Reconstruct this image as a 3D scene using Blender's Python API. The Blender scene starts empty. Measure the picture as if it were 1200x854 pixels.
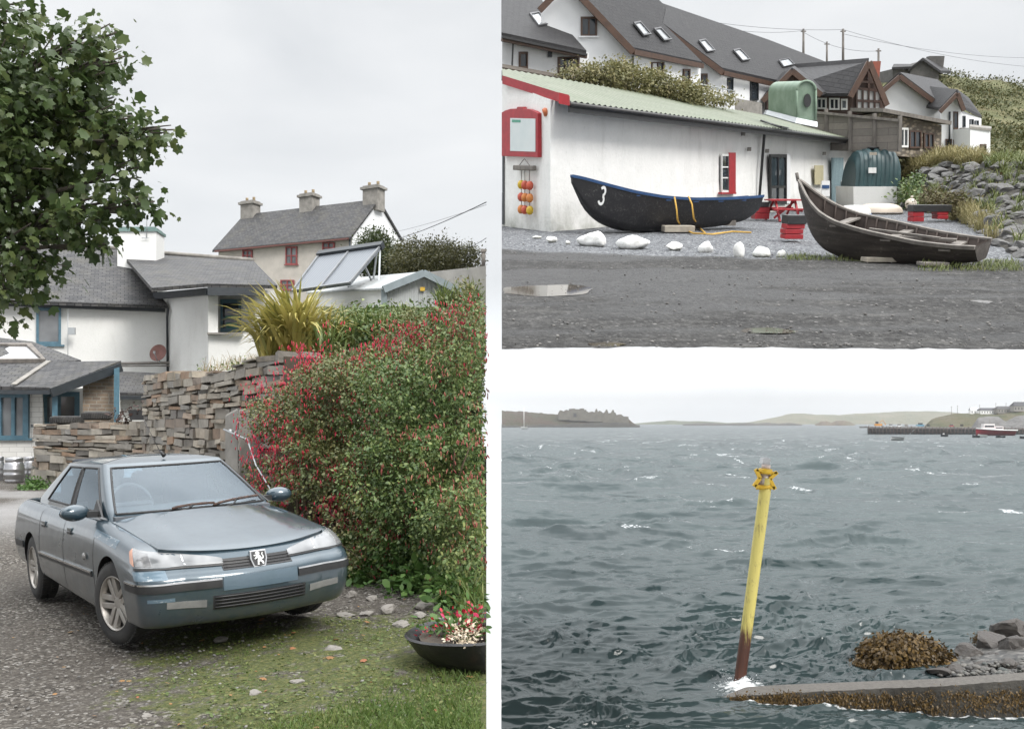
import bpy, bmesh, math, random
import numpy as np
from mathutils import Matrix, Vector
random.seed(7)
RNG = np.random.default_rng(11)
R = math.radians
scene = bpy.context.scene
COL = scene.collection

# ------------------------------------------------------------------ camera
EYE = 1.66
F, CX, CY = 1120.0, 530.0, 494.0            # focal length and principal point of the view, in photo pixels (1200 x 854)
cam_d = bpy.data.cameras.new('camera')
cam = bpy.data.objects.new('camera', cam_d); COL.objects.link(cam)
cam.location = (0, 0, EYE); cam.rotation_euler = (R(90), 0, 0)
cam_d.sensor_width = 36; cam_d.lens = 36 * F / 1200
cam_d.shift_x = (600 - CX) / 1200; cam_d.shift_y = (CY - 427) / 1200
cam_d.clip_start = 0.05; cam_d.clip_end = 60000
scene.camera = cam

# ------------------------------------------------------------------ sky, sun, exposure
SUN_EL, SUN_AZ = 42, 143                    # azimuth clockwise from +Y: behind the viewer, a little to the right
world = bpy.data.worlds.new('World'); scene.world = world; world.use_nodes = True
nt = world.node_tree; nt.nodes.clear()
out = nt.nodes.new('ShaderNodeOutputWorld'); bg = nt.nodes.new('ShaderNodeBackground')
sky = nt.nodes.new('ShaderNodeTexSky'); sky.sky_type = 'NISHITA'; sky.sun_disc = False
sky.sun_elevation = R(SUN_EL); sky.sun_rotation = R(SUN_AZ); sky.dust_density = 3
tc = nt.nodes.new('ShaderNodeTexCoord'); sep = nt.nodes.new('ShaderNodeSeparateXYZ')
nt.links.new(tc.outputs['Generated'], sep.inputs[0])
# overcast deck: brighter towards the zenith, broad soft cloud structure
mp = nt.nodes.new('ShaderNodeMapping'); mp.inputs['Scale'].default_value = (1.0, 1.0, 2.6)
nz = nt.nodes.new('ShaderNodeTexNoise'); nz.inputs['Scale'].default_value = 2.6; nz.inputs['Detail'].default_value = 7
nz.inputs['Roughness'].default_value = 0.52; nz.inputs['Distortion'].default_value = 0.4
nt.links.new(tc.outputs['Generated'], mp.inputs[0]); nt.links.new(mp.outputs[0], nz.inputs[0])
cr = nt.nodes.new('ShaderNodeValToRGB')
cr.color_ramp.elements[0].position = 0.32; cr.color_ramp.elements[0].color = (3.95, 4.07, 4.2, 1)
cr.color_ramp.elements[1].position = 0.66; cr.color_ramp.elements[1].color = (4.85, 4.92, 4.98, 1)
nt.links.new(nz.outputs[0], cr.inputs[0])
el = nt.nodes.new('ShaderNodeMapRange'); el.inputs[1].default_value = 0.40; el.inputs[2].default_value = 0.85
el.inputs[3].default_value = 1.0; el.inputs[4].default_value = 4.4
nt.links.new(sep.outputs[2], el.inputs[0])
mul = nt.nodes.new('ShaderNodeMix'); mul.data_type = 'RGBA'; mul.blend_type = 'MULTIPLY'; mul.inputs[0].default_value = 1
nt.links.new(cr.outputs[0], mul.inputs[6]); nt.links.new(el.outputs[0], mul.inputs[7])
mx = nt.nodes.new('ShaderNodeMix'); mx.data_type = 'RGBA'; mx.inputs[0].default_value = 0.96
nt.links.new(sky.outputs[0], mx.inputs[6]); nt.links.new(mul.outputs[2], mx.inputs[7])
# brightness added low in the sky and below the horizon, whitening the gaps
br_ = nt.nodes.new('ShaderNodeValToRGB'); br_.color_ramp.interpolation = 'EASE'; e_ = br_.color_ramp.elements
for k_, (p_, c_) in enumerate(((0.49, 1.30), (0.503, 1.04), (0.512, 1.06), (0.520, 1.32), (0.545, 1.30), (0.575, 1.0))):
    q_ = e_[k_] if k_ < 2 else e_.new(p_); q_.position = p_; q_.color = (c_, c_, c_, 1)
hf = nt.nodes.new('ShaderNodeMath'); hf.operation = 'MULTIPLY_ADD'; hf.inputs[1].default_value = 0.5; hf.inputs[2].default_value = 0.5
nt.links.new(sep.outputs[2], hf.inputs[0]); nt.links.new(hf.outputs[0], br_.inputs[0])
m2 = nt.nodes.new('ShaderNodeMix'); m2.data_type = 'RGBA'; m2.blend_type = 'MULTIPLY'; m2.inputs[0].default_value = 1
nt.links.new(mx.outputs[2], m2.inputs[6]); nt.links.new(br_.outputs[0], m2.inputs[7])
nt.links.new(m2.outputs[2], bg.inputs[0]); bg.inputs[1].default_value = 0.1
nt.links.new(bg.outputs[0], out.inputs[0])

sun_d = bpy.data.lights.new('sun', 'SUN'); sun = bpy.data.objects.new('sun', sun_d); COL.objects.link(sun)
sun_d.energy = 1.5; sun_d.angle = R(22); sun_d.color = (1.0, 0.965, 0.92)
_sd = Vector((math.sin(R(SUN_AZ)) * math.cos(R(SUN_EL)), math.cos(R(SUN_AZ)) * math.cos(R(SUN_EL)), math.sin(R(SUN_EL))))
sun.rotation_euler = _sd.to_track_quat('Z', 'Y').to_euler()
scene.view_settings.view_transform = 'Standard'; scene.view_settings.look = 'None'
scene.view_settings.exposure = 0.93; scene.view_settings.gamma = 1.0
scene.view_settings.use_curve_mapping = False

# ------------------------------------------------------------------ the three places
class Place:
    """A place with its own level ground; eye = height of the viewer above that ground."""
    def __init__(s, eye, pitch):
        s.eye = eye; s.M = Matrix.Translation((0, 0, EYE)) @ Matrix.Rotation(pitch, 4, 'X') @ Matrix.Translation((0, 0, -eye))
        s.c, s.s = math.cos(pitch), math.sin(pitch)
    def ray(s, px, py):
        x, y, z = (px - CX) / F, 1.0, (CY - py) / F
        return Vector((x, y * s.c + z * s.s, -y * s.s + z * s.c))
    def P(s, px, py, d):                    # point d metres ahead
        r = s.ray(px, py); return Vector((0, 0, s.eye)) + r * (d / r.y)
    def G(s, px, py, z=0.0):                # point at height z
        r = s.ray(px, py); return Vector((0, 0, s.eye)) + r * ((z - s.eye) / r.z)
LANE = Place(EYE, 0.0)                      # lane with the parked car
YARD = Place(EYE, math.atan2(CY - 205, F))  # boat yard on the slope
SEA_H = 25.0
BAY = Place(SEA_H, 0.0)                     # the bay below
PL = LANE
def P(px, py, d): return PL.P(px, py, d)
def G(px, py, z=0.0): return PL.G(px, py, z)

# ------------------------------------------------------------------ objects
LOCALS = {}
def tag(o, label=None, cat=None, group=None, kind=None):
    if label: o['label'] = label
    if cat: o['category'] = cat
    if group: o['group'] = group
    if kind: o['kind'] = kind
    return o
def thing(name, label, cat, loc=(0, 0, 0), rz=0.0, group=None):
    o = bpy.data.objects.new(name, None); COL.objects.link(o); o.empty_display_size = 0.2
    L = Matrix.Translation(loc) @ Matrix.Rotation(rz, 4, 'Z')
    o.matrix_world = PL.M @ L; LOCALS[o] = (PL, L)
    return tag(o, label, cat, group)
def root(o):
    while o.parent: o = o.parent
    return o
def dup(o, parent=None, L=None, label=None, group=None):
    c = o.copy(); COL.objects.link(c)
    if parent is not None: c.parent = parent
    else:
        c.matrix_world = PL.M @ L; LOCALS[c] = (PL, L)
        if label: c['label'] = label
        if group: c['group'] = group
    for ch in list(o.children): dup(ch, c)
    return c

class MB:
    """Collects shapes, then links them as ONE mesh object."""
    def __init__(s): s.v = []; s.f = []; s.m = []; s.mi = 0; s.sm = []; s.smooth = False
    def add(s, vs, fs, smooth=None):
        b = len(s.v); s.v += [tuple(v) for v in vs]
        for f in fs:
            s.f.append([i + b for i in f]); s.m.append(s.mi); s.sm.append(s.smooth if smooth is None else smooth)
        return s
    def box(s, c, d, rz=0.0, M=None):
        cx, cy, cz = c; x, y, z = d[0] / 2, d[1] / 2, d[2] / 2
        vs = [Vector((i * x, j * y, k * z)) for k in (-1, 1) for j in (-1, 1) for i in (-1, 1)]
        T = Matrix.Translation(c) @ (M if M is not None else Matrix.Rotation(rz, 4, 'Z'))
        return s.add([T @ v for v in vs], [(0, 2, 3, 1), (4, 5, 7, 6), (0, 1, 5, 4), (2, 6, 7, 3), (0, 4, 6, 2), (1, 3, 7, 5)], False)
    def hexa(s, b, t):                      # four bottom + four top corners, same turning sense
        return s.add(list(b) + list(t), [(3, 2, 1, 0), (4, 5, 6, 7)] + [(i, (i + 1) % 4, 4 + (i + 1) % 4, 4 + i) for i in range(4)], False)
    def quad(s, a, b, c, d): return s.add([a, b, c, d], [(0, 1, 2, 3)], False)
    def slab(s, pts, off):                  # polygon given thickness along vector off
        n = len(pts); off = Vector(off); pts = [Vector(p) for p in pts]
        return s.add(pts + [p + off for p in pts], [tuple(range(n)), tuple(range(2 * n - 1, n - 1, -1))] +
                     [(i, n + i, n + (i + 1) % n, (i + 1) % n) for i in range(n)], False)
    def bar(s, a, b, w, h=None, upv=(0, 0, 1)):
        a, b = Vector(a), Vector(b); h = w if h is None else h; d = (b - a)
        u = d.cross(Vector(upv))
        if u.length < 1e-6: u = d.cross(Vector((1, 0, 0)))
        u.normalize(); n = u.cross(d).normalized(); u *= w / 2; n *= h / 2
        return s.hexa([a - u - n, a + u - n, a + u + n, a - u + n], [b - u - n, b + u - n, b + u + n, b - u + n])
    def tube(s, pts, r, n=8, caps=True):
        pts = [Vector(p) for p in pts]; k = len(pts); rr = r if hasattr(r, '__len__') else [r] * k
        vs = []; ref = None
        for i, p in enumerate(pts):
            t = (pts[min(i + 1, k - 1)] - pts[max(i - 1, 0)])
            if t.length < 1e-9: t = Vector((0, 0, 1))
            t.normalize()
            if ref is None:
                ref = t.cross(Vector((0, 0, 1)))
                if ref.length < 1e-3: ref = t.cross(Vector((1, 0, 0)))
            ref = (ref - t * ref.dot(t)).normalized(); bn = t.cross(ref)
            vs += [p + (ref * math.cos(2 * math.pi * j / n) + bn * math.sin(2 * math.pi * j / n)) * rr[i] for j in range(n)]
        fs = [(i * n + j, i * n + (j + 1) % n, (i + 1) * n + (j + 1) % n, (i + 1) * n + j) for i in range(k - 1) for j in range(n)]
        if caps: fs += [tuple(range(n - 1, -1, -1)), tuple(range((k - 1) * n, k * n))]
        return s.add(vs, fs, True)
    def lathe(s, prof, n=24, M=None, caps=True):   # profile of (r, z)
        M = M or Matrix(); k = len(prof)
        vs = [M @ Vector((r * math.cos(2 * math.pi * j / n), r * math.sin(2 * math.pi * j / n), z)) for r, z in prof for j in range(n)]
        fs = [(i * n + j, i * n + (j + 1) % n, (i + 1) * n + (j + 1) % n, (i + 1) * n + j) for i in range(k - 1) for j in range(n)]
        if caps: fs += [tuple(range(n - 1, -1, -1)), tuple(range((k - 1) * n, k * n))]
        return s.add(vs, fs, True)
    def grid(s, rows, closed=False, smooth=True, flip=False):
        k, n = len(rows), len(rows[0]); vs = [p for r in rows for p in r]
        fs = []
        for i in range(k - 1):
            for j in range(n if closed else n - 1):
                q = (i * n + j, i * n + (j + 1) % n, (i + 1) * n + (j + 1) % n, (i + 1) * n + j)
                fs.append(q[::-1] if flip else q)
        return s.add(vs, fs, smooth)
    def rock(s, c, d, rz=0.0, seed=0, sub=2, rough=0.22):
        bm = bmesh.new(); bmesh.ops.create_icosphere(bm, subdivisions=sub, radius=0.5)
        r = random.Random(seed); pl = []
        for k in range(14):
            n = Vector((r.gauss(0, 1), r.gauss(0, 1), r.gauss(0, 1))).normalized(); pl.append((n, r.uniform(0.25, 0.43)))
        T = Matrix.Translation(c) @ Matrix.Rotation(rz, 4, 'Z') @ Matrix.Rotation(r.uniform(-.2, .2), 4, 'X')
        vs = []
        for v in bm.verts:
            p = v.co.copy()
            for n, o in pl:
                e = p.dot(n) - o
                if e > 0: p -= n * e * (1 - rough)
            p += Vector((r.gauss(0, 1), r.gauss(0, 1), r.gauss(0, 1))) * 0.012
            vs.append(T @ Vector((p.x * d[0] * 1.15, p.y * d[1] * 1.15, p.z * d[2] * 1.15)))
        fs = [[v.index for v in f.verts] for f in bm.faces]; bm.free()
        return s.add(vs, fs, sub > 2 and rough > .1)
    def build(s, name, mats, parent=None, own=False, origin=None, bevel=0.0, smooth_angle=None, subsurf=0):
        """Coordinates are the place's; own=True: the thing's own."""
        me = bpy.data.meshes.new(name)
        V = np.array(s.v, dtype=np.float64)
        if parent is not None:
            if not own:
                L = LOCALS[root(parent)][1].inverted(); A = np.array(L)
                V = V @ A[:3, :3].T + A[:3, 3]
        else:
            if origin is None:
                lo, hi = V.min(0), V.max(0); origin = ((lo[0] + hi[0]) / 2, (lo[1] + hi[1]) / 2, lo[2])
            V = V - np.array(origin)
        me.from_pydata(V.tolist(), [], s.f)
        for m in (mats if isinstance(mats, (list, tuple)) else [mats]): me.materials.append(m)
        me.polygons.foreach_set('material_index', s.m); me.polygons.foreach_set('use_smooth', s.sm)
        me.validate(); me.update()
        auto_uv(me)
        o = bpy.data.objects.new(name, me); COL.objects.link(o)
        if parent is not None: o.parent = parent
        else:
            L = Matrix.Translation(origin); o.matrix_world = PL.M @ L; LOCALS[o] = (PL, L)
        if smooth_angle: me.shade_smooth() if hasattr(me, 'shade_smooth') else None; me.set_sharp_from_angle(angle=R(smooth_angle))
        if bevel:
            b = o.modifiers.new('bevel', 'BEVEL'); b.width = bevel; b.segments = 2; b.limit_method = 'ANGLE'; b.angle_limit = R(40)
        if subsurf:
            b = o.modifiers.new('subsurf', 'SUBSURF'); b.levels = subsurf; b.render_levels = subsurf
        return o

def auto_uv(me):
    """Metre UVs: u along the level line of each face, v up its slope."""
    n = len(me.loops)
    if n == 0: return
    uv = me.uv_layers.new(name='UVMap')
    co = np.empty(len(me.vertices) * 3); me.vertices.foreach_get('co', co); co = co.reshape(-1, 3)
    li = np.empty(n, dtype=np.int32); me.loops.foreach_get('vertex_index', li)
    pn = np.empty(len(me.polygons) * 3); me.polygons.foreach_get('normal', pn); pn = pn.reshape(-1, 3)
    lt = np.empty(len(me.polygons), dtype=np.int32); me.polygons.foreach_get('loop_total', lt)
    nn = np.repeat(pn, lt, axis=0)
    u = np.stack([-nn[:, 1], nn[:, 0], np.zeros(n)], 1); l = np.linalg.norm(u, axis=1)
    u[l < 0.02] = (1, 0, 0); l[l < 0.02] = 1; u /= l[:, None]
    v = np.cross(nn, u); p = co[li]
    a = np.stack([(p * u).sum(1), (p * v).sum(1)], 1).astype(np.float32)
    uv.data.foreach_set('uv', a.ravel())

def raw_mesh(name, V, Fc, mats, parent=None, origin=None, smooth=False, mi=None):
    """Fast mesh from numpy arrays (all faces same corner count)."""
    V = np.asarray(V, dtype=np.float64); Fc = np.asarray(Fc, dtype=np.int32)
    if parent is not None:
        A = np.array(LOCALS[root(parent)][1].inverted()); V = V @ A[:3, :3].T + A[:3, 3]
    else:
        if origin is None: lo, hi = V.min(0), V.max(0); origin = ((lo[0] + hi[0]) / 2, (lo[1] + hi[1]) / 2, lo[2])
        V = V - np.array(origin)
    me = bpy.data.meshes.new(name); k = Fc.shape[1]
    me.vertices.add(len(V)); me.vertices.foreach_set('co', V.astype(np.float32).ravel())
    me.loops.add(Fc.size); me.loops.foreach_set('vertex_index', Fc.ravel())
    me.polygons.add(len(Fc)); me.polygons.foreach_set('loop_start', np.arange(len(Fc), dtype=np.int32) * k)
    for m in (mats if isinstance(mats, (list, tuple)) else [mats]): me.materials.append(m)
    if mi is not None: me.polygons.foreach_set('material_index', np.asarray(mi, dtype=np.int32))
    me.update(calc_edges=True); me.validate()
    if smooth: me.polygons.foreach_set('use_smooth', np.ones(len(Fc), dtype=bool))
    o = bpy.data.objects.new(name, me); COL.objects.link(o)
    if parent is not None: o.parent = parent
    else: L = Matrix.Translation(origin); o.matrix_world = PL.M @ L; LOCALS[o] = (PL, L)
    return o

LEAF = (np.array([(0, 0, 0), (.28, .35, .05), (.22, .75, .0), (0, 1, -.06), (-.22, .75, .0), (-.28, .35, .05)]) , np.array([(0, 1, 5), (1, 2, 4), (1, 4, 5), (2, 3, 4)]))
_lb = [(-88, .42), (-62, .34), (-20, .47), (8, .37), (40, .56), (64, .39), (90, .60), (116, .39), (140, .56), (172, .37), (200, .47), (242, .34)]
_mp = [(r * math.cos(math.radians(a)), .42 + r * math.sin(math.radians(a)), -.10 * (r > .45) * r) for a, r in _lb] + [(0, .42, .05)]
MAPLE = (np.array(_mp), np.array([(12, i, (i + 1) % 12) for i in range(12)]))
BLADE = (np.array([(-.05, 0, 0), (.05, 0, 0), (.035, .55, .05), (-.035, .55, .05), (0, 1, -.1)]), np.array([(0, 1, 2), (0, 2, 3), (3, 2, 4)]))
BELL = (np.array([(0, 0, 0), (.16, -.45, .0), (-.08, -.45, .14), (-.08, -.45, -.14), (.10, -1, .0), (-.05, -1, .09), (-.05, -1, -.09)]),
        np.array([(0, 1, 2), (0, 2, 3), (0, 3, 1), (1, 4, 5), (1, 5, 2), (2, 5, 6), (2, 6, 3), (3, 6, 4), (3, 4, 1)]))
def norm(a): return a / np.maximum(np.linalg.norm(a, axis=1, keepdims=True), 1e-9)
def scatter(tmpl, pts, ydir, size, ndir=None, rng=RNG):
    """Instances of a small template: y axis along ydir, z axis near ndir."""
    tv, tf = tmpl; n = len(pts); y = norm(ydir)
    z = rng.normal(size=(n, 3)) if ndir is None else ndir
    x = norm(np.cross(y, z)); z = np.cross(x, y)
    size = np.broadcast_to(np.asarray(size, dtype=float), (n,))[:, None, None]
    V = pts[:, None, :] + size * (tv[None, :, 0:1] * x[:, None, :] + tv[None, :, 1:2] * y[:, None, :] + tv[None, :, 2:3] * z[:, None, :])
    Fc = tf[None] + (np.arange(n) * len(tv))[:, None, None]
    return V.reshape(-1, 3), Fc.reshape(-1, tf.shape[1])
def join(parts):
    Vs, Fs, b = [], [], 0
    for V, Fc in parts: Vs.append(V); Fs.append(Fc + b); b += len(V)
    return np.concatenate(Vs), np.concatenate(Fs)
def clumps(ells, per, n_leaf, r, shell=0.55, rng=RNG, squash=0.7):
    """Leaf points gathered in clumps inside a set of ellipsoids ((centre),(radii))."""
    vol = np.array([e[1][0] * e[1][1] * e[1][2] for e in ells]) ** 0.7
    cnt = np.maximum(3, (per * vol / vol.sum()).astype(int)); pts, out_ = [], []
    for e, c in zip(ells, cnt):
        d = norm(rng.normal(size=(c, 3))); rad = shell + (1 - shell) * rng.random((c, 1)) ** 0.6
        ctr = np.array(e[0]) + d * rad * np.array(e[1])
        nl = np.maximum(2, rng.poisson(n_leaf, c)); rep = np.repeat(np.arange(c), nl)
        o = rng.normal(size=(len(rep), 3)) * np.array([1, 1, squash]) * r * (0.6 + 0.8 * rng.random(c))[rep][:, None]
        pts.append(ctr[rep] + o); out_.append(norm(d[rep] * 0.8 + norm(o) * 0.7 + rng.normal(size=(len(rep), 3)) * 0.35))
    return np.concatenate(pts), np.concatenate(out_)
def lobes(ells, n, rl, per, n_leaf, r, rng=RNG):
    """Clumps gathered on rounded lobes that stand out of a bush, so that it has humps and hollows."""
    vol = np.array([e[1][0] * e[1][2] for e in ells]); cnt = np.maximum(2, (n * vol / vol.sum()).astype(int)); P_, O_ = [], []
    for e, c in zip(ells, cnt):
        d = norm(rng.normal(size=(c, 3))); ctr = np.array(e[0]) + d * (.40 + .60 * rng.random((c, 1)) ** .45) * np.array(e[1]); rr = rl * (.55 + .9 * rng.random(c))
        p, o = clumps([(tuple(x), (q, q, q * .8)) for x, q in zip(ctr, rr)], per * c, n_leaf, r, .7, rng); P_.append(p); O_.append(o)
    return np.concatenate(P_), np.concatenate(O_)
def spray(pts, outd, size, tmpl=LEAF, droop=0.35, rng=RNG, up=0.9):
    n = len(pts); y = norm(outd + rng.normal(size=(n, 3)) * 0.55 + np.array([0, 0, -droop]))
    z = norm(rng.normal(size=(n, 3)) * 0.55 + np.array([0, 0, up]) + outd * 0.35)
    return scatter(tmpl, pts, y, size * (0.45 + 1.05 * rng.random(n) ** 1.6), z, rng)

# ------------------------------------------------------------------ materials
class NB:
    def __init__(s, name):
        s.m = bpy.data.materials.new(name); s.m.use_nodes = True; s.t = s.m.node_tree
        s.b = s.t.nodes['Principled BSDF']; s.o = s.t.nodes['Material Output']; s._tc = None
    def n(s, typ, **kw):
        nd = s.t.nodes.new('ShaderNode' + typ)
        for k, v in kw.items():
            if k.startswith('i_'): nd.inputs[k[2:].replace('_', ' ')].default_value = v
            else: setattr(nd, k, v)
        return nd
    def l(s, a, b): s.t.links.new(a, b)
    def co(s, kind='Object', scale=None, rot=None):
        if s._tc is None: s._tc = s.n('TexCoord')
        if scale is None and rot is None: return s._tc.outputs[kind]
        mp = s.n('Mapping')
        if scale: mp.inputs['Scale'].default_value = scale if hasattr(scale, '__len__') else (scale,) * 3
        if rot: mp.inputs['Rotation'].default_value = rot
        s.l(s._tc.outputs[kind], mp.inputs[0]); return mp.outputs[0]
    def noise(s, co, scale, detail=6, rough=0.55, dist=0.0):
        n = s.n('TexNoise'); n.inputs['Scale'].default_value = scale; n.inputs['Detail'].default_value = detail
        n.inputs['Roughness'].default_value = rough; n.inputs['Distortion'].default_value = dist
        s.l(co, n.inputs[0]); return n.outputs[0]
    def voro(s, co, scale, feature='F1', out='Distance', rnd=1.0):
        n = s.n('TexVoronoi', feature=feature); n.inputs['Scale'].default_value = scale; n.inputs['Randomness'].default_value = rnd
        s.l(co, n.inputs[0]); return n.outputs[out]
    def ramp(s, f, *stops):
        n = s.n('ValToRGB'); e = n.color_ramp.elements
        while len(e) < len(stops): e.new(0.5)
        for x, (p, c) in zip(e, stops): x.position = p; x.color = (c, c, c, 1) if not hasattr(c, '__len__') else (*c[:3], 1)
        s.l(f, n.inputs[0]); return n.outputs[0]
    def mix(s, f, a, b, blend='MIX'):
        n = s.n('Mix', data_type='RGBA', blend_type=blend)
        for i, x in ((0, f), (6, a), (7, b)):
            if hasattr(x, 'is_linked'): s.l(x, n.inputs[i])
            elif hasattr(x, '__len__'): n.inputs[i].default_value = (*x[:3], 1)
            else: n.inputs[i].default_value = x if i == 0 else (x, x, x, 1)
        return n.outputs[2]
    def math(s, op, a, b=0.5):
        n = s.n('Math', operation=op)
        for i, x in ((0, a), (1, b)):
            if hasattr(x, 'is_linked'): s.l(x, n.inputs[i])
            else: n.inputs[i].default_value = x
        return n.outputs[0]
    def bump(s, h, strength=0.5, dist=0.02, prev=None):
        n = s.n('Bump'); n.inputs['Strength'].default_value = strength; n.inputs['Distance'].default_value = dist
        s.l(h, n.inputs['Height'])
        if prev is not None: s.l(prev, n.inputs['Normal'])
        s.l(n.outputs[0], s.b.inputs['Normal']); return n.outputs[0]
    def base(s, c):
        if hasattr(c, 'is_linked'): s.l(c, s.b.inputs['Base Color'])
        else: s.b.inputs['Base Color'].default_value = (*c[:3], 1)
    def set(s, **kw):
        for k, v in kw.items():
            i = s.b.inputs[k.replace('_', ' ')]
            if hasattr(v, 'is_linked'): s.l(v, i)
            else: i.default_value = v if not (hasattr(v, '__len__') and len(v) == 3) else (*v, 1)
        return s
    def island(s): return s.n('NewGeometry').outputs['Random Per Island']
_MC = {}
def basic(name, c1, c2=None, scale=3.0, rough=0.6, bump=0.15, bscale=30.0, bdist=0.01, metal=0.0, contrast=(0.35, 0.68), coat=0.0, streak=False, spec=0.5):
    if name in _MC: return _MC[name]
    b = NB(name); c2 = c2 or tuple(x * 0.75 for x in c1)
    co = b.co('Object', (1, 1, 0.25)) if streak else b.co('Object')
    f = b.ramp(b.noise(co, scale, 8, 0.6), (contrast[0], 0.0), (contrast[1], 1.0))
    b.base(b.mix(f, c1, c2)); b.set(Roughness=rough, Metallic=metal, Coat_Weight=coat, Specular_IOR_Level=spec)
    if bump: b.bump(b.noise(b.co('Object'), bscale, 5), bump, bdist)
    _MC[name] = b.m; return b.m
def leafy(name, c1, c2, c3, rough=0.45, trans=0.3):
    """Leaf colours vary per leaf and in broad drifts; a little light passes through."""
    b = NB(name); r = b.island()
    dr = b.noise(b.co('Object'), 1.6, 3)
    f = b.math('ADD', b.math('MULTIPLY', r, 0.6), b.math('MULTIPLY', b.ramp(dr, (0.3, 0.0), (0.7, 1.0)), 0.4))
    c = b.ramp(f, (0.0, c1), (0.5, c2), (1.0, c3)); b.base(c); b.set(Roughness=rough, Specular_IOR_Level=0.4)
    tr = b.n('BsdfTranslucent'); b.l(c, tr.inputs[0]); ms = b.n('MixShader'); ms.inputs[0].default_value = trans
    b.l(b.b.outputs[0], ms.inputs[1]); b.l(tr.outputs[0], ms.inputs[2]); b.l(ms.outputs[0], b.o.inputs[0])
    return b.m
def m_render(name, c=(.72, .72, .70), dirt=(.42, .41, .36), amount=0.5, bump=0.35):
    """Painted lime render with weather staining."""
    b = NB(name); co = b.co('Object')
    n1 = b.noise(co, 0.9, 8, 0.65); n2 = b.noise(b.co('Object', (1.0, 1.0, 0.28)), 1.1, 9, 0.72); n3 = b.noise(co, 9, 6, 0.7)
    f = b.math('MULTIPLY', b.ramp(n2, (0.54, 0.0), (0.82, 0.8)), amount); g = b.math('MULTIPLY', b.ramp(n3, (0.56, 0.0), (0.78, 1.0)), amount * 0.7)
    c1 = b.mix(b.ramp(n1, (0.3, 0.0), (0.75, 1.0)), c, tuple(x * 0.9 for x in c))
    b.base(b.mix(g, b.mix(f, c1, dirt), dirt)); b.set(Roughness=0.85)
    b.bump(b.noise(co, 14, 6, 0.65), bump, 0.02); return b.m
def m_slate(name, c1=(.085, .083, .083), c2=(.042, .042, .045), moss=(.11, .10, .07), w=0.30, h=0.2, mossy=0.3):
    b = NB(name); br = b.n('TexBrick'); uv = b.co('UV')
    br.offset = 0.5; br.inputs['Scale'].default_value = 1.0; br.inputs['Mortar Size'].default_value = 0.016; br.inputs['Mortar Smooth'].default_value = 0.15
    br.inputs['Brick Width'].default_value = w; br.inputs['Row Height'].default_value = h; br.inputs['Bias'].default_value = 0.0
    br.inputs['Color1'].default_value = (*c1, 1); br.inputs['Color2'].default_value = (*c2, 1); br.inputs['Mortar'].default_value = (.014, .014, .015, 1)
    b.l(uv, br.inputs[0])
    n1 = b.noise(b.co('Object'), 1.1, 8, 0.65); n2 = b.noise(b.co('Object'), 7, 6, 0.7)
    c = b.mix(b.math('MULTIPLY', b.ramp(n1, (0.48, 0.0), (0.75, 1.0)), mossy), br.outputs[0], moss)
    c = b.mix(b.math('MULTIPLY', b.ramp(n2, (0.6, 0.0), (0.74, 1.0)), mossy), c, (.3, .3, .28)); b.base(c)
    # each slate tilts: a saw tooth up the slope plus the joints
    sp = b.n('SeparateXYZ'); b.l(uv, sp.inputs[0]); saw = b.math('FRACT', b.math('DIVIDE', sp.outputs[1], h))
    hgt = b.math('SUBTRACT', b.math('MULTIPLY', b.math('SUBTRACT', 1.0, saw), 0.8), b.math('MULTIPLY', br.outputs['Fac'], 0.6))
    b.bump(b.math('ADD', hgt, b.math('MULTIPLY', n2, 0.4)), 0.9, 0.04); b.set(Roughness=0.6, Specular_IOR_Level=.35); return b.m
def m_glass(name, tint=(.02, .025, .03), rough=0.03):
    """Pane of a house window: a dark room behind, the sky in the glass."""
    b = NB(name); f = b.ramp(b.noise(b.co('Object'), 0.9, 2), (0.35, 0.0), (0.7, 1.0))
    b.base(b.mix(f, tint, tuple(x * 2.2 for x in tint))); b.set(Roughness=rough, Specular_IOR_Level=0.6)
    b.bump(b.noise(b.co('Object'), 2.2, 2), 0.04, 0.02); return b.m
def m_islands(name, cols, rough=0.85, bump=0.5, bscale=14, bdist=0.02, grime=(.06, .06, .05), lichen=0.35):
    """Stones: every stone its own colour."""
    b = NB(name); r = b.island(); k = len(cols)
    c = b.ramp(r, *[(i / max(1, k - 1), cc) for i, cc in enumerate(cols)])
    n = b.noise(b.co('Object'), 3.5, 8, 0.7); n2 = b.noise(b.co('Object'), 16, 6, 0.7)
    c = b.mix(b.ramp(n, (0.45, 0.0), (0.85, 0.75)), c, grime); c = b.mix(b.math('MULTIPLY', b.ramp(n2, (0.6, 0.0), (0.75, 1.0)), lichen), c, (.42, .42, .38))
    b.base(c); b.set(Roughness=rough); b.bump(b.noise(b.co('Object'), bscale, 8, 0.7), bump, bdist); return b.m
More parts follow.
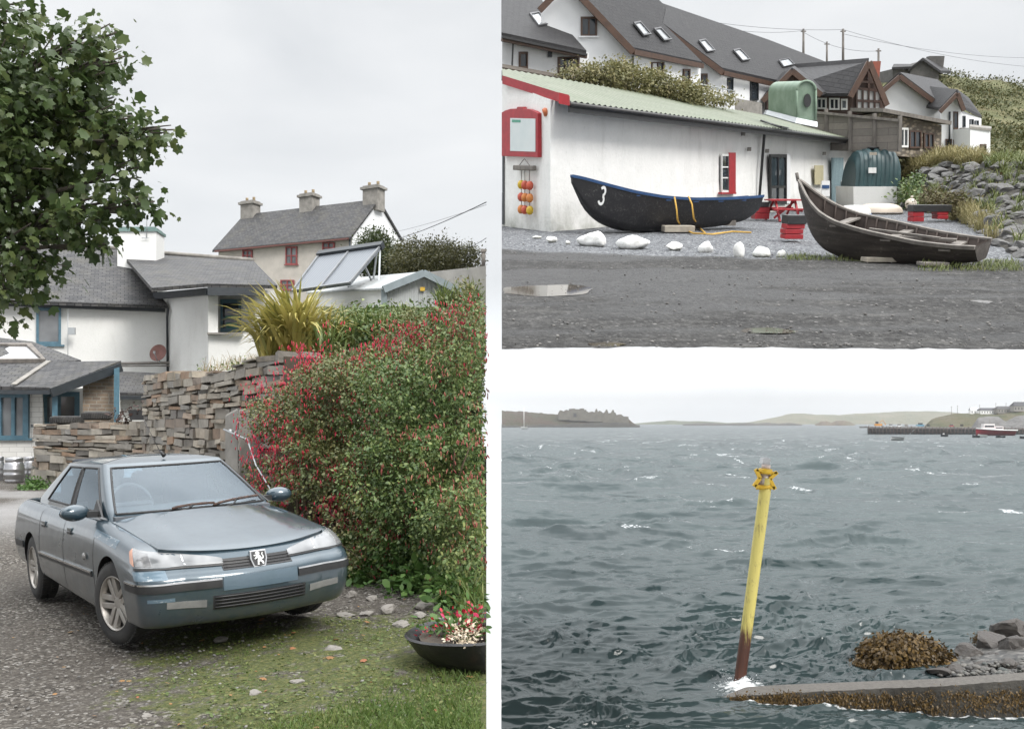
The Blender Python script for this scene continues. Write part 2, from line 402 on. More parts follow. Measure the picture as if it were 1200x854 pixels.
def m_planks(name, c1, c2, w=0.14, along='u', rough=0.8, gap=0.008, length=3.0):
    b = NB(name); br = b.n('TexBrick'); uv = b.co('UV', rot=(0, 0, 0) if along == 'u' else (0, 0, R(90)))
    br.offset = 0.37; br.inputs['Scale'].default_value = 1.0; br.inputs['Mortar Size'].default_value = gap
    br.inputs['Brick Width'].default_value = length; br.inputs['Row Height'].default_value = w
    br.inputs['Color1'].default_value = (*c1, 1); br.inputs['Color2'].default_value = (*c2, 1); br.inputs['Mortar'].default_value = tuple(x * .25 for x in c2) + (1,)
    b.l(uv, br.inputs[0]); g = b.noise(b.co('UV', (1, 1, 1) if along == 'u' else (1, 1, 1)), 6, 8, 0.7)
    b.base(b.mix(b.ramp(g, (0.4, 0.0), (0.8, 0.6)), br.outputs[0], tuple(x * .55 for x in c1))); b.set(Roughness=rough)
    b.bump(b.math('SUBTRACT', b.math('MULTIPLY', g, 0.3), br.outputs['Fac']), 0.4, 0.01); return b.m
M = {}
M['white_render'] = m_render('white_render'); M['clean_render'] = m_render('clean_render', (.74, .75, .76), (.5, .5, .48), 0.25, 0.15)
M['slate'] = m_slate('old_slate', mossy=0.4); M['slate_dark'] = m_slate('dark_slate', (.058, .058, .064), (.045, .045, .05), mossy=0.08)
M['glass'] = m_glass('window_glass'); M['glass_pale'] = m_glass('pale_window_glass', (.10, .105, .11))
M['blue_paint'] = basic('blue_paint', (.075, .16, .21), (.05, .11, .15), 6, 0.5)
M['dark_paint'] = basic('dark_paint', (.03, .036, .042), (.02, .024, .028), 4, 0.5)
M['black'] = basic('black_paint', (.018, .018, .02), (.03, .03, .03), 5, 0.45)
M['red_paint'] = basic('red_paint', (.36, .022, .03), (.26, .016, .022), 5, 0.5)
M['dull_red'] = basic('dull_red_paint', (.30, .07, .07), (.2, .05, .05), 5, 0.6)
M['white_paint'] = basic('white_paint', (.78, .78, .77), (.66, .66, .64), 5, 0.5)
M['brown_wood'] = basic('brown_wood', (.13, .065, .035), (.08, .04, .025), 6, 0.6, streak=True)
M['grey_wood'] = basic('grey_wood', (.21, .19, .17), (.11, .10, .09), 5, 0.85, 0.4, 25, streak=True)
M['pale_wood'] = basic('pale_wood', (.42, .38, .31), (.26, .23, .19), 5, 0.85, 0.4, 25)
M['concrete'] = basic('concrete', (.29, .275, .25), (.16, .15, .135), 2.5, 0.9, 0.4, 30, contrast=(.3, .7))
M['steel'] = basic('steel', (.55, .55, .56), (.4, .4, .42), 4, 0.3, 0.05, metal=0.9)
M['galv'] = basic('galvanised', (.42, .44, .45), (.34, .36, .37), 2, 0.45, 0.1, metal=0.5)
M['rubber'] = basic('tyre_rubber', (.022, .022, .023), (.045, .043, .04), 7, 0.85, 0.3, 60)
M['rope'] = basic('yellow_rope', (.55, .33, .06), (.4, .24, .05), 20, 0.8)
M['soil'] = basic('soil', (.07, .055, .04), (.04, .032, .025), 6, 0.95, 0.6, 20)
# ================================================================== where the car stands
PL = LANE
def set_local(o, L):
    o.matrix_world = PL.M @ L; LOCALS[o] = (PL, L)
CAR_L = Matrix.Translation((-1.906, 7.759, -0.003)) @ Matrix.Rotation(R(35.46), 4, 'Z') @ Matrix.Rotation(R(-1.32), 4, 'X') @ Matrix.Rotation(R(-2.33), 4, 'Y') @ Matrix.Diagonal((.955, 1, 1, 1))
def lane_z(x, y):
    """Height of the lane: level, with the slight cross fall the car stands on."""
    n = CAR_L.to_3x3() @ Vector((0, 0, 1)); p = CAR_L.translation
    z = p.z - (n.x * (x - p.x - .3) + n.y * (y - p.y - .9)) / n.z + CAR_L.to_3x3().col[1].z * 0.9
    d = math.hypot(x - p.x + .4, y - p.y - .9)
    w = 1 - min(1, max(0, (d - 3.0) / 4.5)); w = w * w * (3 - 2 * w)
    return z * w
# ================================================================== lane with houses, wall and fuchsia
PL = LANE
EDGE = (570 - CX) / F                       # the lane ends along this line of sight from the viewer
def plane_pt(px, py, pl, off=0.0):          # where a line of sight meets the plane of three points
    a, b, c = [Vector(p) for p in pl[:3]]; n = (b - a).cross(c - a).normalized(); r = PL.ray(px, py); o = Vector((0, 0, PL.eye))
    if n.dot(r) > 0: n = -n
    t = (a + n * off - o).dot(n) / r.dot(n); return o + r * t
def rect_on(pl, x0, y0, x1, y1, off=0.0):   # bl, br, tr, tl
    return [plane_pt(x, y, pl, off) for x, y in ((x0, y1), (x1, y1), (x1, y0), (x0, y0))]
def nrm_of(q):
    n = (q[1] - q[0]).cross(q[3] - q[0]).normalized()
    return n if n.dot(Vector((0, 0, PL.eye)) - q[0]) > 0 else -n
def window(parent, q, fm, gm, fw=0.07, proud=0.05, bars=(), sill=None, name='window', rails=()):
    """Frame with a pane set back in it; bars: fractions of the width, rails: of the height."""
    q = [Vector(p) for p in q]; n = nrm_of(q); m = MB(); lerp = lambda a, b, t: a + (b - a) * t
    c = sum(q, Vector()) / 4
    inn = [p + (Vector(c) - p).normalized() * fw * 1.41 for p in q]
    for i in range(4): m.hexa([q[i] - n * .02, q[(i + 1) % 4] - n * .02, inn[(i + 1) % 4] - n * .02, inn[i] - n * .02],
                              [q[i] + n * proud, q[(i + 1) % 4] + n * proud, inn[(i + 1) % 4] + n * proud, inn[i] + n * proud])
    for t in bars: m.bar(lerp(q[0], q[1], t) + n * proud * .45, lerp(q[3], q[2], t) + n * proud * .45, fw * .75, proud * .9, n)
    for t in rails: m.bar(lerp(q[0], q[3], t) + n * proud * .4, lerp(q[1], q[2], t) + n * proud * .4, fw * .75, proud * .8, n)
    w = m.build(name, fm, parent)
    p = MB(); p.slab([x + n * .006 for x in inn], -n * .004); p.build('pane', gm, w)
    if sill:
        s = MB(); e = (q[1] - q[0]).normalized() * fw; s.bar(q[0] - e + n * .05, q[1] + e + n * .05, .09, .07); s.build('sill', sill, w)
    return w
def ell(px, py, d, rx, ry, rd): return (tuple(P(px, py, d)), (rx / F * d, rd, ry / F * d))
def sstep(x, a, b):
    t = np.clip((x - a) / (b - a), 0, 1); return t * t * (3 - 2 * t)
def vnoise(x, y, s, seed=0):
    """Smooth value noise."""
    r = np.random.default_rng(seed).random((64, 64)); x = np.asarray(x) * s; y = np.asarray(y) * s
    xi, yi = np.floor(x).astype(int), np.floor(y).astype(int); fx, fy = x - xi, y - yi; fx = fx * fx * (3 - 2 * fx); fy = fy * fy * (3 - 2 * fy)
    g = lambda i, j: r[(xi + i) % 64, (yi + j) % 64]
    return (g(0, 0) * (1 - fx) + g(1, 0) * fx) * (1 - fy) + (g(0, 1) * (1 - fx) + g(1, 1) * fx) * fy
def fbm(x, y, s, o=4, seed=0): return sum(vnoise(x, y, s * 2 ** k, seed + k) * .5 ** k for k in range(o)) / sum(.5 ** k for k in range(o))

# ------------------------------------------------------------------ the lane
def bank_front(r): return np.interp(r, [-.30, -.21, -.116, -.045, .036], [40, 15, 12.2, 10.6, 9.2])
def grass_amt(x, y):
    """How green the lane is: the verge at the near right and under the hedge."""
    n = fbm(x, y, 1.3, 4, 3); n2 = fbm(x, y, 4.0, 3, 9)
    a = sstep(x + .32 * (y - 5.0) + (n - .5) * 2.0 * .6, -2.5, -.9) * (1 - sstep(y, 7.4, 9.2)) * .66
    b = sstep(x + (5.6 - y) * .9 + (n - .5) * .9, -1.05, -.5) * (1 - sstep(y, 5.35, 5.8)) * .9
    c = sstep(x - (-2.9 + 0 * y), .1, -.6) * (1 - sstep(y, 5.6, 6.6)) * .6 * sstep(n, .45, .6)
    e = sstep(y - bank_front(x / np.maximum(y, 1)), -1.3, .1) * sstep(x, -3.2, -2.0)
    return np.clip(np.maximum(np.maximum(a, b), np.maximum(c, e)) + (n2 - .5) * .35, 0, 1)
def lane_ground():
    ys = np.concatenate([np.linspace(-7, 4.2, 8), 4.2 + (np.linspace(0, 1, 190)[1:] ** 1.9) * 60]); nx = 150; V = []; t = np.linspace(0, 1, nx)
    for y in ys:
        xr = EDGE * max(y, 0); xl = -.62 * max(y, 3) - 8; u = 1 - (1 - t) ** 1.0
        V.append(np.stack([xl + (xr - xl) * u, np.full(nx, y), np.zeros(nx)], 1))
    V = np.array(V).reshape(-1, 3)
    V[:, 2] = [lane_z(x, y) for x, y, _ in V]
    V[:, 2] += ((fbm(V[:, 0], V[:, 1], .9, 5, 1) - .5) * .06 + (fbm(V[:, 0], V[:, 1], 7, 3, 5) - .5) * .022) * sstep(V[:, 1], 2, 5)
    ny = len(ys); i = np.arange(ny - 1)[:, None] * nx + np.arange(nx - 1)[None]; i = i.ravel(); Fc = np.stack([i, i + 1, i + nx + 1, i + nx], 1)
    b = NB('gravel_lane'); co = b.co('Object')
    at = b.n('Attribute', attribute_name='green'); v1 = b.n('TexVoronoi'); v1.inputs['Scale'].default_value = 48; b.l(co, v1.inputs[0])
    v2 = b.n('TexVoronoi'); v2.inputs['Scale'].default_value = 17; b.l(co, v2.inputs[0])
    rnd = b.n('SeparateColor'); b.l(v1.outputs['Color'], rnd.inputs[0]); rnd2 = b.n('SeparateColor'); b.l(v2.outputs['Color'], rnd2.inputs[0])
    c = b.ramp(rnd.outputs[0], (0.0, (.026, .023, .020)), (.5, (.066, .058, .049)), (.85, (.125, .113, .098)), (1.0, (.30, .285, .26)))
    big = b.math('MULTIPLY', b.ramp(rnd2.outputs[1], (.86, 0), (.90, 1)), b.ramp(v2.outputs['Distance'], (.28, 1), (.38, 0)))
    c = b.mix(big, c, b.ramp(rnd2.outputs[2], (0, (.12, .11, .10)), (1, (.30, .28, .26))))
    n1 = b.noise(co, 1.1, 7, .6); c = b.mix(b.math('MULTIPLY', b.ramp(n1, (.40, 0), (.66, 1)), .7), c, (.075, .066, .057))
    n2 = b.noise(co, .35, 5, .6)
    f = b.n('Attribute', attribute_name='pale'); c = b.mix(b.math('MULTIPLY', f.outputs['Fac'], b.ramp(n2, (.3, .55), (.7, 1))), c, (.28, .275, .27))
    gn = b.noise(co, 26, 6, .7); grn = b.ramp(gn, (.3, (.025, .034, .010)), (.5, (.065, .078, .022)), (.62, (.115, .112, .038)), (.78, (.17, .145, .07)))
    am = b.math('ADD', at.outputs['Fac'], b.math('MULTIPLY', b.math('SUBTRACT', b.noise(co, 5, 9, .75), .5), 2.0))
    c = b.mix(b.math('MULTIPLY', b.ramp(am, (.38, 0), (.62, 1)), .9), c, grn)
    b.base(c); b.set(Roughness=.93, Specular_IOR_Level=.25)
    h = b.math('ADD', b.math('MULTIPLY', b.ramp(v1.outputs['Distance'], (0, 1), (.6, 0)), .5), b.math('ADD', b.math('MULTIPLY', big, .9), b.math('MULTIPLY', gn, .5)))
    b.bump(h, .9, .02)
    o = raw_mesh('ground', V, Fc, b.m, origin=(0, 0, 0), smooth=True); tag(o, kind='structure')
    a = o.data.attributes.new('green', 'FLOAT', 'POINT'); a.data.foreach_set('value', grass_amt(V[:, 0], V[:, 1]).astype(np.float32))
    a = o.data.attributes.new('pale', 'FLOAT', 'POINT'); a.data.foreach_set('value', (sstep(V[:, 1], 12.5, 17) * (1 - sstep(V[:, 1], 24, 25.5)) * sstep(fbm(V[:, 0], V[:, 1], .5, 3, 2), .3, .6) * .9).astype(np.float32))
    return V
lane_ground()
def bank():
    rs = np.linspace(-.60, EDGE - .005, 70); ys = np.concatenate([np.linspace(8.6, 24, 50), np.linspace(25, 100, 45)]); V = []
    for y in ys:
        for r in rs:
            x = r * y; px = CX + r * F
            z = 2.15 * sstep(y, bank_front(r), bank_front(r) + 2.2) if r > -.215 else 0.0
            far = np.interp(y, [20, 30, 45, 60, 78, 100], [0, 1.6, 4.2, 6.6, 8.7, 12])
            lft = sstep(px, 150, 330)
            z2 = far * lft + (1 - lft) * np.interp(y, [50, 78, 100], [0, 8.7, 12])
            if px > 200 and y > 21.5: z2 = max(z2, 2.2 * sstep(px, 200, 240))
            z = max(z, z2 if r < -.2 else z + z2); z = z - .12 - .9 * (1 - sstep(z, .0, .5))
            V.append((x, y, z + (vnoise(x, y, 1.7, 8) - .5) * .15))
    nx = len(rs); i = (np.arange(len(ys) - 1)[:, None] * nx + np.arange(nx - 1)[None]).ravel()
    b = NB('bank_earth'); co = b.co('Object'); n = b.noise(co, 3, 8, .65)
    b.base(b.ramp(n, (.3, (.03, .028, .018)), (.55, (.055, .065, .022)), (.75, (.10, .105, .035)))); b.set(Roughness=.95); b.bump(b.noise(co, 12, 6, .7), .8, .05)
    tag(raw_mesh('garden_bank', np.array(V), np.stack([i, i + 1, i + nx + 1, i + nx], 1), b.m, smooth=True), kind='structure')
bank()

# ------------------------------------------------------------------ dry stone walls
STONE = m_islands('wall_stone', [(.22, .205, .18), (.34, .30, .24), (.14, .13, .12), (.28, .235, .175), (.20, .19, .175), (.38, .34, .28), (.26, .17, .11), (.165, .155, .14), (.26, .235, .20)], bump=.7, bscale=9, bdist=.03)
def stone_wall(name, p0, p1, z0, ztop, th, label, seed, hmin=.06, hmax=.21, ends=True, group=None, mat=None, lmin=.22, lmax=.8):
    """Courses of irregular stones along p0-p1; ztop: heights along the length."""
    r = random.Random(seed); p0, p1 = Vector(p0), Vector(p1); L = (p1 - p0).length; e = (p1 - p0) / L; n = Vector((e.y, -e.x, 0)).normalized()
    if n.dot(-p0) < 0: n = -n
    top = lambda s: np.interp(s / L, np.linspace(0, 1, len(ztop)), ztop)
    m = MB(); zmax = max(ztop); z = z0
    def stone(s0, s1, za, zb, f0, f1):
        j = lambda a=.025: r.uniform(-a, a)
        tl = j(.026)
        def pt(s, f, zz): return p0 + e * (s + j(.018)) + n * (f + j(.012)) + Vector((0, 0, zz - p0.z + j(.018) + tl * (s - s0) / max(.2, s1 - s0)))
        pr = r.uniform(0, .08)
        m.hexa([pt(s0, f0, za), pt(s1, f0, za), pt(s1, f1 + pr, za), pt(s0, f1 + pr, za)], [pt(s0, f0, zb), pt(s1, f0, zb), pt(s1, f1 + pr * .92, zb), pt(s0, f1 + pr * .92, zb)])
    while z < zmax - .03:
        h = r.uniform(hmin, hmax) * (1.7 if r.random() < .15 else 1); s = -r.uniform(0, .5)
        while s < L:
            l = r.uniform(lmin, lmax) * (1.3 if h < .12 else 1); s1 = min(L, s + l)
            t = top((max(s, 0) + s1) / 2) + r.uniform(-.05, .05)
            if z < t:
                zb = min(z + h, t + .03)
                if zb - z > .035:
                    if h > .15 and r.random() < .3 and s1 - s > .2:      # two thin stones instead of one
                        zm = z + (zb - z) * r.uniform(.35, .65); stone(max(s, 0), s1 - .012, z + .006, zm - .005, 0, th / 2); stone(max(s, 0), s1 - .012, zm + .005, zb, 0, th / 2)
                    else: stone(max(s, 0), s1 - .016, z + .008, zb - .008, 0, th / 2)
                    stone(max(s, 0), s1 - .012, z + .006, zb - .006, -th / 2, -.02)
            s = s1
        z += h
    m.mi = 1
    k = 8
    for i in range(k):
        a, b_ = L * i / k, L * (i + 1) / k; f = lambda s, q, zz: p0 + e * s + n * q + Vector((0, 0, zz - p0.z))
        m.hexa([f(a, -th / 2 + .06, z0), f(b_, -th / 2 + .06, z0), f(b_, th / 2 - .06, z0), f(a, th / 2 - .06, z0)], [f(a, -th / 2 + .06, top(a) - .1), f(b_, -th / 2 + .06, top(b_) - .1), f(b_, th / 2 - .06, top(b_) - .1), f(a, th / 2 - .06, top(a) - .1)])
    o = m.build(name, [mat or STONE, M['soil']], bevel=.026); return tag(o, label, 'wall', group)
def fl(px, d, z=0.0): v = P(px, 494, d); v.z = z; return v
stone_wall('dry_stone_wall', fl(54, 25.0), fl(200, 21.3), 0, [1.52, 1.58, 1.64], .6, 'low dry stone wall with tyres on top behind the parked car', 4)
stone_wall('dry_stone_wall', fl(186, 21.2), fl(352, 13.6), 0, [2.60, 2.64, 2.5, 2.45, 2.68], .6, 'taller dry stone wall with grass on top, right of the satellite dish', 9, .06, .2, lmin=.24, lmax=.85)
def gate_post():
    t = thing('gate_post', 'broad weathered concrete gate post between stone wall and fuchsia', 'gate post', fl(286, 14.3))
    m = MB(); d = 14.2; m.hexa([fl(264, d), fl(279, d - .35), fl(279, d + .1), fl(266, d + .3)], [P(264, 486, d), P(279, 478, d - .35), P(279, 478, d + .1), P(266, 486, d + .3)])
    m.hexa([fl(280, d - .45), fl(307, d - .1), fl(309, d + .2), fl(281, d + .1)], [P(280, 479, d - .45), P(307, 482, d - .1), P(309, 482, d + .2), P(281, 479, d + .1)])
    m.build('pillar', M['concrete'], t, bevel=.03)
    m = MB(); c = P(271, 505, d - .3); m.tube([c, c + Vector((.0, -.08, 0))], .03, 10); m.tube([c + Vector((0, -.07, 0)), c + Vector((.05, -.09, -.05)), c + Vector((.10, -.08, .01))], .012, 6); m.build('hook', M['galv'], t)
gate_post()
m = MB(); m.hexa([fl(42, 25.6), fl(53, 25.2), fl(54, 25.6), fl(43, 26)], [P(42, 500, 25.6), P(53, 500, 25.2), P(54, 500, 25.6), P(43, 500, 26)])
t = thing('wall_post', 'pale timber post with a dark cap at the end of the low stone wall', 'post', fl(48, 25.5)); m.build('post', M['concrete'], t, bevel=.02)
m = MB(); a = P(48, 499, 25.5); m.box(a, (.36, .42, .07)); m.build('cap', M['dark_paint'], t)
def tyre(px0, px1, py0, py1, d, label):
    c = P((px0 + px1) / 2, (py0 + py1) / 2, d); r = (px1 - px0) / 2 / F * d; h = (py1 - py0) / F * d * .8
    m = MB(); m.lathe([(r * .55, -h / 2), (r * .8, -h / 2), (r * .97, -h * .38), (r, -h * .1), (r, h * .1), (r * .97, h * .38), (r * .8, h / 2), (r * .55, h / 2), (r * .5, h * .3), (r * .5, -h * .3), (r * .55, -h / 2)], 32, None, False)
    for k in range(40):
        a = 2 * math.pi * k / 40; m.box((r * math.cos(a), r * math.sin(a), 0), (.03, .025, h * .6), a)
    m.v = [tuple(Vector(v) + c) for v in m.v]
    tag(m.build('tyre', M['rubber']), label, 'tyre', 'old tyres on the stone wall')
tyre(60, 97, 486, 498, 24.4, 'old black tyre lying flat on the low wall, left of two'); tyre(97, 130, 481, 493.5, 23.4, 'old black tyre lying on the low wall, right of two')
def basket():
    t = thing('crate', 'dark crate of dead plants on the low stone wall', 'crate', P(166, 492, 22.2))
    m = MB(); q = lambda x, y, d=22.2: P(x, y, d)
    m.hexa([q(152, 492), q(182, 492), q(182, 492, 22.8), q(152, 492, 22.8)], [q(150, 480), q(183, 480), q(183, 480, 22.9), q(150, 480, 22.9)]); m.build('crate_box', M['black'], t)
    pts, od = clumps([ell(168, 480, 22.4, 17, 7, .3), ell(145, 485, 22.5, 9, 6, .2)], 26, 14, .1); V, Fc = spray(pts, od, .08)
    raw_mesh('dead_plant', V, Fc, leafy('dead_leaves', (.035, .02, .018), (.06, .035, .03), (.09, .06, .045), .8, .1), t)
basket()
def keg(px0, px1, py0, py1, d, label):
    c = P((px0 + px1) / 2, py1, d); r = (px1 - px0) / 2 / F * d; h = (py1 - py0) / F * d
    t = thing('beer_keg', label, 'keg', c, 0, 'steel kegs by the porch')
    m = MB(); pr = [(.86, 0), (.9, .02), (.9, .1), (.86, .14), (1, .2), (1, .27), (1.04, .30), (1.04, .34), (1, .37), (1, .48), (1.04, .51), (1.04, .55), (1, .58), (1, .68), (.86, .80), (.82, .84), (.4, .87), (.05, .88)]
    m.lathe([(a * r, z * h) for a, z in pr], 28); m.build('barrel', M['steel'], t, own=True)
    m = MB(); m.lathe([(r * .84, h * .82), (r * .9, h * .86), (r * .9, h * .98), (r * .86, h), (r * .82, h * .98), (r * .82, h * .84)], 28, None, False); m.build('rim', M['steel'], t, own=True)
    m = MB(); m.lathe([(.05, h * .86), (.05, h * .93), (.01, h * .94)], 12); m.build('valve', M['black'], t, own=True)
keg(5.5, 28, 536, 565, 26.2, 'steel beer keg in front, at the centre of the three'); keg(28, 42, 535, 563, 26.9, 'steel beer keg nearest the wall post'); keg(-9, 5, 535, 563, 26.9, 'steel beer keg cut off by the left edge')

# ------------------------------------------------------------------ white slate roofed house
def house():
    h = thing('white_house', 'long white rendered house with slate roof and a broad white chimney', 'house', fl(150, 42))
    A, B = fl(-60, 37.2), fl(196, 40.0); eL, eR = P(-60, 350, 37.2), P(196, 360, 40.0)
    m = MB(); bk = Vector((0, 8, 0)); m.hexa([A, B, B + bk, A + bk], [eL, eR, eR + bk, eL + bk])
    gr = P(143, 295, 44.2); gl = P(-60, 289, 41.5)
    m.slab([eR + Vector((-.02, .1, 0)), eR + bk + Vector((-.02, 0, 0)), gr + Vector((0, 0, -.1))], (-.3, 0, 0))
    # projecting wing: side wall, front wall below the porch opening, back wall of the porch
    s0, s1, s2 = fl(196, 39.9), fl(244, 36.4), fl(308, 36.8)
    m.hexa([s0, s1, s1 + Vector((.3, .3, 0)), s0 + Vector((.3, .3, 0))], [P(196, 344, 39.9), P(244, 344, 36.4), P(244, 344, 36.4) + Vector((.3, .3, 0)), P(196, 344, 39.9) + Vector((.3, .3, 0))])
    m.hexa([s1 + Vector((.02, 0, 0)), s2, s2 + Vector((0, .3, 0)), s1 + Vector((.02, .3, 0))], [P(244.5, 390, 36.4), P(308, 390, 36.8), P(308, 390, 36.8) + Vector((0, .3, 0)), P(244.5, 390, 36.4) + Vector((.0, .3, 0))])
    w0, w1 = P(240, 392, 37.9), P(330, 392, 38.3); m.hexa([w0, w1, w1 + Vector((0, .3, 0)), w0 + Vector((0, .3, 0))], [P(240, 340, 37.9), P(330, 340, 38.3), P(330, 340, 38.3) + Vector((0, .3, 0)), P(240, 340, 37.9) + Vector((0, .3, 0))])
    m.hexa([P(299, 390, 36.75), P(308, 390, 36.8), P(308, 390, 38), P(299, 390, 38)], [P(299, 344, 36.75), P(308, 344, 36.8), P(308, 344, 38), P(299, 344, 38)])
    m.build('wall', M['white_render'], h)
    m = MB(); m.slab([P(-60, 354, 36.7), P(197, 361.5, 39.5), gr, gl], (0, 0, .14))
    m.slab([gl + Vector((0, .02, 0)), gr + Vector((0, .02, 0)), gr + Vector((0, 5, -3.6)), gl + Vector((0, 5, -3.6))], (0, 0, .14))
    m.build('roof', M['slate'], h)
    m = MB(); wr = (P(243.5, 336.5, 35.9), P(325, 338.5, 36.3), P(297, 309, 44)); m.slab([plane_pt(178, 342, wr), wr[0], wr[1], wr[2], plane_pt(140, 297.5, wr)], (0, 0, .14)); m.build('wing_roof', M['slate'], h)
    m = MB()
    for a, b_ in ((eL + Vector((0, -.3, -.12)), eR + Vector((0, -.3, -.12))),): m.bar(a, b_, .18, .22)
    m.bar(P(181, 347, 40.1), P(243.5, 341.5, 35.9), .14, .27); m.bar(P(243.2, 341.5, 35.8), P(310, 342.5, 36.3), .14, .30); m.build('fascia', M['dark_paint'], h)
    m = MB(); m.tube([gl + Vector((0, 0, .16)), gr + Vector((0, 0, .16))], .1, 8); m.tube([P(146, 297, 45) + Vector((0, 0, .16)), P(297, 309, 44) + Vector((0, 0, .16))], .1, 8); m.build('ridge', M['concrete'], h)
    c0 = P(137, 318, 42.4); c1 = P(183, 322, 42.9); m = MB(); dp = Vector((0, 1.2, 0))
    m.hexa([P(137.5, 330, 42.3), P(183, 335, 42.3), P(183, 335, 42.3) + dp, P(137.5, 330, 42.3) + dp], [P(137.5, 271, 42.3), P(183, 271, 42.3), P(183, 271, 42.3) + dp, P(137.5, 271, 42.3) + dp]); ch = m.build('chimney', M['white_render'], h)
    m = MB(); a = P(160, 270, 42.3) + Vector((0, .6, 0)); m.box(a, (1.85, 1.35, .12)); m.box(a + Vector((0, 0, .12)), (1.6, 1.1, .10)); m.build('chimney_cap', basic('green_flashing', (.16, .24, .22), (.10, .15, .14), 3, .7), ch)
    m = MB(); a = P(172, 279, 42.2); m.tube([a, P(172, 240, 42.2)], .018, 6); m.tube([P(166, 279, 42.2), P(175, 279, 42.2)], .015, 5); m.build('aerial', M['galv'], ch)
    wpl = (A, B, eL)
    window(h, rect_on(wpl, 42.6, 359.5, 71.6, 405, .02), M['blue_paint'], M['glass_pale'], .13, .09, sill=M['blue_paint'])
    wp = (w0, w1, P(240, 340, 37.9)); wd = window(h, rect_on(wp, 258.5, 351, 282.5, 389, .02), M['blue_paint'], M['glass'], .12, .08, rails=(.42,))
    m = MB(); m.slab(rect_on(wp, 264, 370, 279, 373, .06), (0, -.03, 0)); m.slab(rect_on(wp, 265, 378, 278, 388, .04), (0, -.03, 0)); m.build('letter_shelf', basic('green_trim', (.03, .20, .16), (.02, .14, .11), 4, .5), wd)
    m = MB(); m.bar(P(243, 391, 36.25), P(285, 391, 36.45), .25, .07); m.build('sill', M['concrete'], h)
    m = MB(); m.tube([P(197, 361, 39.4), P(196, 372, 39.6), P(196.5, 438, 39.7)], .05, 8); m.build('downpipe', M['dark_paint'], h)
    m = MB(); m.tube([P(141, 426, 38.9), P(199, 425, 39.4)], .06, 8); m.tube([P(141, 429, 38.9), P(199, 428.5, 39.4)], .03, 8); m.build('service_pipe', M['concrete'], h)
    m = MB(); a = P(84, 388, 38.3); m.box(a, (.28, .12, .28)); m.tube([a + Vector((-.15, 0, .9)), a + Vector((-.15, 0, -1.6))], .015, 5); m.build('wall_lamp', M['galv'], h)
house()
def dish():
    t = thing('satellite_dish', 'rusty red satellite dish on the white house wall', 'satellite dish', P(186, 424, 38.9))
    T = Matrix.Translation(P(186, 414, 38.6)) @ Matrix.Rotation(R(72), 4, 'X') @ Matrix.Rotation(R(-10), 4, 'Y')
    m = MB(); m.lathe([(.001, .0), (.2, .018), (.34, .06), (.36, .075), (.34, .07), (.2, .03), (.001, .012)], 26, T, False); m.build('reflector', basic('rust_red', (.20, .085, .07), (.13, .06, .05), 5, .7), t)
    m = MB(); m.tube([T @ Vector((0, -.34, .05)), T @ Vector((0, -.12, .36))], .018, 6); m.box(T @ Vector((0, -.10, .36)), (.08, .08, .1)); m.tube([T @ Vector((0, 0, 0)), P(187, 424, 39.2)], .03, 6); m.build('feed_arm', M['galv'], t)
dish()
def shed_roof():
    t = thing('lean_to', 'small white lean-to with a slate roof behind the stone wall', 'lean-to', fl(160, 35))
    m = MB(); m.slab([P(120, 463, 33.6), P(205, 464, 33.8), P(205, 441, 36.6), P(120, 437, 36.4)], (0, 0, .1)); m.build('roof', M['slate'], t)
    m = MB(); a, b_ = fl(122, 34.1), fl(203, 34.2); m.hexa([a, b_, b_ + Vector((0, 2.4, 0)), a + Vector((0, 2.4, 0))], [P(122, 465, 34.1), P(203, 466, 34.2), P(203, 465, 36), P(122, 465, 36)]); m.build('wall', M['white_render'], t)
    m = MB(); m.bar(P(120, 465.5, 33.55), P(205, 466.5, 33.75), .1, .14); m.build('gutter', M['dark_paint'], t)
shed_roof()
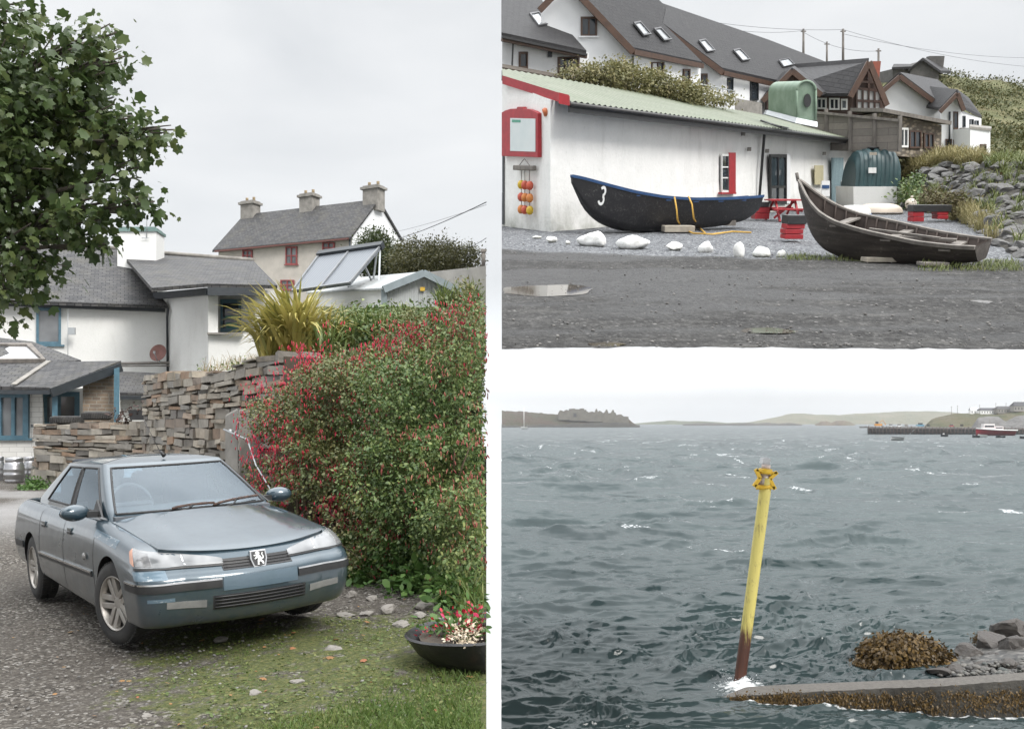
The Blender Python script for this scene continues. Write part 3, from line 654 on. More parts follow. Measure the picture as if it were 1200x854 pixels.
def porch():
    h = thing('porch_house', 'low white porch extension with blue windows and slate roof', 'porch', fl(30, 30))
    b = NB('painted_brick'); br = b.n('TexBrick'); b.l(b.co('UV'), br.inputs[0]); br.inputs['Scale'].default_value = 1; br.inputs['Brick Width'].default_value = .45; br.inputs['Row Height'].default_value = .15; br.inputs['Mortar Size'].default_value = .008
    br.inputs['Color1'].default_value = (.70, .69, .66, 1); br.inputs['Color2'].default_value = (.62, .61, .58, 1); br.inputs['Mortar'].default_value = (.45, .44, .42, 1); b.base(br.outputs[0]); b.set(Roughness=.8); b.bump(br.outputs['Fac'], -.3, .01)
    m = MB(); a, c = fl(-60, 28.9), fl(50, 28.9); m.hexa([a, c, c + Vector((0, .3, 0)), a + Vector((0, .3, 0))], [P(-60, 456, 28.9), P(50, 456, 28.9), P(50, 456, 29.2), P(-60, 456, 29.2)]); m.build('wall', b.m, h)
    wp = (a, c, P(-60, 456, 28.9))
    window(h, rect_on(wp, -40, 461.5, 34.5, 514.5, .02), M['blue_paint'], M['glass_pale'], .14, .1, bars=(.55, .76), sill=M['blue_paint'])
    m = MB(); e0, e1 = fl(50, 29.6), fl(140, 30.6); m.hexa([e0, e1, e1 + Vector((0, .3, 0)), e0 + Vector((0, .3, 0))], [P(50, 458, 29.6), P(140, 452, 30.6), P(140, 452, 30.9), P(50, 458, 29.9)]); m.build('recess_wall', M['white_render'], h)
    ep = (e0, e1, P(50, 458, 29.6)); window(h, rect_on(ep, 49, 459, 93, 500, .02), M['blue_paint'], M['glass_pale'], .15, .1, bars=(.45,))
    m = MB(); m.slab([fl(97, 28.9), fl(133, 29.4), P(133, 434, 29.4), P(97, 449, 28.9)], (0, .4, 0)); 
    b = NB('gable_stone'); br = b.n('TexBrick'); b.l(b.co('UV'), br.inputs[0]); br.inputs['Scale'].default_value = 1; br.inputs['Brick Width'].default_value = .36; br.inputs['Row Height'].default_value = .11; br.inputs['Mortar Size'].default_value = .012; br.offset = .43; br.squash = .7; br.squash_frequency = 3
    br.inputs['Color1'].default_value = (.36, .27, .19, 1); br.inputs['Color2'].default_value = (.22, .17, .13, 1); br.inputs['Mortar'].default_value = (.36, .34, .30, 1); n = b.noise(b.co('Object'), 3, 7, .7)
    b.base(b.mix(b.ramp(n, (.4, 0), (.7, .7)), br.outputs[0], (.15, .13, .11))); b.set(Roughness=.9); b.bump(b.math('SUBTRACT', n, br.outputs['Fac']), .6, .02)
    m.build('stone_gable', b.m, h)
    m = MB(); m.hexa([fl(133.5, 28.7), fl(140, 28.8), fl(140, 29.1), fl(133.5, 29)], [P(133.5, 432, 28.7), P(140, 430, 28.8), P(140, 430, 29.1), P(133.5, 432, 29)]); m.build('post', M['blue_paint'], h)
    m = MB(); m.hexa([fl(61, 27.9), fl(67.5, 27.9), fl(67.5, 28.1), fl(61, 28.1)], [P(61, 459, 27.9), P(67.5, 457, 27.9), P(67.5, 457, 28.1), P(61, 459, 28.1)]); m.build('post', M['blue_paint'], h)
    R1 = [P(-60, 456.5, 28.4), P(16, 456.5, 28.4), P(57, 428, 30.7), P(95, 425.5, 31.2), P(38, 403.5, 33.2), P(-60, 392, 33.2)]
    m = MB(); m.slab(R1, (0, 0, .1)); m.build('roof', M['slate'], h)
    m = MB(); m.slab([P(13, 457, 28.25), P(62, 458, 27.5), P(142, 426.5, 29.3), P(56, 427.6, 30.6)], (0, 0, .1)); m.build('porch_roof', M['slate'], h)
    m = MB(); m.bar(P(16, 455.5, 28.25) + Vector((0, 0, .13)), P(57, 427.6, 30.6) + Vector((0, 0, .13)), .16, .03); m.build('valley_flashing', M['concrete'], h)
    m = MB(); m.bar(P(60, 460, 27.5), P(142, 430, 29.25), .1, .26); m.bar(P(-60, 459, 28.3), P(60, 459.5, 27.6), .1, .12); m.build('fascia', M['dark_paint'], h)
    rp = (R1[0], R1[1], R1[4]); q = rect_on(rp, -30, 404.5, 30, 424, .12); q = [plane_pt(-34, 425, rp, .13), plane_pt(54, 424, rp, .13), plane_pt(37, 405, rp, .13), plane_pt(-45, 405, rp, .13)]
    window(h, q, M['grey_wood'], basic('skylight_glass', (.55, .56, .58), (.62, .63, .64), 2, .15, 0), .14, .1, name='skylight')
porch()
# ------------------------------------------------------------------ grey house up the hill
def hill_house():
    h = thing('hill_house', 'pebble dashed grey house with three chimneys and red window frames', 'house', fl(345, 72, 8))
    w = P(412, 277, 70); l = P(256, 292, 76); base = lambda v: Vector((v.x, v.y, 6.0)); bk = P(470, 284, 75.5); bl = l + (bk - w)
    peb = basic('pebble_dash', (.52, .48, .43), (.42, .39, .35), 1.2, .9, .5, 40, .03)
    m = MB(); m.hexa([base(l), base(w), base(bk), base(bl)], [l, w, bk, bl]); m.build('wall', peb, h)
    rl, rr = P(281, 262.5, 79), P(434, 238.5, 73); gx = (w + bk) / 2; gx.z = P(434, 237, 73).z
    m = MB(); m.slab([w + (w - l).normalized() * .04, bk + (w - l).normalized() * .04, gx], (l - w).normalized() * .3); m.slab([base(w) + (w - l).normalized() * .045, base(bk) + (w - l).normalized() * .045, bk + (w - l).normalized() * .045, w + (w - l).normalized() * .045], (l - w).normalized() * .04); m.build('gable_wall', M['clean_render'], h)
    gl = gx + (l - w); d = (w - l).normalized(); f = (w - bk).normalized()
    m = MB(); m.slab([l - d * .3 + f * .35 - Vector((0, 0, .25)), w + d * .2 + f * .35 - Vector((0, 0, .25)), gx + d * .2, gl - d * .3], (0, 0, .18)); m.slab([bl - d * .3, bk + d * .2, gx + d * .2 + Vector((0, .03, 0)), gl - d * .3 + Vector((0, .03, 0))], (0, 0, .18)); m.build('roof', M['slate'], h)
    m = MB(); m.bar(l + f * .38 - Vector((0, 0, .2)), w + f * .38 - Vector((0, 0, .2)), .12, .13); m.build('gutter', basic('eaves_paint', (.15, .06, .05), (.11, .05, .045), 3, .7), h)
    m = MB(); m.tube([w + f * .2, base(w) + f * .2], .08, 6); m.build('downpipe', M['dark_paint'], h)
    for u, s in ((0.03, 1.2), (.5, 1.2), (.975, 1.3)):
        c = gl + (gx - gl) * u; m = MB(); m.box(c + Vector((0, 0, .1)), (s * 1.05, 1.0, 1.7), math.atan2(d.y, d.x)); ch = m.build('chimney', M['concrete'], h)
        m = MB(); m.box(c + Vector((0, 0, .98)), (s * 1.3, 1.25, .18), math.atan2(d.y, d.x)); m.box(c + Vector((0, 0, 1.12)), (s * 1.05, 1.0, .12), math.atan2(d.y, d.x)); m.build('chimney_cap', M['concrete'], ch)
        for q in (-.3, .3): m = MB(); m.lathe([(.13, 0), (.11, .3), (.13, .34)], 10, Matrix.Translation(c + d * q * s + Vector((0, 0, 1.17)))); m.build('chimney_pot', basic('clay_pot', (.42, .33, .2), (.3, .23, .15), 6, .8), ch)
    wp = (base(l), base(w), l)
    for x0, y0, x1, y1 in ((284.5, 293, 296, 306), (335, 289, 348.5, 310.5), (378, 284, 392.5, 297), (329, 328, 345, 340)):
        window(h, rect_on(wp, x0, y0, x1, y1, .03), M['dull_red'], M['glass_pale'], .11, .08, bars=(.5,), rails=(.5,), sill=M['dull_red'])
hill_house()
def shed():
    t = thing('garden_shed', 'corrugated grey shed with a low gable behind the hedge', 'shed', fl(450, 29, 3))
    a, b_, c = P(448.6, 338, 27), P(536.7, 343, 28.2), P(491.8, 320.5, 27.6); bk = P(362, 343, 33) - a; z0 = 2.2; g = lambda v: Vector((v.x, v.y, z0))
    cor = NB('corrugated'); w = cor.n('TexWave', wave_type='BANDS', bands_direction='X'); w.inputs['Scale'].default_value = 2.2; cor.l(cor.co('UV'), w.inputs[0])
    n = cor.noise(cor.co('Object'), 2, 7, .7); cor.base(cor.mix(cor.ramp(n, (.4, 0), (.8, 1)), (.40, .42, .42), (.28, .29, .285))); cor.set(Roughness=.55); cor.bump(w.outputs[0], .8, .03)
    m = MB(); m.slab([g(a), g(b_), b_, c, a], bk.normalized() * .12); m.build('gable_wall', cor.m, t)
    m = MB(); m.hexa([g(a) + Vector((.02, .15, 0)), g(a) + bk, g(a) + bk + Vector((.15, 0, 0)), g(a) + Vector((.17, .15, 0))], [a + Vector((.02, .15, 0)), a + bk, a + bk + Vector((.15, 0, 0)), a + Vector((.17, .15, 0))]); m.build('side_wall', M['white_render'], t)
    f = bk.normalized() * -.25; dn = (a - c) * .08
    m = MB(); m.slab([a + dn + f, c + f, c + bk, a + bk + dn], (0, 0, .05)); m.slab([c + f + Vector((.01, 0, 0)), b_ + (b_ - c) * .08 + f, b_ + bk, c + bk + Vector((.01, 0, 0))], (0, 0, .05)); m.build('roof', cor.m, t)
    m = MB(); m.bar(a + dn + f * 1.1, c + f * 1.1, .08, .2); m.bar(c + f * 1.1, b_ + (b_ - c) * .08 + f * 1.1, .08, .2); m.bar(g(a) + f * .4, a + f * .4, .16); m.build('barge_board', basic('grey_blue_trim', (.20, .235, .25), (.16, .19, .2), 4, .6), t)
    q = rect_on((a, b_, c), 492.5, 336.5, 498, 341, .05); m = MB(); m.slab(q, Vector((0, -.03, 0))); m.build('sign', basic('yellow_sign', (.55, .35, .04), (.6, .4, .05), 4, .5), t)
shed()
def solar():
    t = thing('solar_panel', 'tilted blue grey solar water panel on a frame over the shed', 'solar panel', fl(400, 30, 4.2))
    q = [P(343, 341, 29), P(410, 331.5, 28), P(446.5, 288, 29.6), P(374.5, 298.5, 30.6)]; n = nrm_of(q)
    b = NB('solar_cells'); w = b.n('TexWave', wave_type='BANDS', bands_direction='X'); w.inputs['Scale'].default_value = 3.2; b.l(b.co('UV'), w.inputs[0])
    b.base(b.mix(b.ramp(w.outputs[0], (.3, 0), (.6, 1)), (.13, .145, .165), (.17, .185, .205))); b.set(Roughness=.5); m = MB(); m.slab(q, -n * .08); pn = m.build('collector', b.m, t)
    m = MB(); lp = lambda u, v: (q[0] * (1 - u) + q[1] * u) * (1 - v) + (q[3] * (1 - u) + q[2] * u) * v
    for u in (0, .5, 1): m.bar(lp(u, 0) + n * .02, lp(u, 1) + n * .02, .06, .05, n)
    m.bar(lp(0, 0) + n * .02, lp(1, 0) + n * .02, .06, .05, n); m.build('frame', basic('panel_frame', (.20, .21, .22), None, 3, .5), pn)
    m = MB(); m.bar(lp(-.02, 1.0), lp(1.03, 1.0), .22, .2, n); m.build('manifold', M['dark_paint'], t)
    for a_, b_ in ((lp(.93, .97) - n * .1, P(437, 332, 29.9)), (lp(.93, .55) - n * .1, P(437, 332, 29.9)), (P(437, 332, 29.9), P(408, 336, 28.4)), (lp(.99, .95) - n * .1, P(444, 334, 29)), (lp(.1, .9) - n * .1, P(375, 340, 30.5))): m = MB(); m.bar(a_, b_, .05); m.build('strut', M['galv'], t)
solar()
# grey garden wall and pole on the skyline
m = MB(); m.hexa([fl(500, 30, 3.5), fl(569.5, 27, 3.5), fl(569.5, 27.3, 3.5), fl(500, 30.3, 3.5)], [P(500, 319, 30), P(569.5, 311.5, 27), P(569.5, 311.5, 27.3), P(500, 319, 30.3)])
tag(m.build('garden_wall', basic('old_grey_render', (.36, .34, .31), (.26, .25, .23), 2, .9, .4)), 'plain grey rendered garden wall beyond the hedge', 'wall')
m = MB(); m.tube([P(566.5, 312, 27.5), P(566.5, 294, 27.5)], .06, 8); m.box(P(566.5, 294, 27.5), (.16, .16, .08)); tag(m.build('post', M['grey_wood']), 'short grey post standing behind the garden wall', 'post')
def wire(a, b_, sag, r, label, group=None, n=14):
    a, b_ = Vector(a), Vector(b_); pts = [a + (b_ - a) * (i / n) - Vector((0, 0, sag * 4 * (i / n) * (1 - i / n))) for i in range(n + 1)]
    m = MB(); m.tube(pts, r, 5); return tag(m.build('overhead_wire', M['dark_paint']), label, 'wire', group)
wire(P(466, 280, 73), P(569.8, 237, 40), .12, .022, 'thick black overhead wire running up from the hill house gable')
wire(P(462, 272, 74), P(569.8, 240, 44), .1, .010, 'thin overhead wire beside the thick one at the hill house gable')
wire(P(530, 292, 60), P(569.8, 279, 48), .2, .016, 'thin overhead wire above the bushes, upper of two'); wire(P(536, 300, 60), P(569.8, 291, 48), .2, .014, 'thin overhead wire above the bushes, lower of two')

# ------------------------------------------------------------------ vegetation
def inside(pts, od, pad=.025):
    k = pts[:, 0] < EDGE * pts[:, 1] - pad; return pts[k], od[k]
BARK = basic('bark', (.10, .085, .07), (.055, .046, .038), 6, .95, .7, 18, .03, streak=True)
TWIG = basic('twig', (.16, .11, .075), (.10, .07, .05), 8, .9)
def bush(name, label, cat, ells, per, nl, r, size, mat, loc, tmpl=LEAF, group=None, flowers=None, twigs=0, shell=.55, droop=.3, cut=True, lob=None, arcs=0):
    t = thing(name, label, cat, loc, 0, group)
    pts, od = lobes(ells, lob[0], lob[1], lob[2], nl, r) if lob else clumps(ells, per, nl, r, shell); ap = []
    for k in range(arcs):                  # arching sprays that break the outline
        e = ells[k % len(ells)]; u = norm(RNG.normal(size=(1, 3)) + np.array([0, -.5, .35]))[0]; s = np.array(e[0]) + u * np.array(e[1]) * .9; l = RNG.uniform(.15, .42); q = np.linspace(0, 1, 26)[:, None]; ap.append(s + u * l * q + np.array([0, 0, -.5]) * l * q ** 2.2 + RNG.normal(size=(26, 3)) * .02)
    if arcs: ap = np.concatenate(ap); pts = np.concatenate([pts, ap]); od = np.concatenate([od, norm(RNG.normal(size=ap.shape))])
    if cut: pts, od = inside(pts, od)
    pts[:, 2] = np.maximum(pts[:, 2], .02)
    V, Fc = spray(pts, od, size, tmpl, droop); raw_mesh('foliage', V, Fc, mat, t)
    if flowers:
        fe, n, fs, fm = flowers; p2, o2 = lobes(fe, lob[0], lob[1] * 1.12, n, 7, r * .8) if lob else clumps(fe, n, 9, r * .8, .88)
        if arcs: k = RNG.random(len(ap)) < .16; p2 = np.concatenate([p2, ap[k]]); o2 = np.concatenate([o2, norm(RNG.normal(size=(k.sum(), 3)))])
        if cut: p2, o2 = inside(p2, o2)
        p2 = p2 + o2 * .05; y = norm(RNG.normal(size=(len(p2), 3)) * .25 + np.array([0, 0, 1.0])); V, Fc = scatter(BELL, p2, y, fs * (.7 + .6 * RNG.random(len(p2)))); raw_mesh('flowers', V, Fc, fm, t)
    if twigs:
        m = MB(); b0 = Vector(loc)
        for k in range(twigs):
            e = ells[k % len(ells)]; tip = Vector(e[0]) + Vector([random.gauss(0, .55) * q for q in e[1]])
            if cut and tip.x > EDGE * tip.y - .1: continue
            s = b0 + Vector((random.gauss(0, .35), random.gauss(0, .2), 0)); mid = (s + tip) / 2 + Vector((random.gauss(0, .2), random.gauss(0, .15), .25))
            if cut: mid.x = min(mid.x, EDGE * mid.y - .1)
            m.tube([s, mid, tip], [.022, .012, .004], 5)
        m.build('branches', TWIG, t)
    return t
LF = leafy('fuchsia_leaf', (.05, .075, .026), (.11, .135, .045), (.23, .19, .08), .45, .16); LG = leafy('shrub_leaf', (.038, .078, .024), (.09, .14, .04), (.22, .24, .08), .45, .16)
FL = leafy('fuchsia_flower', (.42, .015, .035), (.56, .03, .07), (.46, .06, .11), .5, .3)
fe = [ell(335, 520, 12.8, 32, 56, .8), ell(368, 480, 12.6, 34, 42, .9), ell(380, 545, 11.7, 52, 85, .8), ell(427, 458, 12.2, 46, 42, 1.1), ell(405, 490, 11.8, 60, 60, 1), ell(425, 590, 10.9, 48, 70, .7), ell(450, 650, 10.2, 40, 26, .4)]
bush('fuchsia_bush', 'wild fuchsia bush thick with red hanging flowers beside the gate post', 'bush', fe, 0, 44, .075, .037, LF, fl(395, 12.3, .3), lob=(60, .33, 22), arcs=260,
     flowers=([ell(330, 512, 12.6, 32, 52, .8), ell(352, 478, 12.3, 40, 50, .9), ell(375, 530, 11.5, 52, 75, .8), ell(400, 435, 12, 50, 40, 1.0), ell(410, 590, 10.8, 45, 55, .6), ell(450, 655, 10.1, 35, 22, .4)], 9, .046, FL), twigs=60)
fe2 = [ell(508, 416, 11.6, 44, 28, 1.0), ell(553, 392, 11.2, 30, 30, 1.0), ell(468, 436, 12, 36, 30, .9)]
bush('fuchsia_bush', 'upper fuchsia bush below the shed, red flowers against the right edge', 'bush', fe2, 0, 44, .075, .037, LF, fl(510, 12.2, 1.6), flowers=(fe2, 18, .052, FL), twigs=20, lob=(30, .30, 20), arcs=80)
ge = [ell(500, 480, 10.3, 62, 75, .9), ell(545, 560, 9.1, 48, 88, .8), ell(485, 585, 9.8, 48, 62, .6), ell(550, 440, 10.3, 45, 62, .9), ell(455, 520, 10.9, 40, 60, .6), ell(552, 620, 8.8, 30, 42, .5)]
bush('green_shrub', 'dense leafy green shrub with small yellowish leaves at the right', 'bush', ge, 0, 40, .075, .038, LG, fl(510, 10.4, .2), lob=(66, .33, 24), arcs=170, flowers=(ge, 1.2, .045, leafy('pink_bud', (.3, .05, .06), (.4, .12, .1), (.35, .2, .1))), twigs=40)
def strips(base, n, lmin, lmax, w, spread, seed, bend=.8, lean=(0, 0), cut=True):
    """Sword leaves arching from a base: one strip of six segments each."""
    r = np.random.default_rng(seed); V, Fc, b0 = [], [], 0; S = 7
    for k in range(n):
        az = r.uniform(0, 2 * math.pi); l = r.uniform(lmin, lmax); el_ = r.uniform(.25, 1.0) * spread; bd = bend * r.uniform(.5, 1.3) * (.4 + el_)
        d = np.array([math.cos(az), math.sin(az), 0]); sd = np.array([-d[1], d[0], 0]); o = np.array(base) + np.array([r.normal(0, .08), r.normal(0, .08), 0])
        for i in range(S):
            u = i / (S - 1); a = el_ + bd * u * u; p = o + (d * math.sin(el_ + bd * u * u * .5) + np.array([lean[0], lean[1], 0]) * u) * l * u + np.array([0, 0, math.cos(a * .9) * l * u]); ww = w * (1 - u) ** .6 * (.5 + min(1, u * 4) * .5)
            if cut: p[0] = min(p[0], EDGE * p[1] - .03)
            V += [p - sd * ww, p + sd * ww + np.array([0, 0, ww * .4])]
        for i in range(S - 1): Fc.append((b0 + 2 * i, b0 + 2 * i + 1, b0 + 2 * i + 3, b0 + 2 * i + 2))
        b0 += 2 * S
    return np.array(V), np.array(Fc)
FX = leafy('flax_leaf', (.15, .17, .05), (.40, .35, .10), (.52, .45, .18), .4, .25); GS = leafy('sword_leaf', (.06, .10, .025), (.13, .17, .05), (.22, .22, .08), .45)
def plant(name, label, cat, parts, mat, loc, group=None):
    V, Fc = join(parts); return tag(raw_mesh(name, V, Fc, mat, origin=tuple(loc)), label, cat, group)
b0 = P(346, 414, 14.6); plant('flax_plant', 'yellow striped flax plant with sword leaves above the stone wall', 'plant', [strips(b0, 300, .85, 1.3, .040, .78, 5, .62, (-.03, 0)), strips(b0 + Vector((.40, .2, -.05)), 130, .6, 1.05, .036, .8, 6, .6), strips(b0 + Vector((-.35, .1, -.05)), 130, .6, 1.05, .036, .8, 7, .6)], FX, b0)
pts_ = [P(x, y, d) for x, y, d in ((385, 412, 14), (405, 405, 14.5), (425, 402, 15), (445, 398, 15), (470, 390, 15.5))]
plant('montbretia_clump', 'green strap leaved clump beside the yellow flax', 'plant', [strips(p, 70, .35, .72, .018, .75, 20 + i, .8) for i, p in enumerate(pts_)], GS, pts_[0])
bush('garden_plants', 'leafy garden plants between the flax and the corrugated shed', 'plant', [ell(408, 388, 15, 34, 17, .5), ell(450, 380, 16, 34, 15, .5), ell(490, 374, 17, 30, 12, .5), ell(428, 372, 19, 40, 9, .6)], 150, 30, .12, .075, LG, P(440, 398, 15.5), shell=.3)
pts_ = [P(x, 362, 22) for x in (520, 535, 548, 556)]; plant('montbretia_clump', 'strap leaved clump in front of the grey garden wall', 'plant', [strips(p, 50, .5, .9, .022, .75, 40 + i, .8) for i, p in enumerate(pts_)], GS, pts_[0])
WG = leafy('dry_grass', (.17, .15, .07), (.30, .24, .12), (.36, .22, .14), .7)
pts_ = [P(x, y, d) for x, y, d in ((262, 434, 17.2), (276, 434, 16.8), (288, 432, 16.5), (300, 430, 16.2), (310, 428, 16), (246, 437, 17.8))]
plant('wall_grass', 'tuft of dry reddish grass growing on top of the tall stone wall', 'grass tuft', [strips(p, 46, .15, .45, .006, .7, 60 + i, .7) for i, p in enumerate(pts_)], WG, pts_[0])
pts, od = clumps([ell(290, 430, 16.4, 22, 8, .3), ell(247, 436, 17.8, 10, 5, .2)], 40, 16, .08); V, Fc = spray(pts, od, .05); tag(raw_mesh('wall_plant', V, Fc, LG), 'low green weeds rooted in the top of the tall wall', 'plant')
# bushes by the hill house
bush('garden_bush', 'dark round bush against the white gable of the hill house', 'bush', [ell(440, 300, 62, 22, 26, 2.2), ell(458, 308, 61, 14, 18, 2)], 320, 46, .34, .15, leafy('dark_bush_leaf', (.03, .048, .018), (.06, .08, .028), (.10, .12, .045)), fl(445, 62, 8.5))
bush('garden_bush', 'olive bushy tree right of the dark bush on the skyline', 'bush', [ell(485, 305, 58, 24, 19, 2.2), ell(515, 300, 58, 18, 17, 2), ell(540, 306, 57, 20, 17, 2), ell(500, 312, 56, 40, 13, 2)], 460, 46, .34, .14, leafy('olive_bush_leaf', (.05, .055, .02), (.10, .10, .038), (.16, .145, .065)), fl(512, 58, 7.5))
# sycamore reaching in from the left
def sycamore():
    t = thing('sycamore_tree', 'sycamore tree with big dark lobed leaves hanging in from the left', 'tree', (-4.5, 6.8, 0))
    D = 6.4; E = [(0, 12, 36, 26, .5), (8, 104, 40, 54, .7), (46, 172, 44, 56, .8), (22, 230, 50, 52, .7), (92, 52, 26, 17, .3), (122, 38, 18, 11, .2), (112, 82, 28, 18, .3), (138, 66, 11, 8, .15), (88, 128, 36, 32, .5), (132, 166, 34, 22, .4), (176, 160, 22, 12, .2), (198, 152, 10, 9, .12), (150, 138, 16, 10, .2),
             (148, 196, 18, 12, .2), (135, 230, 30, 17, .3), (170, 236, 14, 11, .2), (92, 258, 32, 24, .4), (112, 286, 14, 10, .2), (32, 288, 30, 26, .4), (12, 330, 26, 26, .4), (40, 322, 16, 10, .2), (3, 372, 8, 14, .2), (-60, 140, 60, 170, 1.0), (60, 95, 40, 40, .6)]
    es = [ell(x, y, D, a, b_, c) for x, y, a, b_, c in E]
    pts, od = clumps(es, 900, 11, .075, .35, squash=.6)
    V, Fc = spray(pts, od, .066, MAPLE, .75, up=.6)
    raw_mesh('crown', V, Fc, leafy('sycamore_leaf', (.035, .058, .020), (.062, .095, .030), (.13, .15, .055), .38, .3), t)
    m = MB(); m.tube([(-4.5, 6.8, -.1), (-4.45, 6.75, 1.5), (-4.3, 6.7, 2.6), (-4.15, 6.6, 4.0), (-4.0, 6.5, 5.4)], [.30, .24, .2, .15, .07], 12)
    fork = [(-4.42, 6.75, 1.7), (-4.3, 6.7, 2.4), (-4.2, 6.65, 3.2), (-4.12, 6.58, 4.0)]
    for i, e in enumerate(es[:21] + es[22:]):
        c = Vector(e[0]); f = Vector(min(fork, key=lambda q: abs(q[2] + .7 - c.z))); mid = f.lerp(c, .55) + Vector((0, 0, .18)); m.tube([f, f.lerp(mid, .5), mid, c + Vector((e[1][0] * .8, 0, 0))], [.05, .036, .022, .005], 7)
        for k in range(4):
            q = c + Vector([random.uniform(-.9, .9) * w for w in e[1]]); m.tube([mid.lerp(c, .6), q], [.012, .004], 5)
    m.build('trunk', BARK, t)
sycamore()
# plants at the foot of the hedge
NL = leafy('nettle_leaf', (.035, .085, .02), (.075, .15, .035), (.13, .20, .06), .5)
bush('nettle_patch', 'bright green nettles and docks growing under the hedge', 'plant', [ell(440, 683, 10.0, 45, 20, .35), ell(500, 690, 9.2, 45, 22, .35), ell(545, 705, 8.4, 28, 26, .3), ell(480, 655, 9.8, 40, 18, .3)], 260, 16, .10, .085, NL, fl(480, 9.6), twigs=0, shell=.3)
bush('fern_clump', 'leggy green weeds rising at the bumper end of the hedge', 'plant', [ell(418, 650, 10.6, 16, 32, .25), ell(432, 668, 10.3, 20, 22, .25)], 70, 16, .09, .07, NL, fl(425, 10.4), shell=.3)
pts_ = [fl(x, d) for x, d in ((560, 8.0), (565, 7.7), (548, 8.3))]; plant('iris_clump', 'long pale sword leaves behind the black planter', 'plant', [strips(p, 30, .3, .65, .014, .8, 80 + i, .9) for i, p in enumerate(pts_)], GS, pts_[0])
bush('weed_tuft', 'small leafy weed at the foot of the wall post', 'plant', [ell(42, 572, 24, 14, 10, .4), ell(34, 578, 23.6, 8, 6, .3)], 60, 16, .10, .09, NL, fl(42, 24), shell=.3)
m = MB(); p = [P(262, 503, 13.8), P(290, 515, 12.9), P(300, 545, 12.4), P(318, 575, 11.9), P(338, 590, 11.5)]; m.tube(p, .012, 6); tag(m.build('loose_cable', M['galv']), 'loose grey cable trailing from the gate post over the car', 'cable')
def planter():
    """Round black boat-bow planter, cut down and filled with flowers."""
    d = 6.45; c = P(574, 742, d); c.z = .38; t = thing('flower_planter', 'black boat shaped planter full of red and white flowers', 'planter', (c.x, c.y, 0))
    lim = lambda v: Vector((min(v.x, EDGE * v.y - .004), v.y, v.z))
    m = MB(); rows = []; n = 44; prof = [(.22, .0), (.36, .05), (.46, .13), (.53, .25), (.545, .27), (.53, .285), (.50, .27), (.46, .20)]
    for r, z in prof: rows.append([lim(Vector((c.x + r * math.cos(2 * math.pi * k / n) * (1.06), c.y + r * .9 * math.sin(2 * math.pi * k / n), z + .10 * math.cos(2 * math.pi * k / n) * (z / .28) * .5))) for k in range(n)])
    m.grid(rows, closed=True); m.f.append(list(range(n - 1, -1, -1))); m.m.append(0); m.sm.append(False)
    m.build('tub', basic('tarred_black', (.012, .012, .013), (.05, .048, .046), 7, .35, .3, 25, contrast=(.5, .8)), t, smooth_angle=40)
    m = MB(); m.grid([[lim(Vector((c.x + r * math.cos(2 * math.pi * k / 24), c.y + r * .9 * math.sin(2 * math.pi * k / 24), z)) ) for k in range(24)] for r, z in ((.48, .21), (.2, .25), (.001, .26))], closed=True); m.build('soil', M['soil'], t)
    for nm, ctrs, sz, mt in (('red_flowers', [(-.24, -.06, .26, .24), (-.06, -.05, .29, .2), (-.12, .15, .32, .25)], .034, leafy('red_petal', (.34, .01, .02), (.42, .015, .035), (.40, .03, .14), .5, .2)),
                             ('pale_flowers', [(-.16, -.28, .27, .07)], .024, leafy('cream_petal', (.6, .5, .36), (.68, .58, .45), (.7, .65, .55), .6, .2)), ('leaves', [(-.16, -.03, .28, .28), (-.08, .12, .30, .3)], .05, NL)):
        pts, od = clumps([((c.x + a, c.y + b_, z), (r, r * .8, .05)) for a, b_, z, r in ctrs], 34, 16, .05, .2); pts, od = inside(pts, od, .02); V, Fc = spray(pts, od, sz, LEAF, -.3); raw_mesh(nm, V, Fc, mt, t)
planter()
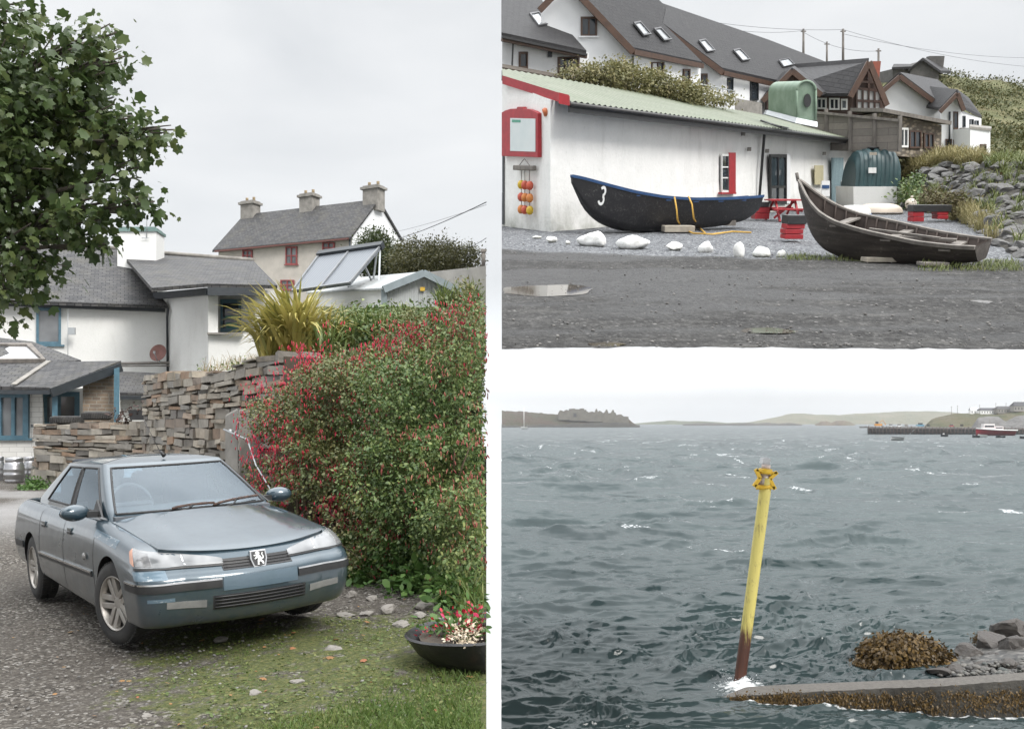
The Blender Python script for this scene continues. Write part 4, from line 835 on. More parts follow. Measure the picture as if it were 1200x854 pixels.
def lane_bits():
    r = np.random.default_rng(3)
    # grass: blades where the lane is green
    n = 120000; x = r.uniform(-3.4, .33, n); y = 4.75 + r.random(n) ** 1.5 * 6.0; ga = grass_amt(x, y)
    k = (r.random(n) < np.clip((ga - .45) * 1.3, 0, 1)) & (x < EDGE * y - .03); x, y, ga = x[k], y[k], ga[k]; z = np.array([lane_z(a, b_) for a, b_ in zip(x, y)])
    pts = np.stack([x, y, z - .004], 1); nn = len(pts); lush = sstep(x + (5.6 - y) * .9, -1.0, -.4)
    yd = norm(np.stack([r.normal(0, .5, nn), r.normal(0, .5, nn), np.full(nn, .75)], 1)); V, Fc = scatter(BLADE, pts, yd, (.022 + .035 * lush) * (.6 + .8 * r.random(nn)), None, r)
    tag(raw_mesh('grass', V, Fc, leafy('verge_grass', (.045, .09, .018), (.09, .145, .03), (.17, .19, .06), .6)), kind='stuff')
    # small clover and weed leaves, and a few fallen leaves
    n = 30000; x = r.uniform(-2.2, .33, n); y = 4.75 + r.random(n) ** 1.4 * 5.0; ga = grass_amt(x, y); k = (r.random(n) < np.clip((ga - .4) * .9, 0, .8)) & (x < EDGE * y - .04); x, y = x[k], y[k]; z = np.array([lane_z(a, b_) for a, b_ in zip(x, y)])
    pts = np.stack([x, y, z + .006], 1); nn = len(pts); V, Fc = scatter(LEAF, pts, norm(np.stack([r.normal(0, 1, nn), r.normal(0, 1, nn), r.uniform(.05, .5, nn)], 1)), .016 + .022 * r.random(nn) ** 2, np.stack([r.normal(0, .3, nn), r.normal(0, .3, nn), np.ones(nn)], 1), r)
    tag(raw_mesh('clover', V, Fc, leafy('clover_leaf', (.05, .09, .02), (.11, .15, .04), (.20, .19, .06), .5)), kind='stuff')
    n = 90; x = r.uniform(-4.5, .1, n); y = r.uniform(5, 9.5, n); k = x < EDGE * y - .1; x, y = x[k], y[k]; pts = np.stack([x, y, np.array([lane_z(a, b_) for a, b_ in zip(x, y)]) + .018], 1); nn = len(pts)
    V, Fc = scatter(MAPLE, pts, norm(np.stack([r.normal(0, 1, nn), r.normal(0, 1, nn), np.zeros(nn)], 1)), .02 + .05 * r.random(nn) ** 3, np.stack([r.normal(0, .3, nn), r.normal(0, .3, nn), np.ones(nn)], 1), r); tag(raw_mesh('fallen_leaves', V, Fc, leafy('fallen_leaf', (.20, .08, .04), (.32, .20, .08), (.30, .06, .05), .7)), kind='stuff')
    # loose stones
    n = 5200; x = r.uniform(-6, .3, n); y = 4.8 + r.random(n) ** 1.6 * 14; k = x < EDGE * y - .06; x, y = x[k], y[k]; ico = bmesh.new(); bmesh.ops.create_icosphere(ico, subdivisions=1, radius=.5)
    tv = np.array([v.co for v in ico.verts]); tf = np.array([[v.index for v in f.verts] for f in ico.faces]); ico.free(); pts = np.stack([x, y, np.array([lane_z(a, b_) for a, b_ in zip(x, y)]) + .002], 1)
    sz = .010 + .028 * r.random(len(pts)) ** 3; tv2 = tv * np.array([1, .8, .5]); V, Fc = scatter((tv2, tf), pts, norm(r.normal(size=(len(pts), 3)) * np.array([1, 1, .1])), sz, np.tile(np.array([[0, 0, 1.0]]), (len(pts), 1)) + r.normal(size=(len(pts), 3)) * .2, r)
    tag(raw_mesh('loose_gravel', V, Fc, m_islands('gravel_stone', [(.08, .078, .075), (.16, .155, .15), (.24, .23, .21), (.11, .10, .09)], bump=.3, lichen=.1)), kind='stuff')
lane_bits()
SL = m_islands('flat_stone', [(.14, .135, .12), (.24, .225, .20), (.19, .175, .16)], bump=.5, lichen=.4)
for i, (px, py, w, h, lab) in enumerate(((500, 716, 30, 13, 'long pale flat stone near the planter'), (455, 719, 24, 11, 'flat pale stone between bumper and planter'), (412, 700, 14, 9, 'small pale stone behind the bumper corner'), (437, 705, 16, 7, 'low grey stone at the edge of the nettles'), (348, 799, 18, 7, 'pale flat stone in the grassy verge in front of the car'),
                                      (300, 810, 18, 6, 'pale flat stone lying in mown grass at the bottom'), (260, 745, 20, 6, 'half buried grey stone in front of the bumper'), (390, 762, 22, 6, 'brownish flat stone in the mossy gravel'), (172, 832, 12, 6, 'small stone in the gravel at the bottom left'), (478, 690, 20, 7, 'stone sunk among the nettles'), (520, 735, 22, 9, 'rounded stone beside the planter'), (470, 737, 26, 8, 'broad flat slab sunk in the ground left of the planter'), (430, 722, 20, 5, 'thin grey slab behind the mossy patch'), (492, 728, 16, 8, 'blocky pale stone against the planter'), (405, 722, 24, 5, 'long low slab in front of the right wheel'))):
    c = G(px, py); d = c.y; m = MB(); m.rock((c.x, c.y, lane_z(c.x, c.y) + .01), (w / F * d, w / F * d * .9, h / F * d * 1.2), i * 1.3, i, 3, .1); tag(m.build('stone', SL), lab, 'stone', 'stones in the lane')
# ================================================================== the parked car
PL = LANE
def make_car():
    car = thing('parked_car', 'slate blue four door saloon parked on the gravel lane', 'car'); set_local(car, CAR_L)
    b = NB('car_paint'); co = b.co('Object')
    n = b.noise(co, 5, 8, 0.65); sp = b.n('SeparateXYZ'); b.l(co, sp.inputs[0])
    low = b.math('MULTIPLY', b.ramp(sp.outputs[2], (0.22, 1.0), (0.62, 0.0)), b.ramp(b.noise(co, 7, 6, .7), (0.35, 0.2), (0.7, 0.8)))
    c = b.mix(b.ramp(n, (0.3, 0.0), (0.7, 1.0)), (.033, .060, .080), (.029, .052, .070))
    b.base(b.mix(low, c, (.085, .085, .078))); b.set(Metallic=0.3, Coat_Weight=1.0, Coat_Roughness=0.04, Coat_IOR=1.55, Roughness=b.ramp(n, (0.3, 0.26), (0.8, 0.38)))
    paint = b.m
    b = NB('scuffed_paint'); n = b.noise(b.co('Object', (1.0, 1.0, 3.0)), 9, 9, 0.75)
    b.base(b.mix(b.ramp(n, (0.56, 0.0), (0.62, 1.0)), (.10, .15, .19), (.42, .44, .45))); b.set(Metallic=0.2, Coat_Weight=0.7, Roughness=0.4); scuff = b.m
    plast = basic('black_plastic', (.013, .013, .014), (.022, .022, .022), 8, 0.5)
    chrome = basic('chrome', (.75, .75, .76), (.6, .6, .6), 9, 0.15, 0, metal=1.0)
    alloy = basic('alloy', (.48, .46, .43), (.30, .27, .24), 5, 0.42, 0.1, metal=0.7)
    b = NB('lamp_glass'); v = b.noise(b.co('Object', (9, 9, 2)), 1.0, 1)
    b.base(b.ramp(v, (0.3, (.11, .115, .12)), (0.5, (.17, .175, .18)), (0.75, (.25, .255, .26)))); b.set(Roughness=0.2, Metallic=0.0, Coat_Weight=1.0, Coat_Roughness=0.02)
    lamp = b.m; bowl = basic('lamp_bowl', (.10, .105, .11), (.2, .2, .21), 20, .2, 0, metal=.6, coat=1.0)
    foglass = basic('fog_lamp_glass', (.20, .20, .195), (.13, .13, .13), 5, 0.25, 0.1, coat=0.6)
    amber = basic('amber_lens', (.5, .28, .2), (.4, .2, .14), 9, 0.2)
    b = NB('car_glass'); g = b.n('BsdfGlossy'); g.inputs['Roughness'].default_value = 0.0; g.inputs[0].default_value = (.80, .91, 1.0, 1); t = b.n('BsdfTransparent'); t.inputs[0].default_value = (.72, .80, .83, 1)
    fr = b.n('Fresnel'); fr.inputs[0].default_value = 1.9; ms = b.n('MixShader'); b.l(fr.outputs[0], ms.inputs[0]); b.l(t.outputs[0], ms.inputs[1]); b.l(g.outputs[0], ms.inputs[2])
    b.l(ms.outputs[0], b.o.inputs[0]); glass = b.m
    cloth = basic('seat_cloth', (.028, .033, .042), (.022, .026, .034), 9, 0.9)
    dashm = basic('dash_plastic', (.11, .12, .135), (.09, .10, .11), 3, 0.8)

    # ---- lower shell: rings from sill to shoulder
    NF, NC, NS, NR, NB_ = 20, 14, 60, 10, 12
    def half(fy, ry, hw, bow, rfx, rfy, rrx, rry, zf):
        pts = []
        for i in range(NF): x = (hw - rfx) * i / NF; pts.append((x, fy + bow * (x / (hw - rfx)) ** 2))
        for i in range(NC): a = math.pi / 2 * i / NC; pts.append((hw - rfx + rfx * math.sin(a) ** .85, fy + bow + rfy * (1 - math.cos(a) ** .85)))
        y0, y1 = fy + bow + rfy, ry - rry
        for i in range(NS): y = y0 + (y1 - y0) * i / NS; u = i / NS; pts.append((hw - .02 * (2 * u - 1) ** 2 * max(0, (u - .3)), y))
        for i in range(NR): a = math.pi / 2 * i / NR; pts.append((hw - rrx * (1 - math.cos(a)) - .014 * math.cos(a), y1 + rry * math.sin(a)))
        for i in range(NB_ + 1): u = i / NB_; pts.append(((hw - rrx) * (1 - u), ry + .05 * (1 - (1 - u) ** 2)))
        return [(x, y, zf(y)) for x, y in pts]
    def zfun(a, m, r):
        def f(y):
            if y < .5:
                u = min(1, max(0, (y + .9) / 1.4)); return a + (m - a) * (u * u * (3 - 2 * u) * .5 + u * .5)
            return m + (r - m) * min(1, (y - .5) / 3.1)
        return f
    ctl = [(.20, .19, .30, -.80, .80, 3.50), (.225, .215, .33, -.865, .845, 3.58), (.32, .30, .40, -.915, .868, 3.63), (.44, .42, .48, -.935, .880, 3.66),
           (.535, .545, .56, -.932, .885, 3.67), (.575, .65, .64, -.91, .884, 3.65), (.60, .735, .74, -.872, .876, 3.60), (.655, .80, .84, -.835, .862, 3.56),
           (.705, .855, .91, -.775, .835, 3.52), (.728, .895, .955, -.70, .785, 3.46), (.735, .905, .965, -.62, .725, 3.40)]
    K = 4; C = np.array(ctl); dense = []
    for i in range(len(C) - 1):
        p0, p1, p2, p3 = C[max(i - 1, 0)], C[i], C[i + 1], C[min(i + 2, len(C) - 1)]
        for k in range(K):
            u = k / K; dense.append(.5 * (2 * p1 + (p2 - p0) * u + (2 * p0 - 5 * p1 + 4 * p2 - p3) * u * u + (3 * p1 - p0 - 3 * p2 + p3) * u ** 3))
    dense.append(C[-1])
    rings = np.array([half(d[3], d[5], d[4], .10, .30, .20, .16, .22, zfun(d[0], d[1], d[2])) for d in dense])   # (levels, half points, 3)
    nl, nh = rings.shape[:2]
    full = np.concatenate([rings, rings[:, -2:0:-1] * np.array([-1, 1, 1])], 1)
    arc = np.concatenate([np.zeros((nl, 1)), np.cumsum(np.linalg.norm(np.diff(rings[:, :, :2], axis=1), axis=2), 1)], 1)
    def at_a(a, side=1):                     # column of the shell at arc length a from the nose centre
        col = np.array([[np.interp(abs(a), arc[k], rings[k, :, c]) for c in range(3)] for k in range(nl)])
        col[:, 0] *= (1 if a >= 0 else -1) * side; return col
    def at_y(y, side=1):
        col = np.array([[np.interp(y, rings[k, NF:NF + NC + NS + NR, 1], rings[k, NF:NF + NC + NS + NR, c]) for c in range(3)] for k in range(nl)])
        col[:, 1] = y; col[:, 0] *= side; return col
    def onz(col, z, off):
        k = int(np.clip(np.searchsorted(col[:, 2], z), 1, nl - 1)); u = (z - col[k - 1, 2]) / max(1e-6, col[k, 2] - col[k - 1, 2])
        p = col[k - 1] + (col[k] - col[k - 1]) * np.clip(u, 0, 1); c = np.array([0, 1.2, p[2] - .05]); d = p - c
        if abs(p[1]) > 0.75 and p[1] < 0: d = np.array([p[0] * .55, -1.0, .15])
        else: d = np.array([np.sign(p[0]), 0, .1])
        d = d / np.linalg.norm(d); return Vector(p + d * off)
    def patch(name, mat, cols, z0, z1, off, n=6, parent=car, thick=0.012):
        """Piece following the body surface between heights z0(i), z1(i)."""
        m = MB(); m.smooth = True; k = len(cols)
        rows = [[onz(cols[i], (z0(i / (k - 1)) if callable(z0) else z0) * (1 - j / (n - 1)) + (z1(i / (k - 1)) if callable(z1) else z1) * j / (n - 1), off) for j in range(n)] for i in range(k)]
        inn = [[p + Vector((0, 1, 0)) * thick if abs(p.x) < .7 else p - Vector((math.copysign(thick, p.x), 0, 0)) for p in r] for r in rows]
        m.grid(rows); m.grid(inn, flip=True)
        ring = [r[0] for r in rows] + rows[-1][1:] + [r[-1] for r in rows[::-1]][1:] + rows[0][-2:0:-1]
        rin = [r[0] for r in inn] + inn[-1][1:] + [r[-1] for r in inn[::-1]][1:] + inn[0][-2:0:-1]
        m.grid([ring, rin], closed=True, smooth=False)
        return m.build(name, mat, parent, own=True)
    mb = MB(); mb.smooth = True
    mb.grid([[Vector(p) for p in r] for r in full], closed=True)
    nfull = full.shape[1]; mb.f.append(list(range(nfull - 1, -1, -1))); mb.m.append(0); mb.sm.append(False)
    top = [(nl - 1) * nfull + i for i in range(nfull)]; mb.f.append(top); mb.m.append(0); mb.sm.append(False)
    body = mb.build('body', [paint, plast], car, own=True)
    cut = MB(); cut.mi = 0
    for y, r in ((0.0, .352), (2.70, .345)):
        for s in (-1, 1):
            cut.lathe([(r, -.24), (r, .24)], 40, Matrix.Translation((s * .79, y, .325)) @ Matrix.Rotation(R(90), 4, 'Y'))
    co_ = cut.build('arch_cutter', plast, car, own=True)
    md = body.modifiers.new('b', 'BOOLEAN'); md.operation = 'DIFFERENCE'; md.object = co_; md.solver = 'EXACT'
    try: md.material_mode = 'TRANSFER'
    except Exception: pass
    bpy.context.view_layer.update(); dg = bpy.context.evaluated_depsgraph_get()
    nm = bpy.data.meshes.new_from_object(body.evaluated_get(dg)); body.modifiers.clear(); body.data = nm
    bpy.data.objects.remove(co_)
    nm.set_sharp_from_angle(angle=R(35))
    # ---- bonnet
    m = MB(); m.smooth = True; rows = []
    NU, NV = 25, 22
    r8 = rings[8 * K - 1]
    for j in range(NV):
        v = j / (NV - 1); row = []
        for i in range(NU):
            u = 2 * i / (NU - 1) - 1; hw = .69 + .038 * v; x = u * hw
            yf = np.interp(abs(x), r8[:NF + 8, 0], r8[:NF + 8, 1]) - .006 + .05 * abs(u) ** 6; yc = .20 + .15 * u * u
            y = yf + (yc - yf) * v
            ze = np.interp(y, [-.90, -.55, -.2, .2, .5], [.66, .775, .845, .90, .925])
            z = zfun(.735, .905, .965)(y) + (-.030 + .105 * v ** .6) * (1 - u * u) ** .8 + .010 * math.exp(-((abs(u) - .62) / .12) ** 2) * v
            row.append(Vector((x, y, z + .004)))
        rows.append(row)
    m.grid(rows); lip = [[p, p + Vector((0, .02, -.03))] for p in rows[0]]; m.grid(lip, flip=True)
    for s in (0, -1): m.grid([[r[s], r[s] + Vector((0, 0, -.03))] for r in rows], flip=(s == 0))
    m.build('bonnet', paint, car, own=True)
    # fender tops beside the bonnet follow the shoulder ring; cowl panel
    m = MB(); m.smooth = True
    m.grid([[Vector((x, .20 + .15 * (x / .73) ** 2 + dy, .888 + .068 * (1 - (x / .73) ** 2) + dz)) for x in np.linspace(-.73, .73, 15)] for dy, dz in ((-.01, -.012), (.10, -.005), (.2, .0))])
    m.build('cowl_panel', plast, car, own=True)
    m = MB(); m.smooth = True
    m.grid([[Vector((x, y, .962 + .03 * (1 - (x / .72) ** 2) * 1 - .03 * max(0, (y - 3.2) / .3) ** 2)) for x in np.linspace(-.725, .725, 13)] for y in np.linspace(2.7, 3.47, 8)])
    m.build('boot_lid', paint, car, own=True)
    # ---- cabin: pillars, panes, roof
    nf, nc, ns, nr, nb = 14, 5, 36, 6, 10
    def chalf(fy, ry, hw, bow, rfx, rfy, rrx, rry):
        pts = []
        for i in range(nf): x = (hw - rfx) * i / nf; pts.append((x, fy + bow * (x / (hw - rfx)) ** 2))
        for i in range(nc): a = math.pi / 2 * i / nc; pts.append((hw - rfx + rfx * math.sin(a), fy + bow + rfy * (1 - math.cos(a))))
        for i in range(ns): pts.append((hw + .012 * math.sin(math.pi * i / ns), fy + bow + rfy + (ry - rry - fy - bow - rfy) * i / ns))
        for i in range(nr): a = math.pi / 2 * i / nr; pts.append((hw - rrx * (1 - math.cos(a)), ry - rry + rry * math.sin(a)))
        for i in range(nb + 1): u = i / nb; pts.append(((hw - rrx) * (1 - u), ry + .05 * (1 - (1 - u) ** 2)))
        return np.array(pts)
    lo, hi = chalf(.245, 3.02, .735, .125, .05, .09, .12, .16), chalf(1.0, 2.36, .565, .075, .06, .09, .14, .14)
    L = 13; ch = []
    for k in range(L):
        t = k / (L - 1); xy = lo + (hi - lo) * t; bl = .022 * math.sin(math.pi * t); xy = xy * np.array([1 + bl * .6, 1]); xy[:nf, 1] -= bl * .9
        z = np.interp(xy[:, 1], [0, .4, 3.0], [.93, .915, .968]) * (1 - t) + t * (1.338)
        ch.append(np.concatenate([xy, z[:, None]], 1))
    ch = np.array(ch); ch[0, :, 2] -= .06; cf = np.concatenate([ch, ch[:, -2:0:-1] * np.array([-1, 1, 1])], 1); n2 = cf.shape[1]; nh2 = ch.shape[1]
    kind = {}
    def cls(j, k):
        jj = j if j < nh2 - 1 else n2 - 1 - j                       # column on the half contour
        if k < 1 or k >= L - 2: return 'body'
        if jj < nf: return 'windscreen'
        q = (jj - nf - nc) / ns
        if .03 <= q < .40: return 'front_window' + str(j < nh2 - 1)
        if .40 <= q < .445: return 'pillar'
        if .445 <= q < .86: return 'rear_door_window' + str(j < nh2 - 1)
        if jj >= nf + nc + ns + nr - 1: return 'rear_window'
        return 'body'
    groups = {}
    for k in range(L - 1):
        for j in range(n2): groups.setdefault(cls(j, k), []).append((k * n2 + j, k * n2 + (j + 1) % n2, (k + 1) * n2 + (j + 1) % n2, (k + 1) * n2 + j))
    allv = [tuple(p) for r in cf for p in r]
    def sub(faces):
        used = sorted({i for f in faces for i in f}); mp_ = {u: i for i, u in enumerate(used)}
        m = MB(); m.add([allv[u] for u in used], [[mp_[i] for i in f] for f in faces], True); return m
    m = sub(groups['body'])
    rr = [[Vector((p[0] * q, 1.68 + (p[1] - 1.68) * q, 1.338 + .062 * (1 - q ** 2.2))) for p in cf[-1]] for q in (1, .97, .9, .78, .6, .4, .2, .02)]
    m.grid(rr, closed=True); m.build('roof', paint, car, own=True)
    sub(groups['pillar']).build('door_pillar', plast, car, own=True)
    sub(groups['windscreen']).build('windscreen', glass, car, own=True); sub(groups['rear_window']).build('rear_window', glass, car, own=True)
    for nme, keyn in (('side_window', 'front_window'), ('side_window', 'rear_door_window')):
        for sd in ('True', 'False'): sub(groups[keyn + sd]).build(nme, glass, car, own=True)
    # black seals round the windscreen and the side panes
    def seal(js, side_pts=None):
        m = MB(); loop = [Vector(cf[1][j]) for j in js] + [Vector(cf[k][js[-1]]) for k in range(2, L - 1)] + [Vector(cf[L - 2][j]) for j in js[::-1][1:]] + [Vector(cf[k][js[0]]) for k in range(L - 3, 0, -1)]
        m.tube(loop, .011, 6, False); return m
    seal([(j % n2) for j in range(-nf, nf + 1)]).build('window_seal', plast, car, own=True)
    s0, s1, s2, s3 = [nf + nc + int(math.ceil(ns * q)) for q in (.03, .40, .445, .86)]
    for a, b2 in ((s0, s1), (s2, s3)):
        seal(list(range(a, b2 + 1))).build('window_seal', plast, car, own=True)
        seal([n2 - j for j in range(a, b2 + 1)]).build('window_seal', plast, car, own=True)
    # ---- face
    A = lambda a0, a1, n=14: [at_a(a) for a in np.linspace(a0, a1, n)]
    Y = lambda y0, y1, s, n=20: [at_y(y, s) for y in np.linspace(y0, y1, n)]
    for s in (-1, 1):
        hl = patch('headlight', lamp, A(s * .27, s * .93, 18), lambda u: .632 + .012 * u, lambda u: .668 + .10 * u ** .8, .008)
        patch('side_lamp', basic('side_lamp_glass', (.12, .12, .125), (.2, .2, .2), 25, .15, .1, coat=1.0), A(s * .78, s * .915, 6), lambda u: .652 + .004 * u, lambda u: .735 + .018 * u, .0105, 5, hl)
        patch('lamp_divider', chrome, A(s * .54, s * .552, 3), .645, .712, .0105, 5, hl)
        patch('headlight_rim', plast, A(s * .262, s * .94, 18), lambda u: .618 + .012 * u, lambda u: .629 + .012 * u, .010, 3, hl)
        patch('indicator_lens', amber, A(s * .94, s * 1.0, 5), lambda u: .655 + .02 * u, lambda u: .765 - .02 * u, .008)
        mo = patch('bumper_moulding', plast, A(s * .315, s * 1.20, 22), .472, .528, .012)
        patch('chrome_strip', chrome, A(s * .315, s * 1.20, 22), .525, .537, .015, 3, mo)
        patch('fog_lamp', foglass, A(s * .43, s * .72, 10), lambda u: .338 + .018 * u, lambda u: .392 + .012 * u, .006)
        patch('side_moulding', plast, Y(.45, 2.28, s, 24), .47, .515, .012)
        patch('trim_strip', chrome, Y(.45, 2.28, s, 24), .500, .516, .016, 3)
        patch('rear_bumper_moulding', plast, Y(3.02, 3.40, s, 8), .49, .56, .012)
        for ya, zb, zt in ((.40, .24, .83), (1.36, .24, .90), (2.28, .50, .93)):
            patch('door_gap', M['black'], Y(ya, ya + .010, s, 2), zb, zt, .0015, 20, thick=.006)
        patch('door_gap', M['black'], Y(.40, 2.2, s, 2), .235, .242, .0015, 3, thick=.006)
        for yh in (1.16, 2.10):
            hb = MB(); c = onz(at_y(yh, s), .80, .012); hb.box(c - Vector((s * .012, 0, 0)), (.022, .15, .04)); ho = hb.build('door_handle', paint, car, own=True, bevel=.01)
            hb = MB(); hb.box(c + Vector((s * .006, -.02, -.03)), (.012, .10, .02)); hb.build('handle_recess', M['black'], ho, own=True)
        sg = MB(); c = onz(at_y(.62, s), .62, .008); sg.lathe([(.03, 0), (.028, .012), (.01, .018)], 14, Matrix.Translation(c) @ Matrix.Rotation(R(90 * s), 4, 'Y')); sg.build('repeater_lamp', foglass, car, own=True)
    patch('grille', plast, A(-.285, .285, 20), .585, .66, .004)
    gm = MB()
    for k in range(3): gm.tube([onz(at_a(a), .602 + .02 * k, .010) for a in np.linspace(-.275, .275, 14)], .003, 5)
    gm.build('grille_bar', M['black'], car, own=True)
    lg = patch('lower_grille', M['black'], A(-.385, .385, 20), .315, .415, .003)
    gm = MB()
    for k in range(4): gm.tube([onz(at_a(a), .33 + .024 * k, .012) for a in np.linspace(-.37, .37, 14)], .0065, 6)
    gm.build('slat', plast, lg, own=True)
    patch('plate_panel', basic('plate_panel', (.075, .11, .14), (.065, .10, .125), 6, .45, coat=.4), A(-.305, .305, 14), .445, .545, .007)
    patch('scuff', scuff, A(-.98, -.70, 10), lambda u: .56, lambda u: .62, .0035, thick=.004)
    patch('scuff', scuff, Y(-.15, .42, -1, 14), lambda u: .74 + .05 * u, lambda u: .80 + .05 * u, .0025, thick=.004)
    patch('scuff', scuff, A(-.86, -.66, 8), .405, .43, .0035, thick=.004)
    # badge: chrome shield, black field, silver lion rampant
    fc = onz(at_a(0), .635, .022); nrm = Vector((0, -1, .30)).normalized(); up = Vector((0, .30, 1)).normalized(); rt = Vector((1, 0, 0))
    to = lambda x, y, d=0: fc + rt * x + up * y + nrm * d
    sh = [(-.066, .062), (.066, .062), (.070, .0), (.05, -.062), (0, -.074), (-.05, -.062), (-.070, .0)]
    m = MB(); m.slab([to(x, y, .010) for x, y in sh], nrm * -.03); bd = m.build('badge', chrome, car, own=True, bevel=.004)
    m = MB(); m.slab([to(x * .82, y * .82, .0125) for x, y in sh], nrm * -.008); m.build('badge_field', M['black'], bd, own=True)
    lion = [(-.012, .050), (.004, .047), (.008, .036), (.002, .024), (.014, .014), (.020, -.004), (.018, -.016), (.030, -.026), (.034, -.044), (.020, -.046), (.022, -.036), (.010, -.028),
            (.002, -.022), (-.006, -.036), (-.004, -.048), (-.020, -.048), (-.016, -.040), (-.014, -.018), (-.008, -.004), (-.014, .004), (-.030, -.006), (-.036, -.002), (-.032, .004), (-.018, .014),
            (-.022, .018), (-.038, .018), (-.040, .026), (-.022, .028), (-.018, .034), (-.026, .038), (-.024, .044)]
    tail = [(.020, -.010), (.034, -.004), (.036, .014), (.028, .026), (.034, .040), (.028, .042), (.021, .026), (.029, .012), (.027, .002)]
    m = MB()
    m.slab([to(x * 1.05, y, .0165) for x, y in lion], nrm * -.006); m.slab([to(x * 1.05, y, .0165) for x, y in tail], nrm * -.006)
    m.build('badge_lion', M['white_paint'], bd, own=True)
    # ---- mirrors, wipers, aerial
    for s in (-1, 1):
        m = MB(); m.smooth = True; Tm = Matrix.Translation((s * .945, .66, .975)) @ Matrix.Rotation(R(-14 * s), 4, 'Z')
        prof = [(math.cos(a), math.sin(a)) for a in np.linspace(-math.pi / 2, math.pi / 2, 11)]
        m.lathe([(max(.001, c), q) for c, q in prof], 22, Tm @ Matrix.Diagonal((.125, .075, .068, 1)))
        mo = m.build('door_mirror', paint, car, own=True)
        m = MB(); m.bar((s * .85, .66, .955), (s * .74, .64, .95), .07, .05); m.slab([(s * .755, .50, .935), (s * .755, .78, .935), (s * .71, .78, 1.06)], (s * .016, 0, 0)); m.build('mirror_arm', plast, mo, own=True)
        m = MB(); m.smooth = True; m.lathe([(.001, 0), (.95, 0.02), (.99, .10)], 20, Tm @ Matrix.Translation((0, .045, 0)) @ Matrix.Rotation(R(-90), 4, 'X') @ Matrix.Diagonal((.11, .058, .2, 1))); m.build('mirror_glass', glass, mo, own=True)
    def scr(u, t):                          # point on the windscreen
        j = u * nf; k = t * (L - 1); jj = int(abs(j)); kk = int(k); a = cf[kk][jj] * (1 - (abs(j) - jj)) + cf[kk][jj + 1] * (abs(j) - jj); b_ = cf[kk + 1][jj] * (1 - (abs(j) - jj)) + cf[kk + 1][jj + 1] * (abs(j) - jj)
        p = a * (1 - (k - kk)) + b_ * (k - kk); return Vector((math.copysign(p[0], u), p[1], p[2])) + Vector((0, -.022, .022))
    wood = basic('wiper_dirt', (.10, .055, .04), (.03, .028, .028), 30, .8)
    for (u0, t0, u1, t1) in ((-.35, .075, .22, .10), (.20, .075, .93, .15)):
        m = MB(); m.tube([scr(u0 + (u1 - u0) * q, t0 + (t1 - t0) * q + .02 * math.sin(math.pi * q)) for q in np.linspace(0, 1, 9)], .012, 6)
        wp = m.build('wiper', wood, car, own=True)
        m = MB(); m.tube([scr(u0 - .12, .02) + Vector((0, -.03, 0)), scr((u0 + u1) / 2 - .1, .06) + Vector((0, -.02, .01)), scr((u0 + u1) / 2, (t0 + t1) / 2 + .02)], .009, 6); m.build('wiper_arm', plast, wp, own=True)
    m = MB(); m.tube([(0, 1.10, 1.385), (-.01, 1.135, 1.41), (-.02, 1.16, 1.43)], [.022, .012, .007], 8); m.tube([(-.02, 1.16, 1.43), (-.07, 1.42, 1.72)], [.004, .0025], 5); m.build('aerial', plast, car, own=True)
    # ---- wheels
    for s in (-1, 1):
        for y, steer in ((0.0, 14), (2.70, 0)):
            T0 = Matrix.Translation((s * .765, y, .315)) @ Matrix.Rotation(R(steer), 4, 'Z') @ Matrix.Rotation(R(90 * s), 4, 'Y')   # local z points outwards
            m = MB(); m.smooth = True
            m.lathe([(.205, -.095), (.25, -.10), (.295, -.092), (.312, -.065), (.315, -.03), (.315, .03), (.312, .065), (.296, .09), (.252, .102), (.212, .098)], 44, T0, False)
            for k in range(60):
                a = 2 * math.pi * k / 60
                for q, off in ((-.045, 0), (.045, .05)): m.box((0, 0, 0), (.016, .02, .06), 0, T0 @ Matrix.Rotation(a + off, 4, 'Z') @ Matrix.Translation((.312, 0, q)))
            wh = m.build('wheel', M['rubber'], car, own=True)
            m = MB(); m.smooth = True
            m.lathe([(.214, -.09), (.20, -.06), (.19, .02), (.198, .06), (.212, .09), (.206, .099), (.196, .092), (.186, .05)], 44, T0, False)
            m.lathe([(.001, .062), (.035, .066), (.05, .06), (.06, .045), (.058, -.02)], 24, T0, False)
            for k in range(5):
                a = 2 * math.pi * k / 5 + .3
                Q = T0 @ Matrix.Rotation(a, 4, 'Z')
                for off in (-.028, .028):
                    m.hexa([Q @ Vector((.04, off - .022, .03)), Q @ Vector((.04, off + .022, .03)), Q @ Vector((.04, off + .022, .066)), Q @ Vector((.04, off - .022, .066))],
                           [Q @ Vector((.195, off * 1.25 - .024, .045)), Q @ Vector((.195, off * 1.25 + .024, .045)), Q @ Vector((.195, off * 1.25 + .02, .085)), Q @ Vector((.195, off * 1.25 - .02, .085))])
            m.build('rim', alloy, wh, own=True, bevel=.004)
            m = MB(); m.lathe([(.001, -.02), (.19, -.02), (.19, .0), (.001, .005)], 30, T0); m.build('brake_disc', basic('brake_disc', (.05, .045, .04), (.03, .028, .026), 9, .6, metal=.4), wh, own=True)
    # ---- inside
    m = MB(); m.slab([(-.70, .35, .93), (.70, .35, .93), (.70, .95, .96), (-.70, .95, .96)], (0, 0, -.04)); m.slab([(-.70, .9, .915), (.70, .9, .915), (.70, 2.9, .94), (-.70, 2.9, .94)], (0, 0, .012)); m.build('dashboard', dashm, car, own=True)
